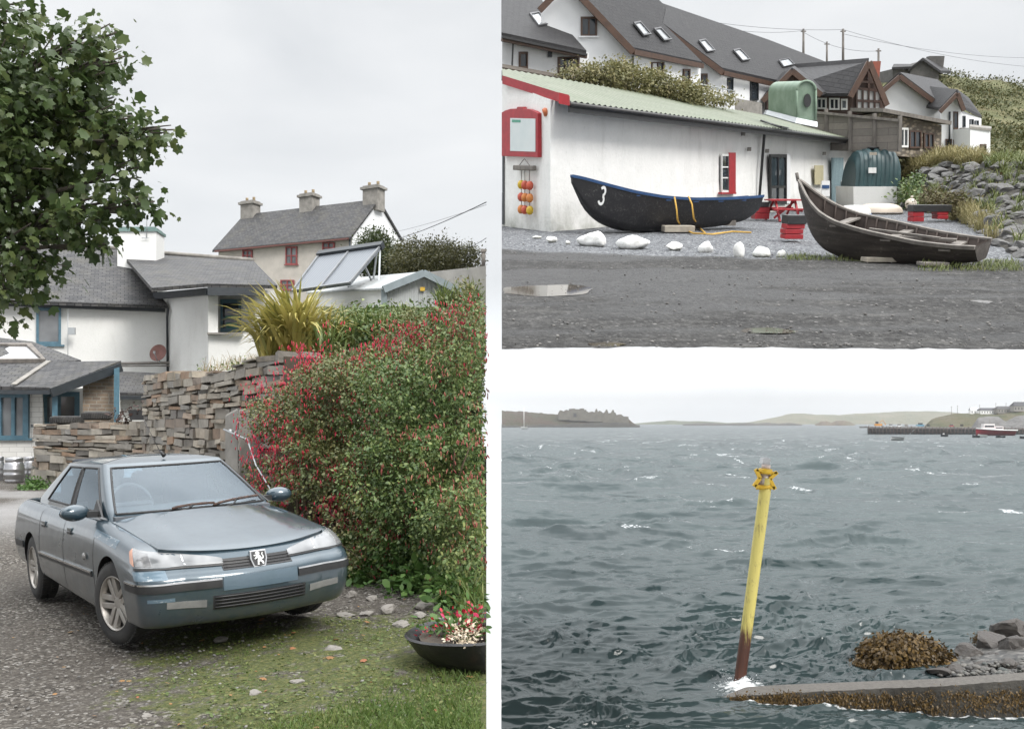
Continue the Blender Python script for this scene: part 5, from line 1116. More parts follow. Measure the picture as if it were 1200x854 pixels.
    for x in (-.36, .36):
        for y, z, w in ((1.55, .98, .46), (2.45, 1.0, .5)):
            m = MB(); m.box((x, y, z), (w, .14, .42)); sb = m.build('seat', cloth, car, own=True, bevel=.06)
            m = MB(); m.box((x, y + .03, z + .28), (.25, .09, .17)); m.build('headrest', cloth, sb, own=True, bevel=.04)
    m = MB(); Tm = Matrix.Translation((-.36, .98, .99)) @ Matrix.Rotation(R(62), 4, 'X')
    m.tube([Tm @ Vector((.185 * math.cos(a), .185 * math.sin(a), 0)) for a in np.linspace(0, 2 * math.pi, 25)], .015, 6); m.bar(Tm @ Vector((-.18, 0, 0)), Tm @ Vector((.18, 0, 0)), .03); m.build('steering_wheel', dashm, car, own=True)
    m = MB(); m.box((0, 1.05, 1.27), (.2, .03, .055)); m.build('rear_view_mirror', dashm, car, own=True, bevel=.01)
    return car
make_car()
# ================================================================== boat yard with white building, currachs and terrace
PL = YARD
LEFT_U = (588 - CX) / F
def hexq(m, q, back):                       # quad (bl, br, tr, tl) given thickness along back
    back = Vector(back); q = [Vector(p) for p in q]; m.hexa([q[0], q[1], q[1] + back, q[0] + back], [q[3], q[2], q[2] + back, q[3] + back])
PUDDLES = ((640, 339, 46, 5.5, 1), (712, 402, 20, 2.2, 2), (900, 386, 24, 3, 3), (1150, 352, 9, 1.6, 4))
def yard_ground():
    rows, nx = [], 170
    pys = np.concatenate([np.linspace(408, 300, 150), np.linspace(299, 226, 70)]); ds = [G(800, p).y for p in pys]
    V = []
    for d in ds:
        c, s = YARD.c, YARD.s
        # the sight line of the left border, on the ground, at this depth
        z = -EYE; wy = d * c - z * s
        x0, x1 = LEFT_U * wy, .66 * wy
        xs = np.linspace(x0, x1, nx); V.append(np.stack([xs, np.full(nx, d), np.zeros(nx)], 1))
    V = np.array(V).reshape(-1, 3)
    x, y = V[:, 0], V[:, 1]
    wy = y
    pxs = CX + F * x / (y * YARD.c + EYE * YARD.s)
    yard = sstep(y - np.interp(x, [0, 2.5, 6, 9, 12, 20], [22.4, 21.6, 20.0, 19.6, 19.0, 18.5]) + (fbm(x, y, .8, 4, 4) - .5) * 1.6, -.25, .35)
    weed = sstep(fbm(x, y, 1.1, 4, 6), .55, .72) * np.exp(-((y - np.interp(x, [0, 6, 12, 20], [21.6, 19.9, 18.7, 18.2])) / .8) ** 2) * sstep(x, 4.2, 7.0)
    wet = np.maximum(sstep(fbm(x * .5, y, .55, 4, 12), .46, .62), sum(.8 * np.exp(-((y - (c_ + .9 * np.sin(x * .16 + c_)) + .3 * (fbm(x, y, 1.5, 2, 3) - .5)) / .22) ** 2) for c_ in (11.2, 12.6, 14.8, 16.3))) * (1 - yard)
    V[:, 2] += (fbm(x, y, .9, 5, 1) - .5) * .07 + (fbm(x, y, 6, 3, 5) - .5) * .03
    for px, py, rx, ry, _ in PUDDLES:
        c = G(px, py); w = rx / F * c.y * 1.25; h = (G(px, py - ry).y - c.y) * 1.35; q = ((x - c.x) / w) ** 2 + ((y - c.y) / h) ** 2; k = np.exp(-q * q * .8); V[:, 2] = V[:, 2] * (1 - k) - .035 * k
    ny = len(ds); i = (np.arange(ny - 1)[:, None] * nx + np.arange(nx - 1)[None]).ravel()
    b = NB('yard_gravel'); co = b.co('Object'); v1 = b.n('TexVoronoi'); v1.inputs['Scale'].default_value = 24; b.l(co, v1.inputs[0]); sc = b.n('SeparateColor'); b.l(v1.outputs['Color'], sc.inputs[0])
    chips = b.ramp(sc.outputs[0], (0, (.05, .053, .058)), (.5, (.118, .123, .132)), (.85, (.20, .207, .218)), (1, (.38, .385, .39)))
    v2 = b.n('TexVoronoi'); v2.inputs['Scale'].default_value = 15; b.l(co, v2.inputs[0]); s2 = b.n('SeparateColor'); b.l(v2.outputs['Color'], s2.inputs[0])
    mud = b.mix(b.ramp(b.noise(co, 1.3, 8, .65), (.36, 0), (.66, 1)), (.036, .035, .034), (.068, .066, .063))
    fn = b.noise(co, 7, 9, .82); mud = b.mix(.85, mud, b.ramp(fn, (.32, .2), (.5, .75), (.64, 2.3)), 'MULTIPLY')
    mud = b.mix(b.math('MULTIPLY', b.ramp(s2.outputs[0], (.66, 0), (.74, 1)), b.ramp(v2.outputs['Distance'], (.3, 1), (.4, 0))), mud, b.ramp(s2.outputs[1], (0, (.02, .02, .02)), (.7, (.10, .098, .095)), (1, (.26, .25, .24))))
    w = b.n('Attribute', attribute_name='wet'); mud = b.mix(b.math('MULTIPLY', w.outputs['Fac'], .75), mud, (.020, .0195, .019))
    n9 = b.noise(b.co('Object', (.5, 1, 1)), .8, 6, .7); mud = b.mix(b.math('MULTIPLY', b.ramp(n9, (.58, 0), (.72, 1)), .5), mud, (.15, .145, .135))
    a = b.n('Attribute', attribute_name='yard'); c = b.mix(a.outputs['Fac'], mud, chips); wd = b.n('Attribute', attribute_name='weed')
    c = b.mix(b.ramp(b.math('ADD', wd.outputs['Fac'], b.math('MULTIPLY', b.math('SUBTRACT', b.noise(co, 8, 6, .7), .5), .6)), (.35, 0), (.55, .85)), c, (.12, .14, .045))
    b.base(c); b.set(Roughness=b.mix(b.math('MULTIPLY', w.outputs['Fac'], 1.0), .9, .5), Specular_IOR_Level=.3)
    b.bump(b.math('ADD', b.ramp(v1.outputs['Distance'], (0, 1), (.6, 0)), b.math('MULTIPLY', b.noise(co, 11, 7, .7), 1.2)), .9, .03)
    o = tag(raw_mesh('yard', V, np.stack([i, i + 1, i + nx + 1, i + nx], 1), b.m, origin=(6, 20, 0), smooth=True), kind='structure')
    for nm, val in (('yard', yard), ('weed', weed), ('wet', wet)): at = o.data.attributes.new(nm, 'FLOAT', 'POINT'); at.data.foreach_set('value', val.astype(np.float32))
    r = np.random.default_rng(5); n = 1500; yy = 9.4 + r.random(n) ** 1.7 * 16; xx = r.uniform(.0, .66, n) * (yy * YARD.c + EYE * YARD.s); k = xx > LEFT_U * (yy * YARD.c + EYE * YARD.s) + .08; xx, yy = xx[k], yy[k]
    ico = bmesh.new(); bmesh.ops.create_icosphere(ico, subdivisions=1, radius=.5); tv = np.array([v.co for v in ico.verts]) * np.array([1, .8, .55]); tf = np.array([[v.index for v in f.verts] for f in ico.faces]); ico.free()
    V, Fc = scatter((tv, tf), np.stack([xx, yy, np.full(len(xx), .012)], 1), norm(r.normal(size=(len(xx), 3)) * np.array([1, 1, .1])), .015 + .04 * r.random(len(xx)) ** 4, np.tile([[0, 0, 1.0]], (len(xx), 1)) + r.normal(size=(len(xx), 3)) * .2, r)
    tag(raw_mesh('loose_stones', V, Fc, m_islands('track_stone', [(.06, .06, .06), (.13, .125, .12), (.22, .21, .2), (.09, .085, .08)], bump=.3, lichen=.1)), kind='stuff')
yard_ground()
def puddle(px, py, rx, ry, seed):
    b = NB('puddle_water'); b.base((.085, .074, .06)); b.set(Roughness=.04, Specular_IOR_Level=.5)
    r = random.Random(seed); c = G(px, py); m = MB(); n = 40; ph = [r.uniform(0, 6.3) for _ in range(4)]
    w = rx / F * c.y; h = G(px, py - ry).y - c.y; lo = []
    for k in range(n):
        a = 2 * math.pi * k / n; q = 1 + .16 * math.sin(2 * a + ph[0]) + .1 * math.sin(3 * a + ph[1]) + .06 * math.sin(5 * a + ph[2]); yy_ = c.y + h * 1.25 * q * math.sin(a); lo.append(Vector((max(c.x + w * 1.15 * q * math.cos(a), LEFT_U * (yy_ * YARD.c + EYE * YARD.s) + .02), yy_, -.012)))
    m.add(lo, [tuple(range(n))]); tag(m.build('puddle', b.m), kind='structure')
for q_ in PUDDLES: puddle(*q_)

# ------------------------------------------------------------------ white building with the green roof
def white_building():
    A, B, C = G(645, 272), G(1004, 239.5), G(588.5, 265); 
    h = thing('white_building', 'long white rendered workshop with a green corrugated roof', 'building', (A.x + 4, A.y + 6, 0))
    tA, tB, tC = P(645, 117, A.y), P(1004, 164, B.y), P(588.5, 95, C.y); back = (C - A).normalized() * 7
    wb = NB('rough_white'); co = wb.co('Object'); n1 = wb.noise(co, 1.0, 9, .68); n2 = wb.noise(wb.co('Object', (1.2, 1.2, .22)), 1.3, 9, .74); n3 = wb.noise(co, 7, 8, .75)
    gz = wb.n('NewGeometry'); z_ = wb.n('SeparateXYZ'); wb.l(co, z_.inputs[0]); foot = wb.math('MULTIPLY', wb.ramp(z_.outputs[2], (.0, 1), (.9, 0)), wb.ramp(n1, (.35, .15), (.65, 1)))
    c = wb.mix(wb.ramp(n1, (.35, 0), (.7, 1)), (.80, .795, .775), (.72, .72, .70)); c = wb.mix(wb.math('MULTIPLY', wb.ramp(n2, (.54, 0), (.75, 1)), .40), c, (.40, .395, .36)); c = wb.mix(wb.math('MULTIPLY', wb.ramp(n3, (.58, 0), (.74, 1)), .38), c, (.36, .36, .34))
    wb.base(wb.mix(wb.math('MULTIPLY', foot, .8), c, (.24, .25, .20))); wb.set(Roughness=.88); wb.bump(wb.math('ADD', wb.noise(co, 6, 8, .7), wb.math('MULTIPLY', n3, .6)), .7, .03); wall = wb.m
    m = MB(); hexq(m, [A, B, tB, tA], Vector((.05, .35, 0))); e = back.normalized() * 5.5; hexq(m, [B, B + e, tB + e + Vector((0, 0, .4)), tB], Vector((-.3, 0, 0)))
    hexq(m, [C, A + (A - C).normalized() * .003, tA, tC], Vector((.05, .35, 0))); m.build('wall', wall, h)
    E0, E1, V0 = P(667, 118.5, A.y - .45), P(1023, 165.5, B.y - .6), P(588.5, 90.5, C.y - .2); rp = (E0, E1, V0)
    r2, r3 = plane_pt(588.5, 80.5, rp), plane_pt(1004, 154.5, rp)
    # corrugated sheet: real ridges across the eave direction
    b = NB('green_sheet'); co = b.co('Object'); n = b.noise(co, .6, 7, .65); n2 = b.noise(b.co('UV', (1, .15, 1)), 3, 6, .7)
    c = b.mix(b.ramp(n, (.35, 0), (.7, 1)), (.115, .135, .085), (.15, .163, .115)); c = b.mix(b.math('MULTIPLY', b.ramp(n2, (.48, 0), (.72, 1)), .75), c, (.07, .08, .05)); b.base(c); b.set(Roughness=.6)
    m = MB(); m.smooth = True; N = 380; rows = [[], []]; nn = (E1 - E0).cross(V0 - E0).normalized(); nn = nn if nn.z > 0 else -nn
    for k in range(N + 1):
        u = k / N; px_e, py_e = 667 + (1023 - 667) * u, 0
        lo_ = E0.lerp(E1, u); t = max(0.0, (u * 1.0)); hi_ = V0.lerp(r2, min(1, u / .0001)) if k == 0 else r2.lerp(r3, u)
        w = .028 * math.cos(2 * math.pi * k / 4)
        rows[0].append(lo_ + nn * w); rows[1].append(hi_ + nn * w)
    m.grid([rows[0], [a.lerp(c_, .5) for a, c_ in zip(*rows)], rows[1]]); m.add([E0, V0, r2], [(0, 1, 2)]); m.build('roof', b.m, h)
    m = MB(); m.slab([E0 - nn * .05, E1 - nn * .05, r3 - nn * .05, r2 - nn * .05, V0 - nn * .05], -nn * .06); m.build('roof_deck', M['dark_paint'], h)
    m = MB(); q = [V0, P(646, 108, A.y - .35), E0]; dn = Vector((0, -.02, -.30))
    m.slab([P(588.5, 88.5, C.y - .45), P(667, 112.5, A.y - .75), P(667, 123.5, A.y - .75), P(588.5, 98.5, C.y - .45)], (.03, .09, 0)); m.slab([P(655, 108.5, A.y - .8), P(666.8, 111.5, A.y - .8), P(666.8, 124, A.y - .8), P(655, 121.5, A.y - .8)], (0, .05, 0)); m.build('barge_board', M['red_paint'], h)
    m = MB(); f = Vector((0, -.12, -.10)); m.tube([E0 + f, E1 + f], .075, 8); m.bar(E0 + f + Vector((0, .12, -.08)), E1 + f + Vector((0, .15, -.08)), .05, .26); m.build('gutter', M['black'], h)
    m = MB(); m.bar(P(775, 136.5, E0.lerp(E1, .3).y - .25), P(905, 154, E0.lerp(E1, .68).y - .3), .04, .10); m.build('flashing', M['white_paint'], h)
    m = MB(); o = plane_pt(896, 152, (A, B, tA), .12); m.tube([o, plane_pt(895.5, 160, (A, B, tA), .1), plane_pt(889, 243, (A, B, tA), .1)], .06, 8); m.build('downpipe', M['black'], h)
    wp = (A, B, tA)
    w = window(h, rect_on(wp, 845, 180.5, 853.5, 225.5, .01), M['white_paint'], M['glass'], .07, .05, rails=(.38, .66))
    m = MB(); hexq(m, rect_on(wp, 853.6, 179, 861.5, 227, .02), Vector((0, -.10, 0))); m.bar(plane_pt(843.5, 226.5, wp, .06), plane_pt(861, 226.5, wp, .06), .14, .07); m.build('shutter', M['red_paint'], w)
    q = rect_on(wp, 901.5, 181, 920.8, 239, .01); d = window(h, q, M['black'], M['glass'], .14, .06, rails=(.35,), name='door', bars=(.5,)); 
    m = MB(); hexq(m, rect_on(wp, 921, 181, 926, 238.5, .015), Vector((0, -.02, 0))); m.build('door_reveal', M['clean_render'], d)
    m = MB(); hexq(m, rect_on(wp, 974, 185, 988, 238.5, .02), Vector((0, -.06, 0))); bd = m.build('door', m_planks('blue_boards', (.27, .37, .40), (.22, .31, .34), .14, 'v'), h)
    m = MB(); m.tube([plane_pt(986, 212, wp, .1), plane_pt(986, 217, wp, .1)], .03, 6); m.build('handle', M['galv'], bd)
    m = MB(); hexq(m, rect_on(wp, 954, 194, 964, 216.5, .02), Vector((0, -.12, 0))); m.build('meter_box', basic('cream_box', (.55, .50, .33), (.45, .41, .27), 4, .6), h)
    m = MB(); hexq(m, rect_on(wp, 980, 170, 987, 174, .02), Vector((0, -.12, 0))); m.build('wall_lamp', M['pale_wood'], h)
    for x, y in ((878, 175), (871, 157), (885, 152), (899, 177), (966, 180)):
        c = plane_pt(x, y, wp, .05); m = MB(); m.box(c, (.14, .12, .16)); m.build('vent', M['concrete'], h)
    m = MB(); m.tube([plane_pt(892, 141.5, rp, .1), plane_pt(915, 149, rp, .12), P(935, 153, B.y - 4.5), P(947, 170, B.y - 5.5), P(951, 190, B.y - 5.5), P(952, 223, B.y - 5.2)], .05, 6); m.build('cable', M['black'], h)
    gp = (C, A, tC)
    m = MB(); hexq(m, rect_on(gp, 588.5, 132, 590.5, 263, .02), Vector((0, -.05, 0))); m.build('door_edge', M['dark_paint'], h)
    return A, B, C, tA, tC, wp, gp, rp
WA, WB, WC, WtA, WtC, WWP, WGP, WRP = white_building()
def duct():
    t = thing('roof_duct', 'arched green sheet metal vent hood on the green roof', 'vent hood', P(930, 140, 43))
    def arch(cx, r, yt, yb, d, k): return [P(cx + r, yb, d)] + [P(cx + r * math.cos(a), yt + r * 1.0 - r * 1.05 * math.sin(a), d) for a in np.linspace(0, math.pi, 15)] + [P(cx - r, yb, d)]
    f, bk = arch(945, 11, 95.5, 141, 43, 0), arch(912, 11.5, 96.5, 131, 46, 0)
    m = MB(); m.smooth = True; m.grid([f, bk]); m.add(f, [tuple(range(len(f)))], False); m.add(bk, [tuple(range(len(bk) - 1, -1, -1))], False)
    b = NB('green_paint_old'); n = b.noise(b.co('Object'), 1.6, 8, .7); b.base(b.mix(b.ramp(n, (.38, 0), (.66, 1)), (.14, .205, .145), (.22, .29, .225))); b.set(Roughness=.6); m.build('hood', b.m, t)
    m = MB(); o = [P(946 + 4.2 * math.cos(a), 118 + 8 * math.sin(a), 42.95) for a in np.linspace(0, 2 * math.pi, 21)[:-1]]; m.slab(o, (0, -.04, 0)); m.build('opening', M['black'], t)
    m = MB(); m.tube([P(945 + 11 * math.cos(a), 95.5 + 11 - 11.5 * math.sin(a), 42.95) for a in np.linspace(0, math.pi, 15)], .05, 6); m.tube([P(956, 106, 42.95), P(956, 141, 42.95)], .05, 6); m.tube([P(934, 106, 42.95), P(934, 141, 42.95)], .05, 6); m.build('rim', b.m, t)
    m = MB(); m.slab([P(934, 138, 42.8), P(958, 143, 42.8), P(958, 149, 42.6), P(932, 144, 42.6)], (0, .3, 0)); m.slab([P(899, 129, 46), P(934, 138, 42.8), P(932, 144, 42.6), P(897, 134, 45.8)], (0, .3, 0)); m.build('flashing', M['galv'], t)
duct()
def notice_board():
    t = thing('notice_board', 'red framed glass notice board with an arched top on the white gable', 'notice board', plane_pt(614, 184, WGP))
    at = lambda x, y, o=.03: plane_pt(x, y, WGP, o); n = nrm_of(rect_on(WGP, 594, 130, 630, 180))
    out_ = [at(592.5, 183)] + [at(635, 184.5), at(635, 133)] + [at(x, y) for x, y in ((631, 130.5), (624, 128), (618, 127.8), (617, 125.4), (611, 125.4), (610, 127.6), (603, 127.8), (597, 129.5), (592.5, 132))]
    m = MB(); m.slab(out_, n * .14); m.build('frame', M['red_paint'], t, bevel=.01)
    m = MB(); m.slab([at(*p, .175) for p in ((598, 177), (627.5, 178), (627.5, 139.3), (598, 138.5))], n * .006); m.build('panel', basic('notice_glass', (.52, .58, .58), (.60, .64, .63), 1, .15, 0), t)
    m = MB(); m.slab([at(*p, .184) for p in ((600, 143.5), (610, 143.8), (610, 140.6), (600, 140.3))], n * .004); m.build('heading', basic('green_ink', (.10, .33, .24), None, 4, .6, 0), t)
    m = MB(); m.lathe([(.001, 0), (.11, .0), (.13, .08), (.08, .16), (.001, .18)], 12, Matrix.Translation(at(636.5, 132.5, .12)) @ Matrix.Rotation(R(70), 4, 'Y')); m.build('lamp', basic('orange_plastic', (.55, .16, .06), None, 4, .5), t)
notice_board()
def buoys():
    t = thing('buoy_hanger', 'driftwood hanger with three strings of red and yellow net floats', 'float strings', plane_pt(614, 247, WGP, .1))
    at = lambda x, y, o=.16: plane_pt(x, y, WGP, o)
    m = MB(); m.bar(at(603, 196.5), at(626.5, 197.2), .14, .15); m.build('driftwood', M['grey_wood'], t, bevel=.03)
    m = MB()
    for x in (611, 615, 620.5): m.tube([at(x, 198), at(x, 247)], .012, 5)
    m.tube([at(607, 196), at(614.5, 186), at(622, 196)], .012, 5); m.build('string', M['grey_wood'], t)
    cols = [basic('float_yellow', (.62, .42, .03), (.5, .33, .03), 5, .5), basic('float_red', (.55, .10, .05), (.42, .08, .05), 5, .5), basic('float_orange', (.62, .22, .05), (.5, .18, .05), 5, .5)]
    for j, y in enumerate((217, 231.5, 246)):
        for i, x in enumerate((610.6, 615, 620.8)):
            m = MB(); c = at(x, y + (i - 1) * .6, .18); m.lathe([(.001, -.135), (.06, -.125), (.105, -.06), (.112, 0), (.105, .06), (.06, .125), (.001, .135)], 14, Matrix.Translation(c)); m.build('float', cols[(i * 2 + j) % 3 if i != 1 else (1 + j % 2)], t)
buoys()
# ------------------------------------------------------------------ currachs
def currach(name, label, bow, stern, S, sheer, keel, beam, heel, hullm, inm, rail, nthw, transom=.0, wid=.075):
    """bow, stern: ground points; profiles given along the length."""
    L = (Vector(stern) - Vector(bow)).length; rz = math.atan2(stern.y - bow.y, stern.x - bow.x)
    t = thing(name, label, 'boat', bow, rz); LOC = LOCALS[t][1] @ Matrix.Rotation(heel, 4, 'X'); set_local(t, LOC)
    ns, nc = 40, 15; sh = lambda s: np.interp(s, S, sheer); kl = lambda s: np.interp(s, S, keel); bm = lambda s: np.interp(s, S, beam)
    def smooth(f): return lambda s: (f(max(0, s - .03)) + 2 * f(s) + f(min(1, s + .03))) / 4
    sh, kl, bm = smooth(sh), smooth(kl), smooth(bm)
    def sec(s, off=0.0):
        z0, z1, b_ = kl(s) + off, sh(s), max(.012, bm(s) - off); out_ = []
        for j in range(nc):
            v = 2 * j / (nc - 1) - 1; a = abs(v); yy = b_ * math.copysign(min(1, (a ** .75) * 1.02) if a > 0 else 0, v); zz = z0 + (z1 - z0) * max(0, (a - .42) / .58) ** 1.25 if a > .42 else z0
            yy *= (.86 + .14 * max(0, (a - .42) / .58)); out_.append(Vector((s * L, yy, zz)))
        return out_
    ss = [i / (ns - 1) for i in range(ns)]; rows = [sec(s) for s in ss]; inn = [sec(max(.03, min(.985, s)), .03) for s in ss]
    m = MB(); m.smooth = True; m.grid(rows, flip=True); m.add(rows[-1], [tuple(range(nc))], False); hull = m.build('hull', hullm, t, own=True)
    m = MB(); m.smooth = True; m.grid(inn); m.add(inn[-1], [tuple(range(nc - 1, -1, -1))], False); m.build('lining', inm, t, own=True)
    for s_ in (0, -1):
        m = MB(); pts = [r[s_] + Vector((0, 0, .0)) for r in rows]; k = len(pts); vs, fs = [], []
        for i, p in enumerate(pts):
            sd = 1 if s_ == -1 else -1; vs += [p + Vector((0, sd * .015, -wid)), p + Vector((0, sd * .03, .022)), p + Vector((0, -sd * .05, .022)), p + Vector((0, -sd * .05, -.02))]
        m.add(vs, [(i * 4 + j, i * 4 + (j + 1) % 4, i * 4 + 4 + (j + 1) % 4, i * 4 + 4 + j) for i in range(k - 1) for j in range(4)] + [(3, 2, 1, 0), tuple(range(4 * k - 4, 4 * k))], False)
        m.build('gunwale', rail, t, own=True)
    for q in range(nthw):
        s = .28 + .58 * q / max(1, nthw - 1); m = MB(); m.box((s * L, 0, sh(s) - .10), (.20, 2 * bm(s) - .04, .035)); m.build('thwart', inm if nthw > 3 else M['grey_wood'], t, own=True)
    m = MB()
    for q in range(16):
        s = .12 + .82 * q / 15; m.tube(sec(s, .045), .018, 5)
    m.build('ribs', inm, t, own=True)
    return t, hull, rows, L, (sh, kl, bm)
tar = NB('tar'); n = tar.noise(tar.co('Object', (1, 1, 2)), 2.5, 9, .7); n2 = tar.noise(tar.co('Object'), 16, 8, .75)
tar.base(tar.mix(tar.math('MULTIPLY', tar.ramp(n2, (.52, 0), (.66, 1)), tar.ramp(n, (.42, 0), (.66, .6))), (.012, .012, .014), (.20, .19, .18))); tar.set(Roughness=tar.ramp(n, (.3, .3), (.7, .6))); tar.bump(n2, .3, .02)
bluep = basic('boat_blue', (.03, .085, .21), (.02, .055, .14), 4, .5)
S1 = [0, .03, .08, .15, .26, .40, .55, .75, .90, .97, 1]
cb, cs = P(672, 205, 27.9), P(887, 228, 31.2); cb.z = cs.z = 0
c1, h1, rows1, L1, fn1 = currach('currach', 'black tarred currach with a blue rim and the number 3 by the white wall', cb, cs, S1, [1.66, 1.60, 1.50, 1.36, 1.17, 1.02, .95, .95, .98, 1.0, 1.02], [1.58, 1.02, .62, .30, .06, .0, .02, .10, .24, .42, .62], [.02, .14, .27, .42, .58, .66, .68, .62, .5, .4, .34], R(-3), tar.m, bluep, bluep, 5, wid=.06)
def on_hull(t, rows, L, fn, u, v, off, side=-1):        # u along, v up the flank
    sh, kl, bm = fn; z0, z1, b_ = kl(u), sh(u), bm(u); a = .42 + .58 * v ** .8; y = b_ * (a ** .75) * 1.02 * (.86 + .14 * v ** .8); return Vector((u * L, side * (y + off), z0 + (z1 - z0) * v))
def stroke3():
    pts = []
    for a in np.linspace(150, -75, 14): pts.append((.5 * math.cos(R(a)), .5 + .48 * math.sin(R(a))))
    for a in np.linspace(80, -150, 15): pts.append((.62 * math.cos(R(a)) * .9, -.52 + .52 * math.sin(R(a))))
    return pts
m = MB(); q = []
for x, y in stroke3(): q.append(on_hull(c1, rows1, L1, fn1, .118 + .0175 * x + .004 * y, .66 + .21 * y, .012))
w_ = .36; S3 = stroke3(); K3 = len(S3); rw = [[], []]
for k in range(K3):
    a_, b_ = S3[max(0, k - 1)], S3[min(K3 - 1, k + 1)]; tx, ty = b_[0] - a_[0], b_[1] - a_[1]; l_ = math.hypot(tx, ty) or 1; tx, ty = (tx / l_, ty / l_) if k != 13 and k != 14 else (-1.0, -.2)
    for e_, sg in ((0, 1), (1, -1)): x_, y_ = S3[k][0] - ty * w_ / 2 * sg, S3[k][1] + tx * w_ / 2 * sg; rw[e_].append(on_hull(c1, rows1, L1, fn1, .118 + .0185 * x_ + .004 * y_, .64 + .24 * y_, .014))
m = MB(); m.grid(rw); m.build('number', M['white_paint'], h1, own=True)
m = MB(); g = lambda px, py: (lambda v: Vector((v.x, v.y, .06)))(G(px, py))
m.tube([P(790.5, 231, 28.6), P(793, 246, 28.4), P(794, 258, 28.3), g(799, 270), g(812, 276), g(835, 277), g(858, 274), g(880, 275)], .025, 6)
m.tube([P(807, 230.5, 28.9), P(811, 240, 28.7), P(813, 256, 28.5), g(818, 268), g(826, 275.5)], .025, 6); tag(m.build('rope', M['rope']), 'yellow rope looped over the rim of the black currach', 'rope')
def plank(px0, px1, py, hp, d, label, mat='grey_wood', dep=.5, cat='timber'):
    a, b_ = P(px0, py, d), P(px1, py, d); z = hp / F * d; m = MB(); c = (a + b_) / 2; m.box((c.x, c.y, max(z / 2, c.z)), ((b_ - a).length, dep, z)); return tag(m.build('timber_block', M[mat], bevel=.01), label, cat)
plank(777, 812, 268, 7, 28.6, 'bleached timber block under the middle of the black currach', 'pale_wood'); plank(846, 860, 261, 6, 30.6, 'dark timber block under the stern of the black currach', 'grey_wood')
b = NB('weathered_hull'); co = b.co('Object', (.35, 1, 3)); n = b.noise(co, 3, 9, .7); n2 = b.noise(b.co('Object'), 12, 8, .75); c = b.ramp(n, (.32, (.022, .018, .016)), (.55, (.05, .041, .035)), (.75, (.11, .096, .085)))
b.base(b.mix(b.ramp(n2, (.58, 0), (.75, .7)), c, (.22, .20, .18))); b.set(Roughness=.75); b.bump(b.math('ADD', n, b.math('MULTIPLY', n2, .5)), .6, .02)
S2 = [0, .04, .10, .18, .28, .40, .50, .73, .90, 1]
db, dst = P(940, 240, 20.6), P(1152, 300, 17.9); db.z = dst.z = 0
c2, h2, rows2, L2, fn2 = currach('weathered_currach', 'weathered brown open boat with a tall bow lying on the gravel', db, dst, S2, [1.60, 1.42, 1.20, .99, .84, .74, .67, .52, .46, .45], [1.50, .88, .46, .20, .07, .0, .0, .02, .08, .14], [.02, .14, .28, .41, .50, .56, .58, .54, .46, .40], R(8), b.m, basic('boat_lining', (.065, .048, .04), (.04, .03, .026), 6, .8, streak=True), M['grey_wood'], 3, wid=.05)
m = MB(); m.tube([(-.02, 0, 1.55), (-.06, 0, 1.72)], .035, 7); m.build('stem_post', M['grey_wood'], c2, own=True)
m = MB(); m.bar((L2 * .35, -.3, .55), (L2 * .86, .1, .46), .07, .05); m.bar((L2 * .4, .12, .6), (L2 * .8, -.1, .52), .05, .04); m.build('oar', M['grey_wood'], c2, own=True)
plank(1012, 1075, 304, 5, 18.9, 'pale plank under the keel of the weathered boat', 'pale_wood', .3); plank(1078, 1108, 309, 4, 18.0, 'grey plank under the stern of the weathered boat', 'grey_wood', .3)
# ------------------------------------------------------------------ white painted stones
WS = NB('whitewashed'); n = WS.noise(WS.co('Object'), 6, 8, .7); zs = WS.n('SeparateXYZ'); WS.l(WS.co('Object'), zs.inputs[0]); ws_c = WS.mix(WS.ramp(n, (.50, 0), (.72, .85)), (.76, .76, .74), (.36, .35, .32)); WS.base(WS.mix(WS.math('MULTIPLY', WS.ramp(zs.outputs[2], (.03, 1), (.14, 0)), WS.ramp(n, (.3, .4), (.6, 1))), ws_c, (.20, .20, .16))); WS.set(Roughness=.8); WS.bump(n, .5, .03)
wl = ['tiny white stone nearest the gable corner', 'small white stone below the gable corner', 'small flat white stone left of the big ones', 'largest flat white boulder below the bow', 'broad pointed white boulder second in the row', 'low rounded white stone in the middle of the row', 'tilted white stone below the yellow rope', 'upright blocky white stone in the row', 'knobbly white stone near the right end', 'small round white stone ending the row']
for i, (x0, x1, y0, y1) in enumerate(((624, 634, 277, 281), (640, 653, 277.5, 286), (661, 669, 283, 288), (675, 713.5, 273, 290), (725, 763, 276, 293.5), (781, 801, 284, 295), (817, 840, 284, 297.5), (857, 873.5, 285.5, 303), (884, 904, 289.5, 302.5), (911, 921.5, 294.5, 302.5))):
    c = G((x0 + x1) / 2, y1 - 1); w = (x1 - x0) / F * c.y; hh = (y1 - y0) / F * c.y; m = MB(); m.rock((c.x, c.y + w * .2, hh * .40), (w * 1.02, w * .75, hh * 1.15), i * .7, 30 + i, 3, .32); tag(m.build('painted_stone', WS.m), wl[i], 'stone', 'whitewashed stones edging the yard')
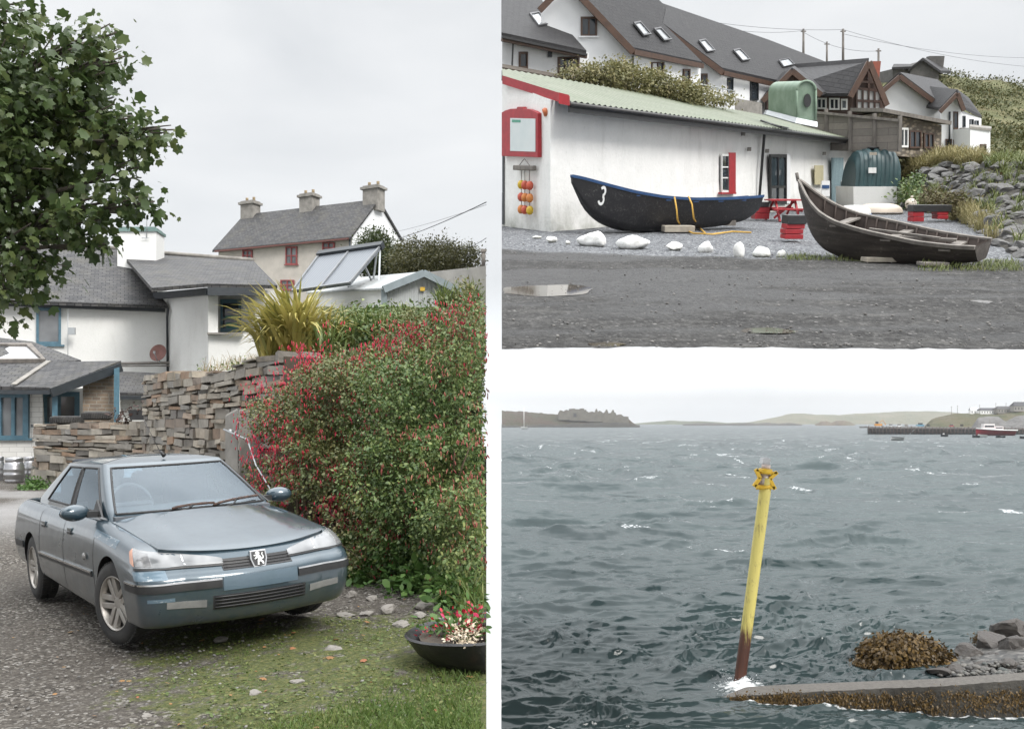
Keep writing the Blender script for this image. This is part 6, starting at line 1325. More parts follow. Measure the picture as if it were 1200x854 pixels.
# ------------------------------------------------------------------ seats and table
def block_stack(parent, px0, px1, py0, py1, d, n):
    a, b_ = P(px0, py1, d), P(px1, py0, d); w = b_.x - a.x; z0, z1 = max(0, a.z), b_.z
    for k in range(n):
        m = MB(); h_ = (z1 - z0) / n; m.box(((a.x + b_.x) / 2 + random.uniform(-.02, .02), d + .2, z0 + h_ * (k + .5)), (w, .45, h_ - .012), random.uniform(-.04, .04)); m.build('block', M['red_paint'] if k != 99 else M['dull_red'], parent, bevel=.012)
def block_bench(label, seat, blocks, d):
    t = thing('block_bench', label, 'bench', fl2((seat[0] + seat[1]) / 2, d), 0, 'benches on red blocks'); a, b_ = P(seat[0], (seat[2] + seat[3]) / 2, d), P(seat[1], (seat[2] + seat[3]) / 2, d)
    m = MB(); m.bar(a + Vector((0, .2, 0)), b_ + Vector((0, .2, 0)), .5, (seat[3] - seat[2]) / F * d); m.build('seat', M['black'], t, bevel=.01)
    for x0, x1, y0, y1, n in blocks: block_stack(t, x0, x1, y0, y1, d, n)
def fl2(px, d): v = P(px, 250, d); v.z = 0; return v
block_bench('black plank bench on red blocks beside the black currach', (872, 901, 237, 242.5), [(884, 902, 242.5, 257, 2)], 36.5)
block_bench('short black seat on a stack of red blocks by the tall bow', (923, 945, 252.5, 262.5), [(920.5, 943, 262.5, 280.5, 3)], 24.6)
block_bench('black plank bench on two red block piles below the rocks', (1070, 1114.5, 240.5, 248), [(1069.5, 1083.5, 248, 260, 2), (1098, 1112, 247.5, 257, 2)], 35)
def picnic_table():
    d = 36; t = thing('picnic_table', 'red wooden picnic table outside the dark door', 'table', fl2(920, d)); z = lambda py: P(920, py, d).z; x = lambda px: P(px, 240, d).x
    x0, x1 = x(903), x(942); zt = .76
    for k in range(4): m = MB(); m.box(((x0 + x1) / 2, d + .1 + k * .2, zt), (x1 - x0, .18, .05)); m.build('table_board', M['red_paint'], t)
    for yy in (-.45, 1.2): m = MB(); m.box(((x0 + x1) / 2, d + yy, .45), (x1 - x0, .26, .05)); m.build('bench_seat', M['red_paint'], t)
    for xx in (x0 + .25, x1 - .25):
        m = MB(); m.bar((xx, d - .45, 0), (xx, d + .28, zt), .09, .06, (1, 0, 0)); m.build('leg', M['red_paint'], t); m = MB(); m.bar((xx, d + 1.2, 0), (xx, d + .5, zt), .09, .06, (1, 0, 0)); m.build('leg', M['red_paint'], t)
        m = MB(); m.bar((xx + .03, d - .5, .40), (xx + .03, d + 1.25, .40), .09, .05, (1, 0, 0)); m.build('crossbar', M['red_paint'], t)
    m = MB(); m.bar((x0 + .3, d + .4, .1), (x0 + 1.0, d + .4, .7), .07); m.build('brace', M['red_paint'], t)
picnic_table()
def oil_tank():
    d = 50; t = thing('oil_tank', 'dark green ribbed plastic oil tank on a white plinth', 'oil tank', fl2(1030, d)); p = lambda x, y: P(x, y, d); x0, x1 = p(1004, 200).x, p(1057, 200).x; zb, zt = p(1030, 218.5).z, p(1030, 176).z
    cx_, w, hh = (x0 + x1) / 2, (x1 - x0) / 2, zt - zb; m = MB(); m.smooth = True; rows = []
    for k in range(33):
        u = k / 32; xx = -1 + 2 * u; rib = 1 + (.055 if (k // 3) % 2 else 0); row = []
        top_ = zb + hh * (.72 + .28 * math.sqrt(max(0, 1 - abs(xx) ** 3.2)))
        for v in np.linspace(0, 1, 13):
            a = math.pi * (1 - v); yy = math.cos(a); zz = zb + (top_ - zb) * min(1, (1 - abs(yy) ** 3.5) ** .5 if abs(yy) < 1 else 0) ; row.append(Vector((cx_ + xx * w, d + .9 + yy * .9 * rib, zb + (zz - zb) * rib)))
        rows.append(row)
    m.grid(rows); m.add(rows[0], [tuple(range(13))], False); m.add(rows[-1], [tuple(range(12, -1, -1))], False)
    m.build('tank', basic('tank_green', (.022, .05, .055), (.03, .065, .07), 3, .45), t, smooth_angle=30)
    m = MB(); m.lathe([(.24, 0), (.24, .12), (.28, .13), (.28, .2), (.001, .22)], 18, Matrix.Translation((cx_ - .05, d + .9, zt - .03))); m.build('filler_cap', M['black'], t)
    m = MB(); hexq(m, [p(1017.5, 203), p(1026.5, 203), p(1026.5, 196.5), p(1017.5, 196.5)], (0, -.05, 0)); m.build('label', M['white_paint'], t); m = MB(); hexq(m, [p(1019, 182), p(1027, 182), p(1027, 178.5), p(1019, 178.5)], (0, -.05, 0)); m.build('label', M['pale_wood'], t)
    m = MB(); a, c_ = fl2(1000, d - .25), fl2(1051, d - .25); hexq(m, [a, c_, P(1051, 218.8, d - .25), P(1000, 218.8, d - .25)], (0, 2.3, 0)); m.build('plinth', M['white_render'], t)
oil_tank()
def upturned(px0, px1, py0, py1, d, label, mat, name='upturned_dinghy', trim=None):
    a, b_ = P(px0, py1, d), P(px1, py1, d); L = b_.x - a.x; z1 = P(px0, py0, d).z; t = thing(name, label, 'boat', fl2((px0 + px1) / 2, d), 0); m = MB(); m.smooth = True; rows = []
    for k in range(19):
        u = k / 18; w = .12 + .62 * math.sin(math.pi * min(1, .12 + u * .88)) ** .6; hz = (z1 - .05) * (1 - .55 * (2 * u - 1) ** 4); rows.append([Vector((a.x + L * u, d + .6 + w * math.cos(q), .02 + hz * math.sin(q) ** .6)) for q in np.linspace(math.pi, 0, 11)])
    m.grid(rows); m.add(rows[0], [tuple(range(11))]); m.add(rows[-1], [tuple(range(10, -1, -1))]); m.build('hull', mat, t)
    m = MB(); m.tube([r[0] + Vector((0, -.01, .05)) for r in rows], .04, 6); m.build('rubbing_strip', trim or M['grey_wood'], t)
upturned(989, 1026, 240, 254, 40, 'white upturned dinghy with a blue edge behind the tall bow', basic('gel_white', (.72, .72, .70), (.6, .6, .58), 3, .3), trim=bluep); upturned(1012, 1064, 238, 250, 42, 'long tan upturned hull in front of the oil tank plinth', basic('gel_tan', (.50, .43, .35), (.42, .36, .30), 3, .5))
m = MB(); c = P(1067.5, 239, 43); m.lathe([(.24 * math.cos(a), .24 * math.sin(a)) for a in np.linspace(-1.5, 1.5, 13)], 20, Matrix.Translation(c)); m.tube([c + Vector((0, 0, .22)), c + Vector((0, -.02, .34))], .05, 8); tag(m.build('mooring_buoy', basic('buoy_pale', (.62, .55, .46), (.5, .44, .38), 4, .6)), 'pale round mooring buoy between tank and bench', 'buoy')
def aboard():
    t = thing('notice_sign', 'small blue and white sign board by the wall near the table', 'sign', fl2(967, 40)); m = MB(); hexq(m, [P(963, 230, 40), P(972.5, 230, 40), P(972.5, 212, 40), P(963, 212, 40)], (0, .05, 0)); m.build('board', M['white_paint'], t)
    m = MB(); hexq(m, [P(963.5, 221, 39.97), P(972, 221, 39.97), P(972, 217, 39.97), P(963.5, 217, 39.97)], (0, .02, 0)); m.build('band', bluep, t); m = MB(); m.bar(fl2(965, 40.1), P(965, 213, 40.1), .06); m.build('post', M['grey_wood'], t)
aboard()
m = MB(); q = [P(1174, 268, 26), P(1203, 276, 24), P(1203, 286, 23.6), P(1176, 275, 25.6)]
for k in range(4):
    u0, u1 = k / 4, (k + .86) / 4; m.slab([q[0].lerp(q[3], u0), q[1].lerp(q[2], u0), q[1].lerp(q[2], u1), q[0].lerp(q[3], u1)], (0, .02, -.07))
tag(m.build('board_stack', M['pale_wood']), 'pale boards lying on the rocks at the right edge', 'boards')

# ------------------------------------------------------------------ hillside, rocks and scrub
def hillside():
    X = [985, 1030, 1060, 1100, 1140, 1170, 1200, 1270]
    y0 = [236, 239, 243, 248, 262, 284, 304, 345]; y1 = [225, 224, 212, 198, 197, 198, 201, 206]; y2 = [190, 188, 182, 178, 186, 190, 193, 196]; y3 = [150, 150, 150, 152, 156, 160, 162, 166]; y4 = [112, 90, 84.5, 85, 96, 95, 105, 113]
    pxs = np.linspace(985, 1270, 110); V, n1, K = [], 0, 14
    for px in pxs:
        g0 = G(px, np.interp(px, X, y0)); d0 = g0.y; ps = [(np.interp(px, X, y0) + 4, G(px, np.interp(px, X, y0) + 4).y), (np.interp(px, X, y1), d0 * .55 + 27 if d0 < 45 else d0 + 4), (np.interp(px, X, y2), 66), (np.interp(px, X, y3), 92), (np.interp(px, X, y4), 135), (np.interp(px, X, y4) + 6, 170)]
        for k in range(len(ps) - 1):
            for j in range(K):
                u = j / K; V.append(P(px, ps[k][0] * (1 - u) + ps[k + 1][0] * u, ps[k][1] * (1 - u) + ps[k + 1][1] * u))
        V.append(P(px, *ps[-1]))
    V = np.array(V); R_ = K * 5 + 1; V[:, 2] += (fbm(V[:, 0], V[:, 1], .35, 4, 2) - .5) * np.clip((V[:, 1] - 30) / 40, 0, 1) * 1.6
    i = (np.arange(len(pxs) - 1)[:, None] * R_ + np.arange(R_ - 1)[None]).ravel(); Fc = np.stack([i, i + R_, i + R_ + 1, i + 1], 1)
    b = NB('hill_grass'); co = b.co('Object'); n = b.noise(co, .22, 8, .65); n2 = b.noise(co, 1.6, 8, .7)
    c = b.ramp(n, (.3, (.05, .062, .022)), (.5, (.10, .105, .04)), (.68, (.16, .135, .065))); c = b.mix(b.ramp(n2, (.5, 0), (.75, .6)), c, (.07, .06, .03)); ea = b.n('Attribute', attribute_name='earth'); b.base(b.mix(ea.outputs['Fac'], c, (.045, .04, .033))); b.set(Roughness=.95); b.bump(n2, 1, .3)
    o = tag(raw_mesh('hillside', V, Fc, b.m, smooth=True), kind='structure'); at = o.data.attributes.new('earth', 'FLOAT', 'POINT'); at.data.foreach_set('value', np.tile((np.arange(R_) < K * 1.05).astype(np.float32), len(pxs))); return V.reshape(len(pxs), R_, 3), K
HV, HK = hillside()
def on_hill(px, t):                         # t: 0 foot, 1 top of rocks, 2 house terrace, 3, 4 skyline
    i = np.clip((px - 985) / 285 * 109, 0, 108.99); j = np.clip(t * HK, 0, HK * 5 - .01); i0, j0 = int(i), int(j); fi, fj = i - i0, j - j0
    return (HV[i0, j0] * (1 - fi) + HV[i0 + 1, j0] * fi) * (1 - fj) + (HV[i0, j0 + 1] * (1 - fi) + HV[i0 + 1, j0 + 1] * fi) * fj
def scrub():
    r = np.random.default_rng(8); pts = []
    for k in range(2300):
        px, t = r.uniform(1030, 1235), 2.15 + 1.9 * r.random(); pts.append(on_hill(px, t) + np.array([0, 0, .1]))
    pts = np.array(pts); keep = fbm(pts[:, 0], pts[:, 1], .12, 3, 4) + r.normal(0, .1, len(pts)) > .56; pts = pts[keep]; rep = np.repeat(pts, 26, 0); s = np.repeat(.35 + .5 * r.random(len(pts)), 26)[:, None]; o = r.normal(size=(len(rep), 3)) * np.array([1, 1, .5]) * s
    o[:, 2] = abs(o[:, 2]); V, Fc = spray(rep + o, norm(o), .26, LEAF, -.2, r)
    tag(raw_mesh('hill_scrub', V, Fc, leafy('scrub_leaf', (.035, .048, .016), (.075, .082, .028), (.15, .125, .05), .7, .15)), kind='stuff')
scrub()
ROCK = m_islands('shore_rock', [(.06, .06, .065), (.11, .11, .115), (.045, .045, .05), (.15, .148, .145), (.085, .08, .078)], bump=.8, bscale=5, bdist=.05, lichen=.3)
def rocks():
    r = random.Random(12); n = 0
    for row in range(11):
        t = .04 + row * .095; px = 1062 + row * 2 + r.uniform(-4, 4)
        while px < 1215:
            if px < 1066 + 8 * row or px > 1118 + row * 2 or row > 2 or True:
                c = on_hill(px, t + r.uniform(-.04, .04)); d = c[1]; w = r.uniform(7, 18) * (1 + (px - 1060) / 400) / F * d; h = w * r.uniform(.5, .8); s = w * F / d
                rx = px
                if not (px < 1130 and t < .18) and not (1150 < px < 1185 and .25 < t < .55 and False):
                    m = MB(); m.rock((c[0], c[1], c[2] + h * .12), (w * 1.25, w, h * 1.05), r.uniform(0, 6), 100 + n, 3, .0); tag(m.build('rock', ROCK), 'dark angular rock in the tumbled bank below the hillside houses', 'rock', 'rocks of the tumbled bank'); n += 1
            px += s * .78
rocks()
def tufts(name, label, spots, n, lmin, lmax, w, mat, seed, spread=.7):
    V = [strips(p, n, lmin, lmax, w, spread, seed + i, .8, cut=False) for i, p in enumerate(spots)]; v, f = join(V); return tag(raw_mesh(name, v, f, mat, origin=tuple(spots[0])), label, 'grass')
HG = leafy('bank_grass', (.13, .13, .05), (.25, .22, .10), (.36, .31, .17), .7, .25); GG = leafy('green_grass', (.06, .09, .025), (.12, .145, .045), (.2, .2, .08), .6, .25)
rr_ = random.Random(3)
tufts('long_grass', 'long dry grass along the top of the rock bank below the white house', [on_hill(rr_.uniform(1050, 1155), rr_.uniform(1.05, 1.5)) for k in range(150)], 34, .5, 1.3, .035, HG, 300)
tufts('long_grass', 'greener grass at the right edge above the rocks', [on_hill(rr_.uniform(1158, 1235), rr_.uniform(.95, 1.3)) for k in range(60)], 30, .4, 1.0, .03, GG, 500)
tufts('grass_clump', 'big clump of seeding grass right of the weathered boat', [Vector(on_hill(rr_.gauss(1135, 14), rr_.uniform(-.02, .22))) for k in range(70)], 36, .3, .85, .012, HG, 600)
tufts('grass_clump', 'green weeds between the benches and the rocks', [Vector(on_hill(rr_.gauss(1085, 14), rr_.uniform(.1, .55))) for k in range(40)], 30, .3, .8, .02, GG, 700)
tufts('grass_clump', 'low weeds under the stern of the weathered boat', [fl2(rr_.uniform(1085, 1205), rr_.uniform(17.1, 18.9)) for k in range(70)], 12, .05, .2, .008, GG, 800)
tufts('grass_clump', 'sparse weeds along the bow of the weathered boat', [fl2(rr_.uniform(925, 1000), rr_.uniform(19.2, 20.4)) for k in range(34)], 16, .05, .18, .007, GG, 900)
tufts('grass_clump', 'grass growing in the joints of the rock bank', [on_hill(rr_.uniform(1100, 1215), rr_.uniform(.15, .95)) for k in range(46)], 26, .25, .7, .02, GG, 950)
for nm, lab, es, sz in (('bramble_bush', 'dark green brambles beside the oil tank', [(1064, 226, 47, 9, 9, .8), (1072, 214, 49, 10, 9, .8), (1078, 235, 44, 9, 8, .6)], .12), ('heather_bush', 'brownish bush among the rocks below the white house', [(1110, 236, 36, 14, 9, .7), (1092, 231, 40, 9, 7, .6)], .09), ('heather_bush', 'olive bush halfway up the rocks by the right edge', [(1172, 213, 40, 12, 15, .8), (1178, 230, 36, 9, 10, .6)], .1)):
    ee = [ell(*e) for e in es]; pts, od = clumps(ee, 70, 26, .22, .3); V, Fc = spray(pts, od, sz * 1.3); tag(raw_mesh(nm, V, Fc, LG if 'bramble' in nm else leafy('heather_leaf', (.05, .04, .02), (.10, .08, .035), (.13, .14, .05), .7, .2)), lab, 'bush')
# ------------------------------------------------------------------ houses behind
DW = m_slate('new_slate', (.030, .029, .030), (.022, .021, .023), (.035, .034, .03), .4, .25, .06); WHT = M['clean_render']; BRN = basic('brown_trim', (.085, .045, .028), (.055, .03, .02), 4, .5)
def poly(name, mat, pts, parent, off): m = MB(); m.slab([P(*p) for p in pts], off); return m.build(name, mat, parent)
def edge(name, mat, pts, parent, w=.12, h=.3, f=-.1):
    m = MB()
    for a, b_ in zip(pts, pts[1:]): m.bar(P(*a) + Vector((0, f, 0)), P(*b_) + Vector((0, f, 0)), w, h)
    return m.build(name, mat, parent)
def vents(h, items, pl, fm, w=.09, **k):
    for it in items: window(h, rect_on(pl, *it[:4], .02), fm, M['glass'], w, .07, bars=it[4] if len(it) > 4 else (), **k)
SKF = basic('skylight_frame', (.09, .09, .095), None, 3, .5); SKG = m_glass('skylight_pane', (.16, .17, .18), .08)
def terrace_a():
    d = 47; h = thing('terrace_house', 'left white terrace house with a dark roof above the green sheet roof', 'house', P(630, 90, d))
    wl = (P(588.5, 84, d), P(690, 92, d + 2), P(588.5, 40, d)); poly('wall', WHT, [(588.5, 110, d), (690, 112, d + 2), (690, 62, d + 2), (588.5, 44, d)], h, (0, .4, 0))
    r = [P(587.5, 42.5, d - .7), P(687, 63.5, d + 1.3), P(636, 6, d + 7)]; r += [plane_pt(618, -30, r), plane_pt(587.5, -40, r)]; m = MB(); m.slab(r, (0, 0, .16)); m.build('roof', DW, h)
    edge('fascia', BRN, [(588, 46, d - .6), (687, 66.5, d + 1.4)], h, .14, .22); edge('gutter', M['black'], [(588, 43.8, d - .75), (687, 64.8, d + 1.25)], h, .12, .1)
    edge('downpipe', M['black'], [(601, 52, d - .1), (600, 78, d - .1)], h, .08, .08)
    vents(h, [(608, 61, 618, 81), (653.5, 67, 678.5, 86, (.33, .66))], wl, BRN); window(h, [plane_pt(x, y, (r[0], r[1], r[2]), .17) for x, y in ((631, 31), (643.5, 29), (631, 15), (620, 16.5))], SKF, SKG, .09, .06, name='skylight')
    m = MB(); c = plane_pt(644.5, 64, wl, .1); m.box(c, (.2, .15, .25)); m.build('wall_lamp', M['dark_paint'], h)
def terrace_b():
    d = 50; h = thing('terrace_house', 'middle terrace house with a tall white gable and long dark roof', 'house', P(740, 95, d))
    gp = (P(640, 90, d), P(742, 100, d), P(742, 58, d)); m = MB(); m.slab([P(x, y, d) for x, y in ((634, 100), (743, 110), (743, 61), (686, 2), (666, -16), (634, 12))], (.3, .5, 0)); m.build('gable_wall', WHT, h)
    e0, e1 = P(741, 60, d - .4), P(823, 77, d + 5); t0 = P(664, -22, d - .4); rpl = (e0, e1, t0); b_ = e1 - e0
    m = MB(); m.slab([e0, e1, plane_pt(776, 31, rpl), plane_pt(780, 12, rpl), plane_pt(745, -22, rpl), t0], (0, 0, .18)); m.build('roof', DW, h)
    edge('barge_board', BRN, [(664, -20, d - .5), (742, 62, d - .5)], h, .14, .3, -.05); edge('barge_board', BRN, [(664, -20, d - .45), (632, 13, d - .45)], h, .14, .3, -.05); edge('fascia', BRN, [(742, 61.5, d - .45), (823, 78, d + 4.9)], h, .14, .24)
    wl = (P(743, 110, d + .2), P(822, 125, d + 5.2), P(743, 62, d + .2)); m = MB(); hexq(m, [P(743.5, 120, d + .1), P(821, 130, d + 5.2), P(821, 78, d + 5.2), P(743.5, 63, d + .1)], (0, .4, 0)); m.build('wall', WHT, h)
    edge('downpipe', M['black'], [(741, 66, d - .2), (741, 84, d - .2)], h, .1, .1)
    vents(h, [(680.5, 20, 699.5, 43.5, (.5,))], gp, BRN, sill=WHT); vents(h, [(762.5, 73, 777.5, 90, (.5,)), (800.5, 81, 808, 99)], wl, BRN)
    for x0, y0, x1, y1 in ((741.6, 25.5, 763, 42.5), (765.5, 32.5, 787, 48.5)): window(h, [plane_pt(x, y, rpl, .2) for x, y in ((x1 - 9, y1), (x1, y1 - 1.5), (x0 + 8, y0), (x0, y0 + 1.5))], SKF, SKG, .09, .06, name='skylight')
    m = MB(); a = P(751, 4, d + 9); m.box(a, (.9, .9, 1.2)); ch = m.build('chimney', M['concrete'], h)
def terrace_c():
    d = 57; h = thing('terrace_house', 'right terrace house with a recessed balcony and long ridge', 'house', P(860, 110, d))
    e0, e1 = P(846, 83.5, d - .4), P(925, 101, d + 5); t0 = P(776, 31, d - .4); rpl = (e0, e1, t0)
    m = MB(); m.slab([e0, e1, plane_pt(968, 76, rpl), plane_pt(900, 50, rpl), plane_pt(757, 1.5, rpl), t0], (0, 0, .18)); m.build('roof', DW, h)
    m = MB(); m.slab([P(x, y, d) for x, y in ((776, 140), (847, 140), (847, 86), (776, 34))], (.3, .5, 0)); m.build('gable_wall', WHT, h)
    edge('barge_board', BRN, [(776, 33, d - .5), (847, 86, d - .5)], h, .14, .3, -.05); edge('fascia', BRN, [(847, 86, d - .45), (925, 103.5, d + 4.9)], h, .14, .24)
    gp = (P(776, 120, d), P(847, 120, d), P(847, 86, d)); wl = (P(847, 140, d + .1), P(925, 150, d + 5.2), P(847, 87, d + .1)); m = MB(); hexq(m, [P(847.5, 140, d + .1), P(925, 150, d + 5.2), P(925, 104, d + 5.2), P(847.5, 87, d + .1)], (0, .4, 0)); m.build('wall', WHT, h)
    vents(h, [(816.5, 86.5, 829, 104, (.5,)), (793, 46, 799, 53)], gp, BRN); vents(h, [(852, 91.5, 858.5, 108.5), (879, 94, 888, 118)], wl, M['dark_paint'])
    for x0, y0, x1, y1 in ((818, 46.5, 838, 61.5), (858.5, 57.5, 879, 72)): window(h, [plane_pt(x, y, rpl, .2) for x, y in ((x1 - 9, y1), (x1, y1 - 1.5), (x0 + 8, y0), (x0, y0 + 1.5))], SKF, SKG, .09, .06, name='skylight')
    window(h, [plane_pt(x, y, rpl, .2) for x, y in ((918, 79), (931, 76), (924, 69), (912, 71))], SKF, SKG, .09, .06, name='skylight')
    m = MB(); hexq(m, [P(806, 128, d - 3.5), P(861, 140, d - 2), P(861, 111, d - 2), P(806, 100, d - 3.5)], (0, .3, 0)); bl = m.build('balcony', WHT, h); m = MB(); m.tube([P(806, 96, d - 3.5), P(861, 107, d - 2)], .03, 6)
    for u in range(9): x = 806 + 55 * u / 8; m.tube([P(x, 100 + 11 * u / 8, d - 3.5 + 1.5 * u / 8), P(x, 96 + 11 * u / 8, d - 3.5 + 1.5 * u / 8)], .025, 5)
    m.build('railing', M['galv'], bl); m = MB(); hexq(m, [P(861, 150, d - 1.8), P(893, 150, d), P(893, 121, d), P(861, 115, d - 1.8)], (0, .3, 0)); m.build('stone_base', M['concrete'], h)
terrace_a(); terrace_b(); terrace_c()
def timber_house():
    d = 60; h = thing('timber_house', 'dark timber house with a glazed gable and slate roof', 'house', P(960, 130, d)); ap = (1018, 72, d); BRD = basic('dark_timber', (.065, .035, .025), (.045, .026, .02), 4, .6)
    e0, e1 = P(890, 114, d + 3), P(996, 113, d - .6); r0, r1 = P(901, 81, d + 8), P(1018, 72, d - .2)
    m = MB(); m.slab([e0, e1, r1, r0], (0, 0, .18)); m.slab([P(1039, 124, d + .2), P(1018, 72, d - .15), r0 + Vector((0, .05, 0)), P(930, 124, d + 10)], (0, .1, .1)); m.build('roof', DW, h)
    m = MB(); m.slab([P(x, y, d) for x, y in ((998, 150), (1037, 150), (1037, 122), (1018, 75), (998, 113))], (-.3, .5, 0)); g = m.build('gable_wall', BRD, h)
    edge('barge_board', BRN, [(996, 114, d - .7), (1018, 73, d - .7), (1038.8, 124, d - .5)], h, .14, .32, -.05)
    gp = (P(998, 150, d), P(1037, 150, d), P(1018, 75, d)); m = MB(); m.slab([plane_pt(x, y, gp, .05) for x, y in ((1004.5, 131), (1032.5, 132), (1031.5, 106.5), (1004.5, 103))], (0, .02, 0)); m.build('glazing', basic('pale_blind', (.55, .55, .53), (.45, .45, .44), 3, .2, 0), h)
    m = MB()
    for x in (1004, 1011, 1018, 1025, 1032): m.bar(plane_pt(x, 133, gp, .12), plane_pt(x, 104, gp, .12), .09, .1, (0, 1, 0))
    for y0, y1 in ((103.5, 107), (118, 119.5), (132, 133)): m.bar(plane_pt(1003, y0, gp, .12), plane_pt(1033, y1, gp, .12), .14, .1, (0, 1, 0))
    m.bar(plane_pt(1018, 104, gp, .12), plane_pt(1018, 84, gp, .12), .14, .1, (0, 1, 0)); m.bar(plane_pt(1008, 96, gp, .12), plane_pt(1028, 97, gp, .12), .12, .1, (0, 1, 0)); m.build('timber_frame', BRD, h)
    m = MB(); hexq(m, [P(893, 150, d + 3.4), P(998, 150, d - .1), P(998, 113, d - .1), P(893, 115, d + 3.4)], (0, .4, 0)); m.build('wall', BRD, h); wl = (P(893, 150, d + 3.4), P(998, 150, d - .1), P(998, 113, d - .1))
    vents(h, [(957, 115, 969, 128, (.5,)), (972, 115, 984, 129, (.5,)), (986, 116, 993, 129)], wl, M['white_paint'])
    m = MB(); m.slab([P(893, 118, d - 1), P(928, 82.5, d - 1), P(931, 80, d + 6), P(905, 95, d + 6)], (0, 0, .15)); m.slab([P(963, 112, d - 1.5), P(928, 82.5, d - 1), P(931, 80, d + 6), P(975, 108, d + 4)], (0, 0, .15)); m.build('porch_roof', DW, h)
    m = MB(); m.slab([P(x, y, d - .8) for x, y in ((899, 128), (956, 128), (956, 110), (928, 87), (899, 116))], (0, .4, 0)); m.build('porch_gable', BRD, h); edge('porch_barge_board', BRN, [(893, 119, d - 1.1), (928, 83.5, d - 1.1), (962, 112, d - 1.5)], h, .12, .3, -.05)
    m = MB(); m.box(P(1025, 82, d + 6), (.5, .5, 1.0)); m.build('chimney', basic('red_brick', (.28, .08, .05), (.2, .06, .04), 5, .8), h)
timber_house()
def deck_wall():
    t = thing('board_fence', 'tall weathered grey board fence below the timber house', 'fence', P(1000, 176, 52)); q = [P(940, 176, 54), P(1053, 178, 50), P(1053, 142, 50), P(940, 131, 54)]
    m = MB(); hexq(m, q, (0, .1, 0)); m.build('boards', m_planks('fence_boards', (.24, .215, .19), (.17, .155, .14), .35), t)
    for u in (0, .25, .5, .75, 1): m = MB(); m.bar(q[0].lerp(q[1], u) + Vector((0, -.1, 0)), q[3].lerp(q[2], u) + Vector((0, -.1, .25)), .16); m.build('post', M['grey_wood'], t)
    m = MB(); m.bar(q[3] + Vector((0, -.1, .02)), q[2] + Vector((0, -.1, .02)), .2, .12); m.build('rail', M['grey_wood'], t)
deck_wall()
def stone_house():
    d = 56; t = thing('stone_outbuilding', 'low flat roofed stone outbuilding with dark openings', 'building', P(1070, 176, d)); q = [P(1034, 182, d - 1), P(1103, 186, d + 1), P(1103.5, 147, d + 1), P(1034, 132, d - 1)]
    b = NB('rubble'); v = b.n('TexVoronoi'); v.inputs['Scale'].default_value = 3.2; b.l(b.co('Object', (1, 1, 1.8)), v.inputs[0]); sc = b.n('SeparateColor'); b.l(v.outputs['Color'], sc.inputs[0]); b.base(b.mix(b.ramp(v.outputs['Distance'], (.3, 0), (.55, .8)), b.ramp(sc.outputs[0], (0, (.16, .13, .10)), (.6, (.30, .25, .19)), (1, (.36, .32, .26))), (.07, .06, .05))); b.set(Roughness=.9); b.bump(v.outputs['Distance'], -.6, .05)
    m = MB(); hexq(m, q, (0, 4, 0)); m.build('wall', b.m, t); m = MB(); m.slab([q[3] + Vector((-.2, -.5, 0)), q[2] + Vector((.3, -.5, 0)), q[2] + Vector((.3, 4, .3)), q[3] + Vector((-.2, 4, .3))], (0, 0, .2)); m.build('roof', M['grey_wood'], t)
    wl = tuple(q[:3]); vents(t, [(1054, 150, 1063.5, 173, (.5,))], wl, M['white_paint']); vents(t, [(1065, 153, 1079, 174, (.5,)), (1082, 156, 1094, 174, (.5,))], wl, BRN)
stone_house()
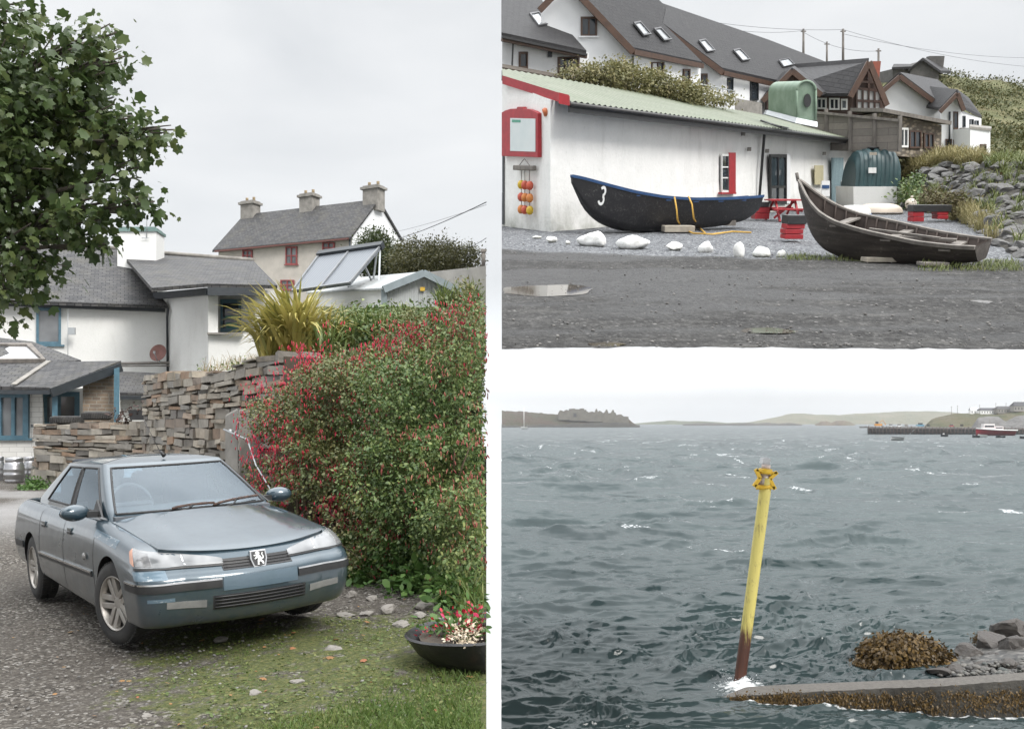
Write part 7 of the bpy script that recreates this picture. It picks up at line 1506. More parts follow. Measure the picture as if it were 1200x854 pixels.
def white_house_e():
    d = 72; h = thing('gable_house', 'white gabled house with slate roofs on the hillside', 'house', P(1090, 170, d)); bk = P(1098, 98, 84) - P(1054, 90, d)
    g = [(1033, 190), (1102, 192), (1102, 124), (1054, 90), (1033, 108)]; m = MB(); m.slab([P(x, y, d) for x, y in g], (.4, .6, 0)); m.build('gable_wall', WHT, h)
    a, e, l = P(1054, 88, d - .5), P(1103, 125, d - .5), P(1032, 107.5, d - .5); m = MB(); m.slab([e, a, a + bk, e + bk], (0, 0, .2)); m.slab([l, a, a + bk + Vector((0, .05, 0)), l + bk], (0, 0, .2)); m.build('roof', DW, h)
    edge('barge_board', BRN, [(1032, 109, d - .6), (1054, 90, d - .6), (1103, 126.5, d - .6)], h, .14, .3, -.05)
    d2 = 69; m = MB(); m.slab([P(x, y, d2) for x, y in ((1103, 192), (1127.5, 192), (1127.5, 126), (1121.5, 110), (1103, 128))], (.3, .6, 0)); m.build('wing_wall', WHT, h)
    b2 = P(1090, 106, 76) - P(1121.5, 110, d2); m = MB(); m.slab([P(1101, 130, d2 - .5), P(1121.5, 108.5, d2 - .5), P(1121.5, 108.5, d2 - .5) + b2, P(1101, 130, d2 - .5) + b2], (0, 0, .2)); m.slab([P(1128.5, 128, d2 - .5), P(1121.5, 108.5, d2 - .5), P(1135, 118, d2 + 8), P(1150, 139, d2 + 6)], (0, 0, .2)); m.build('wing_roof', DW, h)
    edge('wing_barge_board', BRN, [(1101, 131.5, d2 - .6), (1121.5, 110, d2 - .6), (1129, 130, d2 - .6)], h, .12, .28, -.05)
    m = MB(); hexq(m, [P(1127.5, 192, d2 + .4), P(1150, 192, d2 + 6), P(1150, 139, d2 + 6), P(1127.5, 130, d2 + .4)], (0, .4, 0)); m.build('side_wall', WHT, h)
    m = MB(); hexq(m, [P(1137, 195, d2 - 2), P(1160.5, 195, d2), P(1160.5, 153, d2), P(1137, 150.5, d2 - 2)], (-.2, 3, 0)); ex = m.build('extension', WHT, h)
    m = MB(); m.slab([P(1136, 151, d2 - 2.2), P(1161.5, 153.5, d2 - .2), P(1161.5, 151, d2 + 3), P(1136, 148.5, d2 + 1)], (0, 0, .15)); m.build('extension_roof', M['concrete'], ex)
    m = MB(); hexq(m, [P(1127, 192, d2 - .3), P(1137, 192, d2 - .3), P(1137, 150, d2 - .3), P(1127, 150, d2 - .3)], (0, .3, 0)); m.build('stone_panel', M['concrete'], h)
    wp = (P(1103, 192, d2), P(1127.5, 192, d2), P(1103, 128, d2)); vents(h, [(1117.3, 131, 1122.5, 152), (1108, 163, 1115, 177), (1117, 164, 1124, 177)], wp, BRN); sp = (P(1127.5, 192, d2 + .4), P(1150, 192, d2 + 6), P(1150, 139, d2 + 6)); vents(h, [(1127.9, 136, 1130.5, 149.5), (1136, 140, 1140, 150), (1142, 141.5, 1146, 151)], sp, M['dark_paint'], .06)
    xp = (P(1137, 195, d2 - 2), P(1160.5, 195, d2), P(1160.5, 153, d2)); vents(h, [(1148.5, 169, 1155, 187.5)], xp, BRN); m = MB(); m.tube([P(1113, 131, d2 - .1), P(1112.5, 176, d2 - .1)], .06, 6); m.build('downpipe', M['dark_paint'], h)
white_house_e()
def ruin():
    d = 128; t = thing('hilltop_ruin', 'old dark stone house with chimneys on the hilltop', 'house', P(1080, 92, d)); st = basic('dark_stone', (.11, .105, .10), (.07, .068, .065), 2, .9, .5, 6)
    m = MB(); hexq(m, [P(1046, 96, d), P(1100, 98, d), P(1100, 83, d), P(1046, 81, d)], (0, 5, 0)); m.slab([P(x, y, d - .3) for x, y in ((1066, 96), (1100, 97), (1100, 84), (1081, 71.5), (1067, 82))], (0, 3, 0)); m.build('wall', st, t)
    m = MB(); m.slab([P(1064, 84, d - .8), P(1081, 70.8, d - .8), P(1090, 72, d + 5), P(1074, 84, d + 5)], (0, 0, .3)); m.slab([P(1102, 86, d - .8), P(1081, 70.8, d - .8), P(1090, 72, d + 5), P(1114, 86, d + 5)], (0, 0, .3)); m.slab([P(1045, 82, d - .5), P(1067, 81, d - .5), P(1067, 78, d + 5), P(1047, 78, d + 5)], (0, 0, .3)); m.build('roof', DW, t)
    for x in (1091, 1099): m = MB(); m.box(P(x, 77, d + 3), (1.0, 1.0, 2.2)); m.build('chimney', st, t)
ruin()
for i, (x, y0, y1, d, lab) in enumerate(((941.5, 34, 64, 90, 'utility pole with a bracket above the terrace ridge, leftmost of the four'), (969, 49, 72, 105, 'shortest distant pole above the terrace, second from left'), (988, 34, 72, 85, 'tall utility pole right of the terrace roof'), (1029.5, 57, 90, 88, 'utility pole beside the red chimney'))):
    t = thing('utility_pole', lab, 'pole', P(x, y1 + 8, d)); m = MB(); m.tube([P(x, y1 + 12, d), P(x, y0, d)], [.12, .09], 8); m.build('shaft', M['grey_wood'], t); m = MB(); m.bar(P(x - 3, y0 + 3, d), P(x + 3, y0 + 3, d), .1, .1); m.build('crossarm', M['grey_wood'], t)
for i, (a, b_, lab) in enumerate((((750, 10, 80), (988, 35, 85), 'overhead wire over the terrace roof, uppermost'), ((800, 22, 80), (941.5, 36, 90), 'overhead wire over the terrace roof, second'), ((988, 35, 85), (1215, 79, 110), 'overhead wire from the tall pole to the right edge, upper'), ((988, 40, 85), (1215, 68, 110), 'overhead wire from the tall pole to the right edge, lower'), ((941.5, 38, 90), (1029, 60, 88), 'overhead wire sagging between the poles'))): wire(P(*a), P(*b_), .5, .014, lab)
# hedge behind the green roof
ee = [ell(x, y, d, a, b_, c) for x, y, d, a, b_, c in ((680, 86, 45, 22, 8, .8), (710, 90, 45, 24, 11, .9), (740, 96, 46, 24, 14, .9), (770, 102, 47, 22, 15, .9), (795, 108, 47, 20, 13, .9), (815, 113, 48, 14, 9, .8), (728, 84, 45.5, 14, 8, .6), (845, 116, 49, 14, 5, .6))]
bush('escallonia_hedge', 'pale green flowering hedge behind the green roof', 'hedge', ee, 700, 26, .22, .13, leafy('hedge_leaf', (.085, .095, .035), (.19, .18, .075), (.34, .30, .16), .5), P(745, 118, 46), cut=False, flowers=(ee, 24, .12, leafy('hedge_flower', (.55, .5, .3), (.5, .42, .3), (.6, .5, .4))))
m = MB(); m.slab([P(588.5, 79, 44), P(690, 97, 45), P(690, 93, 47), P(588.5, 75, 46)], (0, 0, -.4)); m.slab([P(588.5, 100, 45.5), P(1040, 180, 66), P(1040, 150, 80), P(588.5, 90, 62)], (0, 0, -.2)); tag(m.build('upper_ground', HMAT if 'HMAT' in globals() else M['soil']), kind='structure')
# ================================================================== the bay
PL = BAY
LEFT_B = (587.5 - CX) / F
def sea():
    H = SEA_H; pys = np.concatenate([np.linspace(862, 560, 560), np.linspace(559.6, 496.2, 170)]); d = H * F / (pys - CY); nx = 560
    t = np.linspace(0, 1, nx) ; U = LEFT_B + (.80 - LEFT_B) * t
    y = np.repeat(d, nx); x = np.tile(U, len(d)) * y; z = np.zeros_like(x); dx = np.zeros_like(x); dy = np.zeros_like(x); r = np.random.default_rng(21)
    dd = np.repeat(np.gradient(-d) * -1, nx); sp = np.maximum(np.abs(dd), y * (.80 - LEFT_B) / nx)
    amp_env = .55 + .9 * fbm(x, y, .018, 3, 5)
    for k in range(70):
        lam = .8 * (7.0 / .8) ** (k / 69); th = R(-90 + 12) + r.normal(0, .30); kk = 2 * math.pi / lam; a = .0062 * lam ** .9 * r.uniform(.6, 1.3); ph = r.uniform(0, 6.28)
        q = kk * (math.cos(th) * x + math.sin(th) * y) + ph; w = np.clip((lam / sp - 2.5) / 3, 0, 1) * a * amp_env; z += w * np.cos(q); dx -= .85 * w * math.cos(th) * np.sin(q); dy -= .85 * w * math.sin(th) * np.sin(q)
    for k in range(30):
        lam = 7.0 * (26 / 7.0) ** (k / 29); th = R(-90 + 8) + r.normal(0, .22); kk = 2 * math.pi / lam; a = .0046 * lam * r.uniform(.6, 1.3); ph = r.uniform(0, 6.28); q = kk * (math.cos(th) * x + math.sin(th) * y) + ph; w = np.clip((lam / sp - 2.5) / 3, 0, 1) * a * amp_env * np.interp(y, [80, 200], [.45, 1]); z += w * np.cos(q); dy -= .9 * w * math.sin(th) * np.sin(q)
    # short steep wind waves: ridged noise drawn out along the crests
    ca, sa = math.cos(R(9)), math.sin(R(9)); xr, yr = ca * x + sa * y, -sa * x + ca * y
    wx = (vnoise(x, y, .11, 41) - .5) * 5 + (vnoise(x, y, .02, 45) - .5) * 20; wy = (vnoise(x, y, .09, 43) - .5) * 4 + (vnoise(x, y, .015, 46) - .5) * 16
    for j, (cell, amp, st) in enumerate(((60.0, 5.0, 1.3), (32.0, 3.3, 1.5), (16.0, 1.8, 2.0), (7.5, .62, 2.3), (4.0, .40, 2.2), (2.2, .34, 2.0), (1.25, .20, 1.9), (.7, .10, 1.8))):
        nz_ = vnoise(xr / st + wx + 31 * j, yr + wy, 1 / cell, 50 + j); nz2 = vnoise(xr / st * 1.1 + wx + 7 * j, yr * 1.07 - wy, 1 / cell, 60 + j)
        rd = 1 - np.abs(nz_ - nz2) * 2.4; w = np.clip((cell / sp - 1.6) / 2, 0, 1) * (1 if cell < 10 else sstep(y, 5 * cell, 15 * cell)); z += w * amp * amp_env * (np.clip(rd, 0, 1) ** 2.2 - .35)
    # water settles round the jetty
    calm = 1 - .45 * np.exp(-((np.maximum(0, np.abs(x - 36) - 14) / 6) ** 2 + ((y - 82) / 7) ** 2))
    z *= calm
    xe = np.tile(U, len(d)); edge = np.clip((xe - LEFT_B) / .004, 0, 1); V = np.stack([x + dx * calm * edge, y + dy * calm, z], 1)
    zr = z.std(); foam = np.clip((z - 3.1 * z[y < 130].std()) / .12, 0, 1) * sstep(fbm(x, y, .12, 3, 7), .60, .70) * .5
    b0 = G(866, 799); foam = np.maximum(foam, .8 * np.exp(-(((x - b0.x + .3) / 2.6) ** 2 + ((y - b0.y + 3) / 5.0) ** 2)))
    for px in range(880, 1200, 6): q = G(px, np.interp(px, [867, 924, 1041, 1105, 1200], [821, 826, 828, 836, 838])); foam = np.maximum(foam, .75 * np.exp(-(((x - q.x) / .5) ** 2 + ((y - q.y + .1) / .5) ** 2)) * (1 if (px // 6) % 3 else .3))
    for px, py in ((1090, 772), (1105, 780), (1115, 770), (1125, 765)): q = G(px, py); foam = np.maximum(foam, .7 * np.exp(-(((x - q.x) / 1.2) ** 2 + ((y - q.y) / 1.6) ** 2)))
    far = sstep(y, 150, 300) * np.clip((fbm(x, y * .22, .09, 4, 31) - .80) * 14, 0, .6); foam = np.maximum(foam, far)
    nx_ = nx; i = (np.arange(len(d) - 1)[:, None] * nx_ + np.arange(nx_ - 1)[None]).ravel()
    b = NB('sea_water'); co = b.co('Object'); n1 = b.noise(b.co('Object', (1, 1, 1), (0, 0, R(14))), .55, 8, .62); n2 = b.noise(b.co('Object', (.6, 1.3, 1), (0, 0, R(-12))), 2.2, 8, .6); n3 = b.noise(b.co('Object', (.5, 1, 1)), .03, 5, .55)
    deep = b.mix(b.ramp(n3, (.35, 0), (.65, 1)), (.024, .038, .040), (.034, .051, .052)); f = b.n('Attribute', attribute_name='foam')
    fm = b.ramp(b.math('ADD', f.outputs['Fac'], b.math('MULTIPLY', b.math('SUBTRACT', n2, .5), 1.4)), (.45, 0), (.7, 1)); streak = b.math('MULTIPLY', b.ramp(b.noise(b.co('Object', (1.0, .35, 1), (0, 0, R(25))), .22, 9, .72), (.62, 0), (.72, 1)), .07)
    b.base(b.mix(b.math('MAXIMUM', fm, streak), deep, (.72, .74, .75))); b.set(Roughness=b.mix(fm, .12, .7), IOR=1.333, Specular_IOR_Level=.5)
    # ripples far smaller than a pixel at a distance: facet tilt from vector noise, leaned towards the viewer to darken the far water
    def facets(scale, sc, amp):
        nz_ = b.n('TexNoise'); nz_.inputs['Scale'].default_value = scale; nz_.inputs['Detail'].default_value = 6; nz_.inputs['Roughness'].default_value = .62; b.l(b.co('Object', sc, (0, 0, R(10))), nz_.inputs[0])
        v = b.n('VectorMath', operation='SUBTRACT'); b.l(nz_.outputs['Color'], v.inputs[0]); v.inputs[1].default_value = (.5, .5, .5); w = b.n('VectorMath', operation='MULTIPLY'); b.l(v.outputs[0], w.inputs[0]); w.inputs[1].default_value = amp; return w.outputs[0]
    ge = b.n('NewGeometry'); add = lambda p, q: (lambda v: (b.l(p, v.inputs[0]), b.l(q, v.inputs[1]), v.outputs[0])[2])(b.n('VectorMath', operation='ADD'))
    N = add(add(ge.outputs['Normal'], facets(.9, (.4, 1.1, 1), (.32, .85, 0))), facets(.16, (.35, 1.0, 1), (.2, .95, 0))); bi = b.n('VectorMath', operation='ADD'); b.l(N, bi.inputs[0]); bi.inputs[1].default_value = (0, -.17, 0)
    nn = b.n('VectorMath', operation='NORMALIZE'); b.l(bi.outputs[0], nn.inputs[0]); b.l(nn.outputs[0], b.b.inputs['Normal'])
    o = tag(raw_mesh('sea', V, np.stack([i, i + 1, i + nx_ + 1, i + nx_], 1), b.m, origin=(0, 200, 0), smooth=True), kind='structure'); at = o.data.attributes.new('foam', 'FLOAT', 'POINT'); at.data.foreach_set('value', np.clip(foam, 0, 1.2).astype(np.float32))
sea()
def foam_drops():
    r = np.random.default_rng(2); c = np.array(G(866, 800)); n = 260; p = c + np.stack([r.normal(-.2, 1.2, n), r.normal(-1.6, 1.8, n), np.abs(r.normal(0, .38, n))], 1); ico = bmesh.new(); bmesh.ops.create_icosphere(ico, subdivisions=1, radius=.5); tv = np.array([v.co for v in ico.verts]); tf = np.array([[v.index for v in f.verts] for f in ico.faces]); ico.free()
    V, Fc = scatter((tv, tf), p, r.normal(size=(n, 3)), .04 + .10 * r.random(n) ** 2, None, r); tag(raw_mesh('splash', V, Fc, basic('foam', (.8, .82, .83), None, 4, .6, 0)), kind='stuff')
foam_drops()
def marker():
    d = G(866, 799).y; a, z = P(866.5, 801, d), P(898.5, 560, d); t = thing('marker_pole', 'leaning yellow marker pole rusted at the waterline', 'pole', (a.x, a.y, 0)); r0 = 6.6 / F * d; ax = (z - a).normalized()
    b = NB('yellow_rust'); co = b.co('Object'); sp = b.n('SeparateXYZ'); b.l(co, sp.inputs[0]); n = b.noise(b.co('Object', (1.6, 1.6, .16)), 1.2, 9, .75); hgt = b.math('ADD', sp.outputs[2], b.math('MULTIPLY', b.math('SUBTRACT', n, .5), 9.0)); c = b.mix(b.ramp(b.noise(b.co('Object', (1.4, 1.4, .5)), 1.4, 8, .72), (.54, 0), (.66, .8)), (.60, .52, .15), (.24, .18, .07)); c = b.mix(b.ramp(b.math('DIVIDE', hgt, 22.0), (.20, 1), (.27, 0)), c, b.mix(b.ramp(n, (.4, 0), (.65, 1)), (.10, .035, .018), (.055, .022, .015))); b.base(c); b.set(Roughness=.55)
    m = MB(); m.tube([a - ax * 2] + [a.lerp(z, q) for q in np.linspace(0, 1, 12)], r0, 20); m.build('shaft', b.m, t)
    yel = basic('bright_yellow', (.68, .43, .02), (.6, .37, .02), 1, .45); W = lambda px, py, o=0: P(px, py, d + o)
    top = W(897.5, 556.5)
    m = MB(); m.tube([W(894.5, 568.5), W(895, 572)], .75, 16); m.tube([W(897.2, 549), W(896.6, 555)], [.62, .70], 16); m.build('collar', yel, t)
    m = MB()
    for o in (-.35, .35):
        for x0, y0, x1, y1 in ((885.5, 549.5, 890.5, 560), (890.5, 560, 883.3, 569.5), (910.5, 553, 901.8, 561), (901.8, 561, 908, 573)): m.bar(W(x0, y0, o), W(x1, y1, o), .32, .34, (0, 1, 0))
        m.bar(W(886, 550.5, o), W(910, 554, o), .2, .34, (0, 1, 0)); m.bar(W(884, 569, o), W(907.5, 571.5, o), .26, .34, (0, 1, 0))
    m.build('bracket', yel, t)
    m = MB(); m.tube([W(894.8, 568.5), W(896.4, 555)], .46, 14); m.build('lantern', basic('lantern_glass', (.30, .20, .16), (.55, .55, .52), 2.5, .25, 0), t)
    m = MB(); 
    for x in (889.7, 900): m.bar(W(x - .3, 568, -.3), W(x + .6, 555.5, -.3), .16, .16, (0, 1, 0))
    m.build('guard_bar', basic('rust_brown', (.16, .08, .05), None, 3, .7), t)
    m = MB(); m.tube([W(898, 544), W(897.3, 549.5)], .42, 12); m.build('neck', basic('pale_pink', (.62, .52, .48), None, 3, .6), t)
    m = MB(); m.slab([W(893.5, 543), W(901.5, 544.8), W(904, 538), W(901, 536.2), W(895, 536.2)], (0, 1.0, 0)); m.build('solar_cap', basic('cap_grey', (.50, .51, .52), (.40, .41, .42), 3, .5), t)
marker()
WEED = leafy('bladder_weed', (.028, .017, .005), (.095, .056, .013), (.20, .122, .033), .5, .1); WETROCK = m_islands('wet_rock', [(.028, .025, .022), (.06, .052, .045), (.04, .032, .027), (.085, .075, .068)], .45, .8, 1.2, .25, lichen=.2)
def weed_cloud(pts, nrm_, size, r):         # half flat fronds, half thin straps, hanging
    n = len(pts); h_ = n // 2; y = norm(r.normal(size=(n, 3)) * .5 + np.array([0, -.2, -.9])); f_ = nrm_ + r.normal(size=(n, 3)) * .4; sz_ = size * (.35 + .7 * r.random(n))
    return join([scatter(LEAF, pts[:h_], y[:h_], sz_[:h_] * .7, f_[:h_], r), scatter(BLADE, pts[h_:], y[h_:], sz_[h_:] * 1.3, f_[h_:], r)])
def jetty():
    t = thing('jetty', 'low concrete slipway wall hung with brown seaweed', 'jetty', G(1040, 826)); X = np.array([846, 867, 924, 1041, 1105, 1200, 1290]); yb = np.array([819, 821, 826, 828, 836, 838, 844]); yt = np.array([817, 815.5, 811.5, 806, 803.5, 796, 789])
    pxs = np.linspace(846, 1290, 90); fb, ft, bt = [], [], []; rb = random.Random(4)
    for px in pxs:
        b0 = G(px, np.interp(px, X, yb)); f = P(px, np.interp(px, X, yt), b0.y + .3); z = f.z; fb.append(Vector((b0.x, b0.y, -1.5))); ft.append(f + Vector((0, 0, rb.uniform(-.04, .04)))); w = np.interp(px, [846, 883, 1041, 1200, 1290], [.3, 2.6, 2.3, 2.0, 1.9]); bt.append(Vector((f.x + .1, f.y + w, z + .03)))
    bb = [Vector((p.x, p.y + .1, -1.5)) for p in bt]; m = MB(); m.smooth = True; m.grid([fb, [a.lerp(c, .5) + Vector((0, -.17, 0)) for a, c in zip(fb, ft)], ft, bt, bb], flip=False); m.add([fb[-1], ft[-1], bt[-1], bb[-1]], [(0, 1, 2, 3)], False); m.add([fb[0], ft[0], bt[0], bb[0]], [(3, 2, 1, 0)], False)
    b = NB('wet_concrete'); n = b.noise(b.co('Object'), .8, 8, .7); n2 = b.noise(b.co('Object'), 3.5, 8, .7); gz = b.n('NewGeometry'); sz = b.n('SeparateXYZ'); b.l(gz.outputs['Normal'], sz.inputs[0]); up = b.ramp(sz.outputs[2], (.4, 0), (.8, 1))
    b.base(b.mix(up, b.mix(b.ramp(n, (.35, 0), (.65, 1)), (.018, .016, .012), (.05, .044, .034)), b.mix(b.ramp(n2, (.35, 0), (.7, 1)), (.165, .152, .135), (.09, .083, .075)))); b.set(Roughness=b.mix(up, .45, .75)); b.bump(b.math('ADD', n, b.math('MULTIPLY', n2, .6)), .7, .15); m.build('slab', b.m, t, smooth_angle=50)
    r = np.random.default_rng(6); V = []
    for k in range(520):
        i = int(r.integers(1, 86)); px = pxs[i]; dens = np.interp(px, [850, 900, 940, 1000, 1060, 1120, 1180, 1290], [1, 1, .9, .7, .45, .5, .6, .6])
        if r.random() > dens: continue
        v = r.random() ** 1.2 * (.95 if px < 950 else .7); c = np.array(fb[i].lerp(ft[i], .45 + .55 * v)); nn = 34; p = c + np.stack([r.normal(0, .45, nn), -np.abs(r.normal(.05, .12, nn)), r.normal(0, .25, nn)], 1); V.append(weed_cloud(p, np.tile([[0, -1.0, .2]], (nn, 1)), .42, r))
    Vv, Fc = join(V); raw_mesh('seaweed', Vv, Fc, WEED, t)
jetty()
def weed_mound():
    t = thing('seaweed_mound', 'rounded mound of golden brown seaweed over a rock in the water', 'seaweed', G(1057, 780)); c = G(1057, 775); d = c.y; rx, rz = 42 / F * d, 31 / F * d
    m = MB(); m.rock((c.x, c.y, -.2), (rx * 1.8, rx * 1.3, rz * 1.7), .3, 5, 3, .3); m.build('rock', WETROCK, t)
    r = np.random.default_rng(9); V = []
    for k in range(620):
        u = norm(r.normal(size=(1, 3)))[0]; u[2] = abs(u[2]) * .95; p0 = np.array([c.x, c.y, -.1]) + u * np.array([rx * (1.0 + .1 * u[0]), rx * .72, rz]) * r.uniform(.86, 1.04); nn = 34; p = p0 + r.normal(size=(nn, 3)) * np.array([.5, .4, .30]); V.append((lambda y: scatter(LEAF, p, y, .42 * (.5 + r.random(nn)), np.tile(u, (nn, 1)) + r.normal(size=(nn, 3)) * .4, r))(norm(u * np.array([.8, .8, .1]) + r.normal(size=(nn, 3)) * .45 + np.array([0, 0, -.55]))))
    for k in range(60):
        p0 = np.array([c.x + r.uniform(-1.35, -.3) * rx, c.y - r.uniform(0, .5) * rx, .1]); nn = 20; p = p0 + r.normal(size=(nn, 3)) * np.array([.5, .4, .08]); V.append(weed_cloud(p, np.tile([[0, 0, 1.0]], (nn, 1)), .4, r))
    Vv, Fc = join(V); raw_mesh('fronds', Vv, Fc, WEED, t)
weed_mound()
def shore():
    V = []; pxs = np.linspace(1088, 1290, 60); X = [1088, 1110, 1130, 1160, 1200, 1290]
    for px in pxs:
        for v in np.linspace(0, 1, 30):
            py = np.interp(px, X, [786, 793, 795, 792, 787, 782]) * (1 - v) + np.interp(px, X, [776, 762, 752, 745, 735, 715]) * v; z = -.25 + .9 * math.sin(math.pi * min(1, v * 1.05)) * np.interp(px, X, [0, .5, .9, 1.3, 2.2, 3.2]); V.append(G(px, py, z))
    V = np.array(V); V[:, 2] += (fbm(V[:, 0], V[:, 1], .7, 3, 3) - .5) * .3; i = (np.arange(59)[:, None] * 30 + np.arange(29)[None]).ravel(); b = NB('shingle'); v = b.n('TexVoronoi'); v.inputs['Scale'].default_value = 2.0; b.l(b.co('Object'), v.inputs[0]); sc = b.n('SeparateColor'); b.l(v.outputs['Color'], sc.inputs[0]); b.base(b.ramp(sc.outputs[0], (0, (.025, .025, .024)), (.6, (.07, .067, .062)), (1, (.17, .16, .145)))); b.set(Roughness=.45); b.bump(v.outputs['Distance'], -.9, .3); tag(raw_mesh('shingle_beach', V, np.stack([i, i + 30, i + 31, i + 1], 1), b.m, smooth=True), kind='structure')
    R_ = [(1186, 737, 40, 24, 'large dark wedge shaped rock at the upper right of the shore'), (1160, 753, 46, 20, 'long dark rock sloping to the water'), (1190, 760, 44, 26, 'big brown boulder against the right edge'), (1138, 764, 30, 17, 'dark rock tipped toward the seaweed mound'), (1165, 772, 22, 12, 'round grey stone between the boulders'), (1182, 781, 34, 15, 'low flat brown rock just above the jetty'), (1150, 780, 18, 9, 'small pale stone near the jetty'), (1118, 783, 22, 10, 'wet grey slab at the edge of the shingle'), (1100, 786, 26, 8, 'low wet stone beside the seaweed mound'), (1172, 790, 18, 8, 'grey cobble touching the jetty top')]
    for i, (px, py, w, h, lab) in enumerate(R_):
        g0 = G(px, py + h / 2); z0 = np.interp(px, [1100, 1200], [0, 1.2]); c = P(px, py, g0.y); m = MB(); m.rock(c, (w / F * g0.y * 1.1, w / F * g0.y * .9, h / F * g0.y * 1.25), i * 1.1, 60 + i, 3, .0); tag(m.build('shore_rock', WETROCK), lab, 'rock', 'rocks on the shore by the jetty')
    pts, od = clumps([ell(1155, 748, G(1155, 758).y, 14, 8, 1.0)], 60, 30, .3, .4); r = np.random.default_rng(3); Vv, Fc = weed_cloud(pts, od, .4, r); tag(raw_mesh('seaweed_clump', Vv, Fc, WEED), 'dark seaweed clump on the rocks behind the shingle', 'seaweed')
    r = np.random.default_rng(33); pts = []
    for k in range(330): px = r.uniform(1100, 1200); py = r.uniform(768, 792); pts.append(G(px, py, np.interp(px, [1090, 1130, 1200], [.0, .5, 1.5]) * r.uniform(.5, 1)))
    ico = bmesh.new(); bmesh.ops.create_icosphere(ico, subdivisions=2, radius=.5); tv = np.array([v.co for v in ico.verts]) * np.array([1, .8, .6]); tf = np.array([[v.index for v in f.verts] for f in ico.faces]); ico.free(); V, Fc = scatter((tv, tf), np.array(pts), norm(r.normal(size=(len(pts), 3)) * np.array([1, 1, .2])), .3 + .7 * r.random(len(pts)) ** 2, np.tile([[0, 0, 1.0]], (len(pts), 1)), r); tag(raw_mesh('pebbles', V, Fc, m_islands('pebble', [(.03, .03, .03), (.08, .075, .07), (.16, .15, .135), (.055, .065, .06)], .5, .3, 3, .1, lichen=.1), smooth=True), kind='stuff')
shore()
# ------------------------------------------------------------------ far shores
def ridge(name, X, Yt, ybase, d, depth, mat, seed, rough=.0, pad=0, n=90, label=None):
    pxs = np.linspace(X[0], X[-1], n); V = []; K = 16
    for px in pxs:
        yt = np.interp(px, X, Yt) + (vnoise(px * 1.0, 0.0, .35, seed) - .5) * rough + (vnoise(px, 3.0, .09, seed + 1) - .5) * rough
        top = P(px, yt, d + depth * .5); bx = P(px, ybase, d)
        for k in range(K):
            v = k / (K - 1); h = math.sin(math.pi * v) ** .8; q = P(px, CY + 5, d + depth * v); V.append((top.x * (d + depth * v) / (d + depth * .5), d + depth * v, -1.0 + (top.z + 1.0) * h))
    V = np.array(V); V[:, 2] += (fbm(V[:, 0], V[:, 1], 9 / depth, 4, seed) - .5) * (V[:, 2] > 1) * depth * .012 * (rough + .3); i = (np.arange(n - 1)[:, None] * K + np.arange(K - 1)[None]).ravel(); return tag(raw_mesh(name, V, np.stack([i, i + K, i + K + 1, i + 1], 1), mat, smooth=True), kind='structure')
def m_land(name, cols, s):
    b = NB(name); n = b.noise(b.co('Object', (1, 1, 3)), s, 8, .65); b.base(b.ramp(n, *[(.3 + .4 * i / (len(cols) - 1), c) for i, c in enumerate(cols)])); b.set(Roughness=.95); b.bump(b.noise(b.co('Object'), s * 4, 6, .7), .8, .4 / s); return b.m
LM = lambda px: max(px, 588)
ridge('hills', [875, 898, 925, 940, 960, 985, 1000, 1040, 1080, 1107, 1135, 1160, 1210], [495, 491, 485, 484.3, 486, 486, 484.6, 483, 481.3, 482.7, 485, 487, 490], 497, 9500, 1500, m_land('far_hill', [(.09, .10, .055), (.15, .14, .085), (.2, .17, .12)], .004), 3, .5)
ridge('hills', [745, 760, 775, 785, 800, 815, 835, 850, 880, 905], [495.6, 494.5, 493.4, 492.4, 493.4, 493.2, 494, 495.2, 494.8, 495.6], 497, 8600, 700, m_land('far_island', [(.07, .085, .055), (.12, .12, .07)], .006), 8, .3)
ridge('islands', [955, 962, 968, 974, 980, 988, 996, 1002], [497, 493.8, 493.2, 495.4, 493, 492.8, 494.5, 497], 498, 6200, 260, m_land('island_land', [(.06, .05, .04), (.12, .09, .06), (.09, .10, .05)], .01), 4, .6)
ridge('islands', [800, 812, 830, 850, 870, 885, 900, 912, 925, 940], [497, 496, 495.8, 496.4, 495.7, 496.3, 495.4, 496, 495.7, 497], 498, 6000, 160, m_land('skerry', [(.04, .04, .04), (.09, .08, .07)], .02), 5, .5)
ridge('headland', [588, 600, 620, 640, 655, 668, 690, 705, 720, 737, 742, 750], [480.5, 481.3, 482.7, 484, 485.5, 488.5, 489.5, 488.8, 489, 491, 495.5, 499.5], 500, 4350, 420, m_land('heath', [(.016, .018, .008), (.04, .038, .014), (.05, .028, .016), (.06, .052, .032)], .018), 2, 1.2)
ridge('headland_rocks', [588, 620, 660, 700, 720, 738, 750], [498, 497.8, 496.5, 495.5, 494.6, 496.2, 499.6], 500.5, 4250, 90, m_land('headland_rock', [(.010, .0095, .009), (.028, .025, .019), (.05, .044, .035)], .04), 6, 1.4)
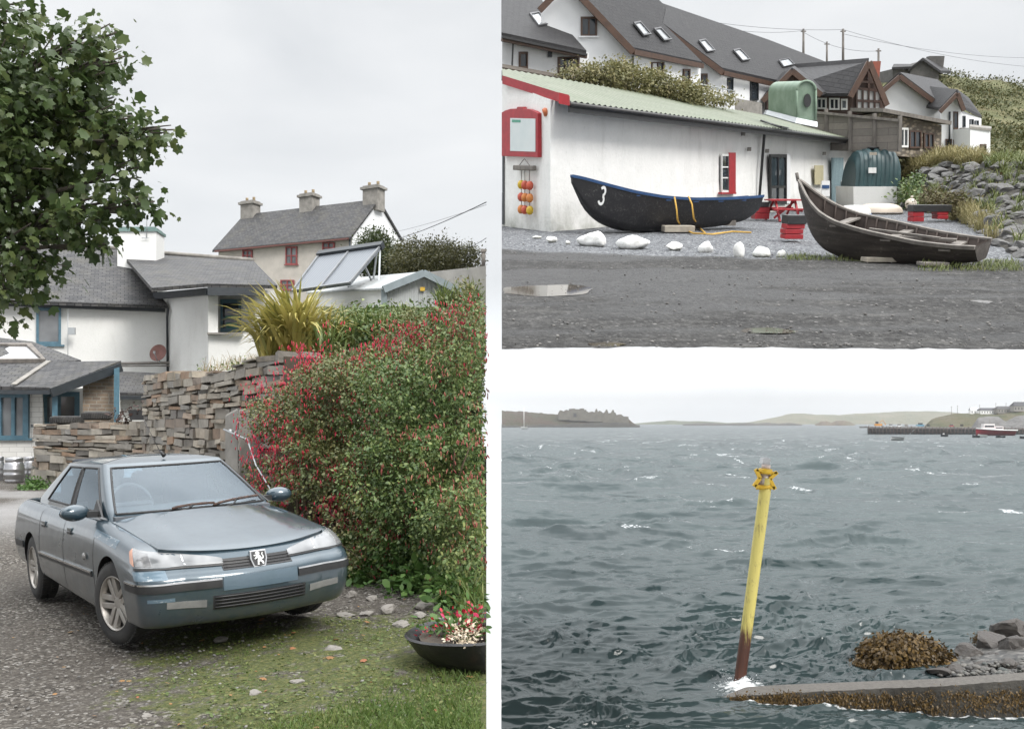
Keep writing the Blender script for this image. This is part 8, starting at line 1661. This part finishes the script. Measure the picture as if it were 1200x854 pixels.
def castle():
    d = 4400; t = thing('ruined_castle', 'ruined stone castle with jagged walls on the far headland', 'castle', P(690, 490, d)); st = basic('castle_stone', (.14, .13, .105), (.10, .09, .075), .05, .9, .6, .3, 1.5); k = d / F
    def wall(pts, dep, nm): m = MB(); m.slab([P(x, y, d) for x, y in pts], (0, dep, 0)); m.build(nm, st, t)
    wall([(668.5, 493), (687, 493), (687, 480), (684.5, 480), (684.5, 478.5), (681, 478.5), (681, 479.4), (674, 479.2), (674, 478.6), (668.5, 478.8)], 60, 'keep'); wall([(655, 492), (668.4, 492), (668.4, 481.5), (664, 480), (661, 482), (657, 480.5), (655, 484)], 40, 'tower')
    wall([(687.1, 494), (706, 494), (706, 483), (703, 481), (701, 483.5), (699.5, 478.8), (697.5, 483.2), (694, 482), (690, 483), (687.1, 481)], 30, 'ruin_wall'); wall([(706.1, 495), (722, 495), (722, 484), (720, 483), (719, 480), (717, 483.5), (713, 484), (711.5, 479.6), (709, 483.4), (706.1, 483.5)], 30, 'ruin_wall')
    wall([(722.1, 496), (736.5, 496.5), (736.5, 488), (731, 487.8), (728, 485.3), (722.1, 486)], 30, 'ruin_wall'); m = MB(); hexq(m, [P(672, 488.5, d - 1), P(675.5, 488.5, d - 1), P(675.5, 484, d - 1), P(672, 484, d - 1)], (0, .8, 0)); m.build('doorway', M['black'], t)
castle()
def boat(label, px0, px1, pyw, hh, hullm, cabin=None, mast=None, name='boat', group=None, deck=None):
    d = G(800, pyw).y; k = d / F; c = P((px0 + px1) / 2, pyw, d); L = (px1 - px0) * k; H_ = hh * k; t = thing(name, label, 'boat', (c.x, c.y, 0), 0, group); m = MB(); m.smooth = True; rows = []
    for i in range(17):
        u = i / 16; w = L * .15 * math.sin(math.pi * (.08 + .62 * (1 - u) + .0)) ** .7 if u > 0 else L * .02; w = L * .14 * min(1, (u / .35) ** .6 if u < .35 else 1) + .01; sh_ = H_ * (1 + .35 * (1 - u) ** 2.2); rows.append([Vector((c.x - L / 2 + L * u + (.0 if u else -.02 * L), c.y + w * q, -H_ * .3 + (sh_ + H_ * .3) * abs(q) ** .5)) for q in (-1, -.8, -.4, 0, .4, .8, 1)])
    m.grid(rows, flip=True); m.add(rows[-1], [tuple(range(7))], False); m.add([r[0] for r in rows] + [r[-1] for r in rows[::-1]], [tuple(range(34))], False); m.build('hull', hullm, t)
    if deck: m = MB(); m.tube([r[0] + Vector((0, -.05, 0)) for r in rows], H_ * .12, 6); m.build('gunwale', deck, t)
    if cabin:
        for x0, x1, y0, y1, mt in cabin:
            m = MB(); hexq(m, [P(x0, y1, d), P(x1, y1, d), P(x1 - .3, y0, d), P(x0 + .3, y0, d)], (0, L * .14, 0)); cb_ = m.build('wheelhouse', mt, t)
            m = MB(); hexq(m, [P(x0 + 1, y0 + (y1 - y0) * .55, d - .15), P(x1 - 1, y0 + (y1 - y0) * .55, d - .15), P(x1 - 1, y0 + (y1 - y0) * .25, d - .15), P(x0 + 1, y0 + (y1 - y0) * .25, d - .15)], (0, .1, 0)); m.build('cabin_window', M['glass'], cb_)
    if mast:
        for x, y0, w in mast: m = MB(); m.tube([P(x, pyw - hh, d + L * .05), P(x, y0, d + L * .05)], w * k, 6); m.build('mast', M['white_paint'] if name == 'yacht' else M['grey_wood'], t)
    return t
hw = basic('boat_white', (.72, .72, .70), None, 2, .4, 0); hr = basic('boat_red', (.33, .018, .03), (.26, .015, .025), .2, .4, 0); hb = basic('boat_dark', (.03, .033, .04), None, 2, .5, 0)
boat('white yacht with a tall bare mast off the headland', 610.5, 618, 502.5, 2.2, hw, mast=((614, 477.5, .35),), name='yacht')
boat('red fishing boat with a white wheelhouse alongside the pier', 1144.5, 1189, 510, 6.0, hr, cabin=((1153, 1166, 496.5, 503.8, hw), (1166, 1176, 499.5, 504, hw)), mast=((1160, 490, .3), (1170, 493, .2)), name='fishing_boat', deck=hw)
boat('small open white boat moored out in the bay', 1044.5, 1059, 515, 2.6, hw, name='rowing_boat', deck=hb)
boat('dark small boat moored left of the fishing boat', 1102.5, 1111, 511.3, 2.2, hb, cabin=((1105, 1107, 507.6, 509.4, hw),), name='rowing_boat'); boat('dark small boat under the bow of the fishing boat', 1139.5, 1148, 512.4, 2.4, hb, name='rowing_boat'); boat('white tender beside the red hull', 1146, 1156.5, 511.8, 2.4, hw, name='rowing_boat'); boat('dark low boat below the fishing boat', 1167, 1178, 512.6, 1.8, hb, name='rowing_boat'); boat('dark boat at the right edge of the bay', 1195, 1206, 514, 2.4, hb, name='rowing_boat')
ridge('hillside', [1083, 1092, 1101, 1120, 1147, 1170, 1184, 1200, 1260], [500, 491, 488, 485.2, 484.2, 483, 481.5, 478, 470], 500, 2350, 500, m_land('pier_hill', [(.035, .045, .017), (.07, .073, .03), (.10, .085, .042), (.12, .11, .09)], .02), 12, .8)
ridge('quarry_face', [1138, 1146, 1158, 1170, 1178, 1190, 1215], [501, 489.5, 487.3, 488.2, 493.5, 488, 484], 500, 2150, 120, m_land('quarry', [(.09, .088, .085), (.14, .135, .13), (.19, .185, .18)], .03), 14, .8)
def pier():
    dw = G(1017, 508.6).y; t = thing('pier', 'long dark piled pier across the right of the bay', 'pier', P(1110, 508, dw)); d1 = dw * .985; a, b_ = P(1017, 499.6, dw), P(1270, 501.5, d1)
    w = basic('pier_timber', (.05, .035, .03), (.085, .065, .055), .1, .8); m = MB(); hexq(m, [a - Vector((0, 0, 3.2)), b_ - Vector((0, 0, 3.2)), b_, a], (0, 40, 0)); m.build('deck', basic('pier_concrete', (.22, .21, .20), (.15, .14, .135), .05, .9), t)
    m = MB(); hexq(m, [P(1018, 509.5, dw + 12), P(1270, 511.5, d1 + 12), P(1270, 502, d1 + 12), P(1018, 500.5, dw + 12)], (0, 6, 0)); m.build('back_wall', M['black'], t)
    for k in range(60):
        u = (k + .2) / 60; p = a.lerp(b_, u) + Vector((0, -.6, 0)); m = MB(); m.tube([(p.x, p.y, -2), (p.x, p.y, p.z + (1.6 if k % 4 == 0 else -.2))], .85, 7); m.build('pile', w, t)
    for q in (4.5, 9.5): m = MB(); m.bar(a + Vector((0, -.9, -q)), b_ + Vector((0, -.9, -q)), .9, 1.1); m.build('waling', w, t)
    m = MB(); m.bar(P(1066, 508.8, dw - 3), P(1075, 499.2, dw - 2), 2, 1.2); m.build('gangway', M['galv'], t)
    return dw
PD = pier()
def px_box(m, x0, x1, y0, y1, d, dep): hexq(m, [P(x0, y1, d), P(x1, y1, d), P(x1, y0, d), P(x0, y0, d)], (0, dep, 0))
def vehicle(label, name, cat, x0, x1, y0, y1, mat, cab):
    d = PD + 8; t = thing(name, label, cat, P((x0 + x1) / 2, y1, d)); m = MB(); px_box(m, x0, x1, (y0 + y1) / 2, y1 - .4, d, 4); m.build('body', mat, t, bevel=.2); m = MB(); px_box(m, *cab, y0, (y0 + y1) / 2, d + .3, 3.4); m.build('cab', M['glass'], t, bevel=.2)
    for x in (x0 + .8, x1 - .8): m = MB(); m.lathe([(.7, -.3), (.7, .3)], 14, Matrix.Translation(P(x, y1 - .35, d - .1)) @ Matrix.Rotation(R(90), 4, 'X')); m.build('wheel', M['rubber'], t)
    return t
org = basic('digger_orange', (.50, .22, .03), (.4, .17, .03), .3, .5); ex = vehicle('orange excavator parked on the end of the pier', 'excavator', 'excavator', 1025.5, 1034, 493.6, 499.3, org, (1026.5, 1029.5)); m = MB(); m.tube([P(1030, 495.5, PD + 8), P(1034.5, 492.2, PD + 8), P(1037.5, 496.5, PD + 8)], .55, 6); m.build('boom', org, ex); m = MB(); m.box(P(1037.6, 497.2, PD + 8), (2, 1.6, 1.8)); m.build('bucket', org, ex)
for lab, x0, x1, y0, y1, c in (('blue van on the pier above the gangway', 1074.5, 1083, 495.4, 499.7, (.05, .2, .3)), ('pale car near the excavator on the pier', 1041, 1047, 496.8, 499.6, (.5, .5, .5)), ('white car in the middle of the pier', 1051, 1057, 496.9, 499.7, (.7, .7, .7)), ('small red car on the pier', 1113, 1118, 497.0, 500, (.35, .05, .05))): vehicle(lab, 'parked_car' if 'van' not in lab else 'van', 'car' if 'van' not in lab else 'van', x0, x1, y0, y1, basic('paint_' + lab.split()[0], c, None, 1, .4, 0), (x0 + (x1 - x0) * .25, x0 + (x1 - x0) * .8))
for i, (x, lab) in enumerate(((1062, 'stack of fish boxes by the blue van on the pier'), (1088, 'dark stack of pots right of the blue van on the pier'), (1127, 'stack of creels by the fishing boat on the pier'))):
    t = thing('creel_stack', lab, 'creels', P(x, 499.6, PD + 9)); 
    for k in range(6): m = MB(); p = P(x + (k % 3 - 1) * 1.2, 499.6 - (k // 3) * 1.3 - .7, PD + 9); m.box(p, (1.8, 1.6, 1.9), .1 * k); m.build('creel', M['black'] if i else M['grey_wood'], t)
def far_house(label, x0, x1, ye, yr, yb, d, wall, roof):
    t = thing('far_house', label, 'house', P((x0 + x1) / 2, yb, d), 0, 'houses above the pier'); m = MB(); dep = (x1 - x0) / F * d * .6; px_box(m, x0, x1, ye, yb, d, dep); m.build('wall', wall, t); e0, e1 = P(x0 - .4, ye + .2, d - .5), P(x1 + .4, ye + .2, d - .5); r0, r1 = P(x0 - .4, yr, d + dep / 2), P(x1 + .4, yr, d + dep / 2); bk = Vector((0, dep + 1, 0))
    m = MB(); m.slab([e0, e1, r1, r0], (0, 0, .4)); m.slab([e0 + bk, e1 + bk, r1 + Vector((0, .05, 0)), r0 + Vector((0, .05, 0))], (0, 0, .4)); m.slab([e0 + Vector((1, .6, 0)), e0 + bk + Vector((1, -.6, 0)), r0 + Vector((1, 0, 0))], (.3, 0, 0)); m.slab([e1 + Vector((-1, .6, 0)), e1 + bk + Vector((-1, -.6, 0)), r1 + Vector((-1, 0, 0))], (-.3, 0, 0)); m.build('roof', roof, t)
    m = MB()
    n_ = max(2, int((x1 - x0) / 3))
    for k in range(n_):
        x = x0 + (x1 - x0) * (k + .5) / n_; m = MB(); px_box(m, x - .5, x + .5, ye + (yb - ye) * .25, ye + (yb - ye) * .7, d - .3, .2); m.build('window', M['glass'], t)
for a in (('white house above the quarry, leftmost of the row', 1137.5, 1144.5, 480.3, 477.4, 485.5, 2560, M['white_paint'], M['galv']), ('long grey roofed building above the quarry', 1149.5, 1168, 481, 478, 485, 2540, M['white_paint'], M['slate_dark']), ('grey house right of the long roofed building', 1169.5, 1186, 479, 476, 484, 2520, M['concrete'], M['slate']), ('dark house on the rise at the right edge of the bay', 1188.5, 1203, 475.5, 471, 482, 2500, M['concrete'], M['slate_dark'])): far_house(*a)
for i, (x, y0, y1) in enumerate(((1115, 476, 486), (1122, 475, 485.5), (1148, 474, 485), (1167, 472, 484), (1179, 472, 483))):
    t = thing('utility_pole', 'thin pole on the hill above the pier, number %s from the left' % ('one two three four five'.split()[i]), 'pole', P(x, y1, 2500), 0, 'poles above the pier'); m = MB(); m.tube([P(x, y1, 2500), P(x, y0, 2500)], .45, 6); m.build('shaft', M['grey_wood'], t); m = MB(); m.bar(P(x - .8, y0 + .8, 2500), P(x + .8, y0 + .8, 2500), .5); m.build('crossarm', M['grey_wood'], t)

# ------------------------------------------------------------------ damp air over the bay
hz = bpy.data.materials.new('haze_air'); hz.use_nodes = True; ht = hz.node_tree; ht.nodes.clear(); ho = ht.nodes.new('ShaderNodeOutputMaterial'); hv = ht.nodes.new('ShaderNodeVolumePrincipled')
hv.inputs['Color'].default_value = (.86, .89, .92, 1); hv.inputs['Density'].default_value = 3.2e-5; hv.inputs['Anisotropy'].default_value = 0.0; ht.links.new(hv.outputs[0], ho.inputs['Volume'])
PL = LANE; m = MB(); zb = EYE - SEA_H - 5; m.box((3500, 5600, (zb + 190) / 2), (24000, 11400, 190 - zb)); tag(m.build('haze', hz), kind='stuff')
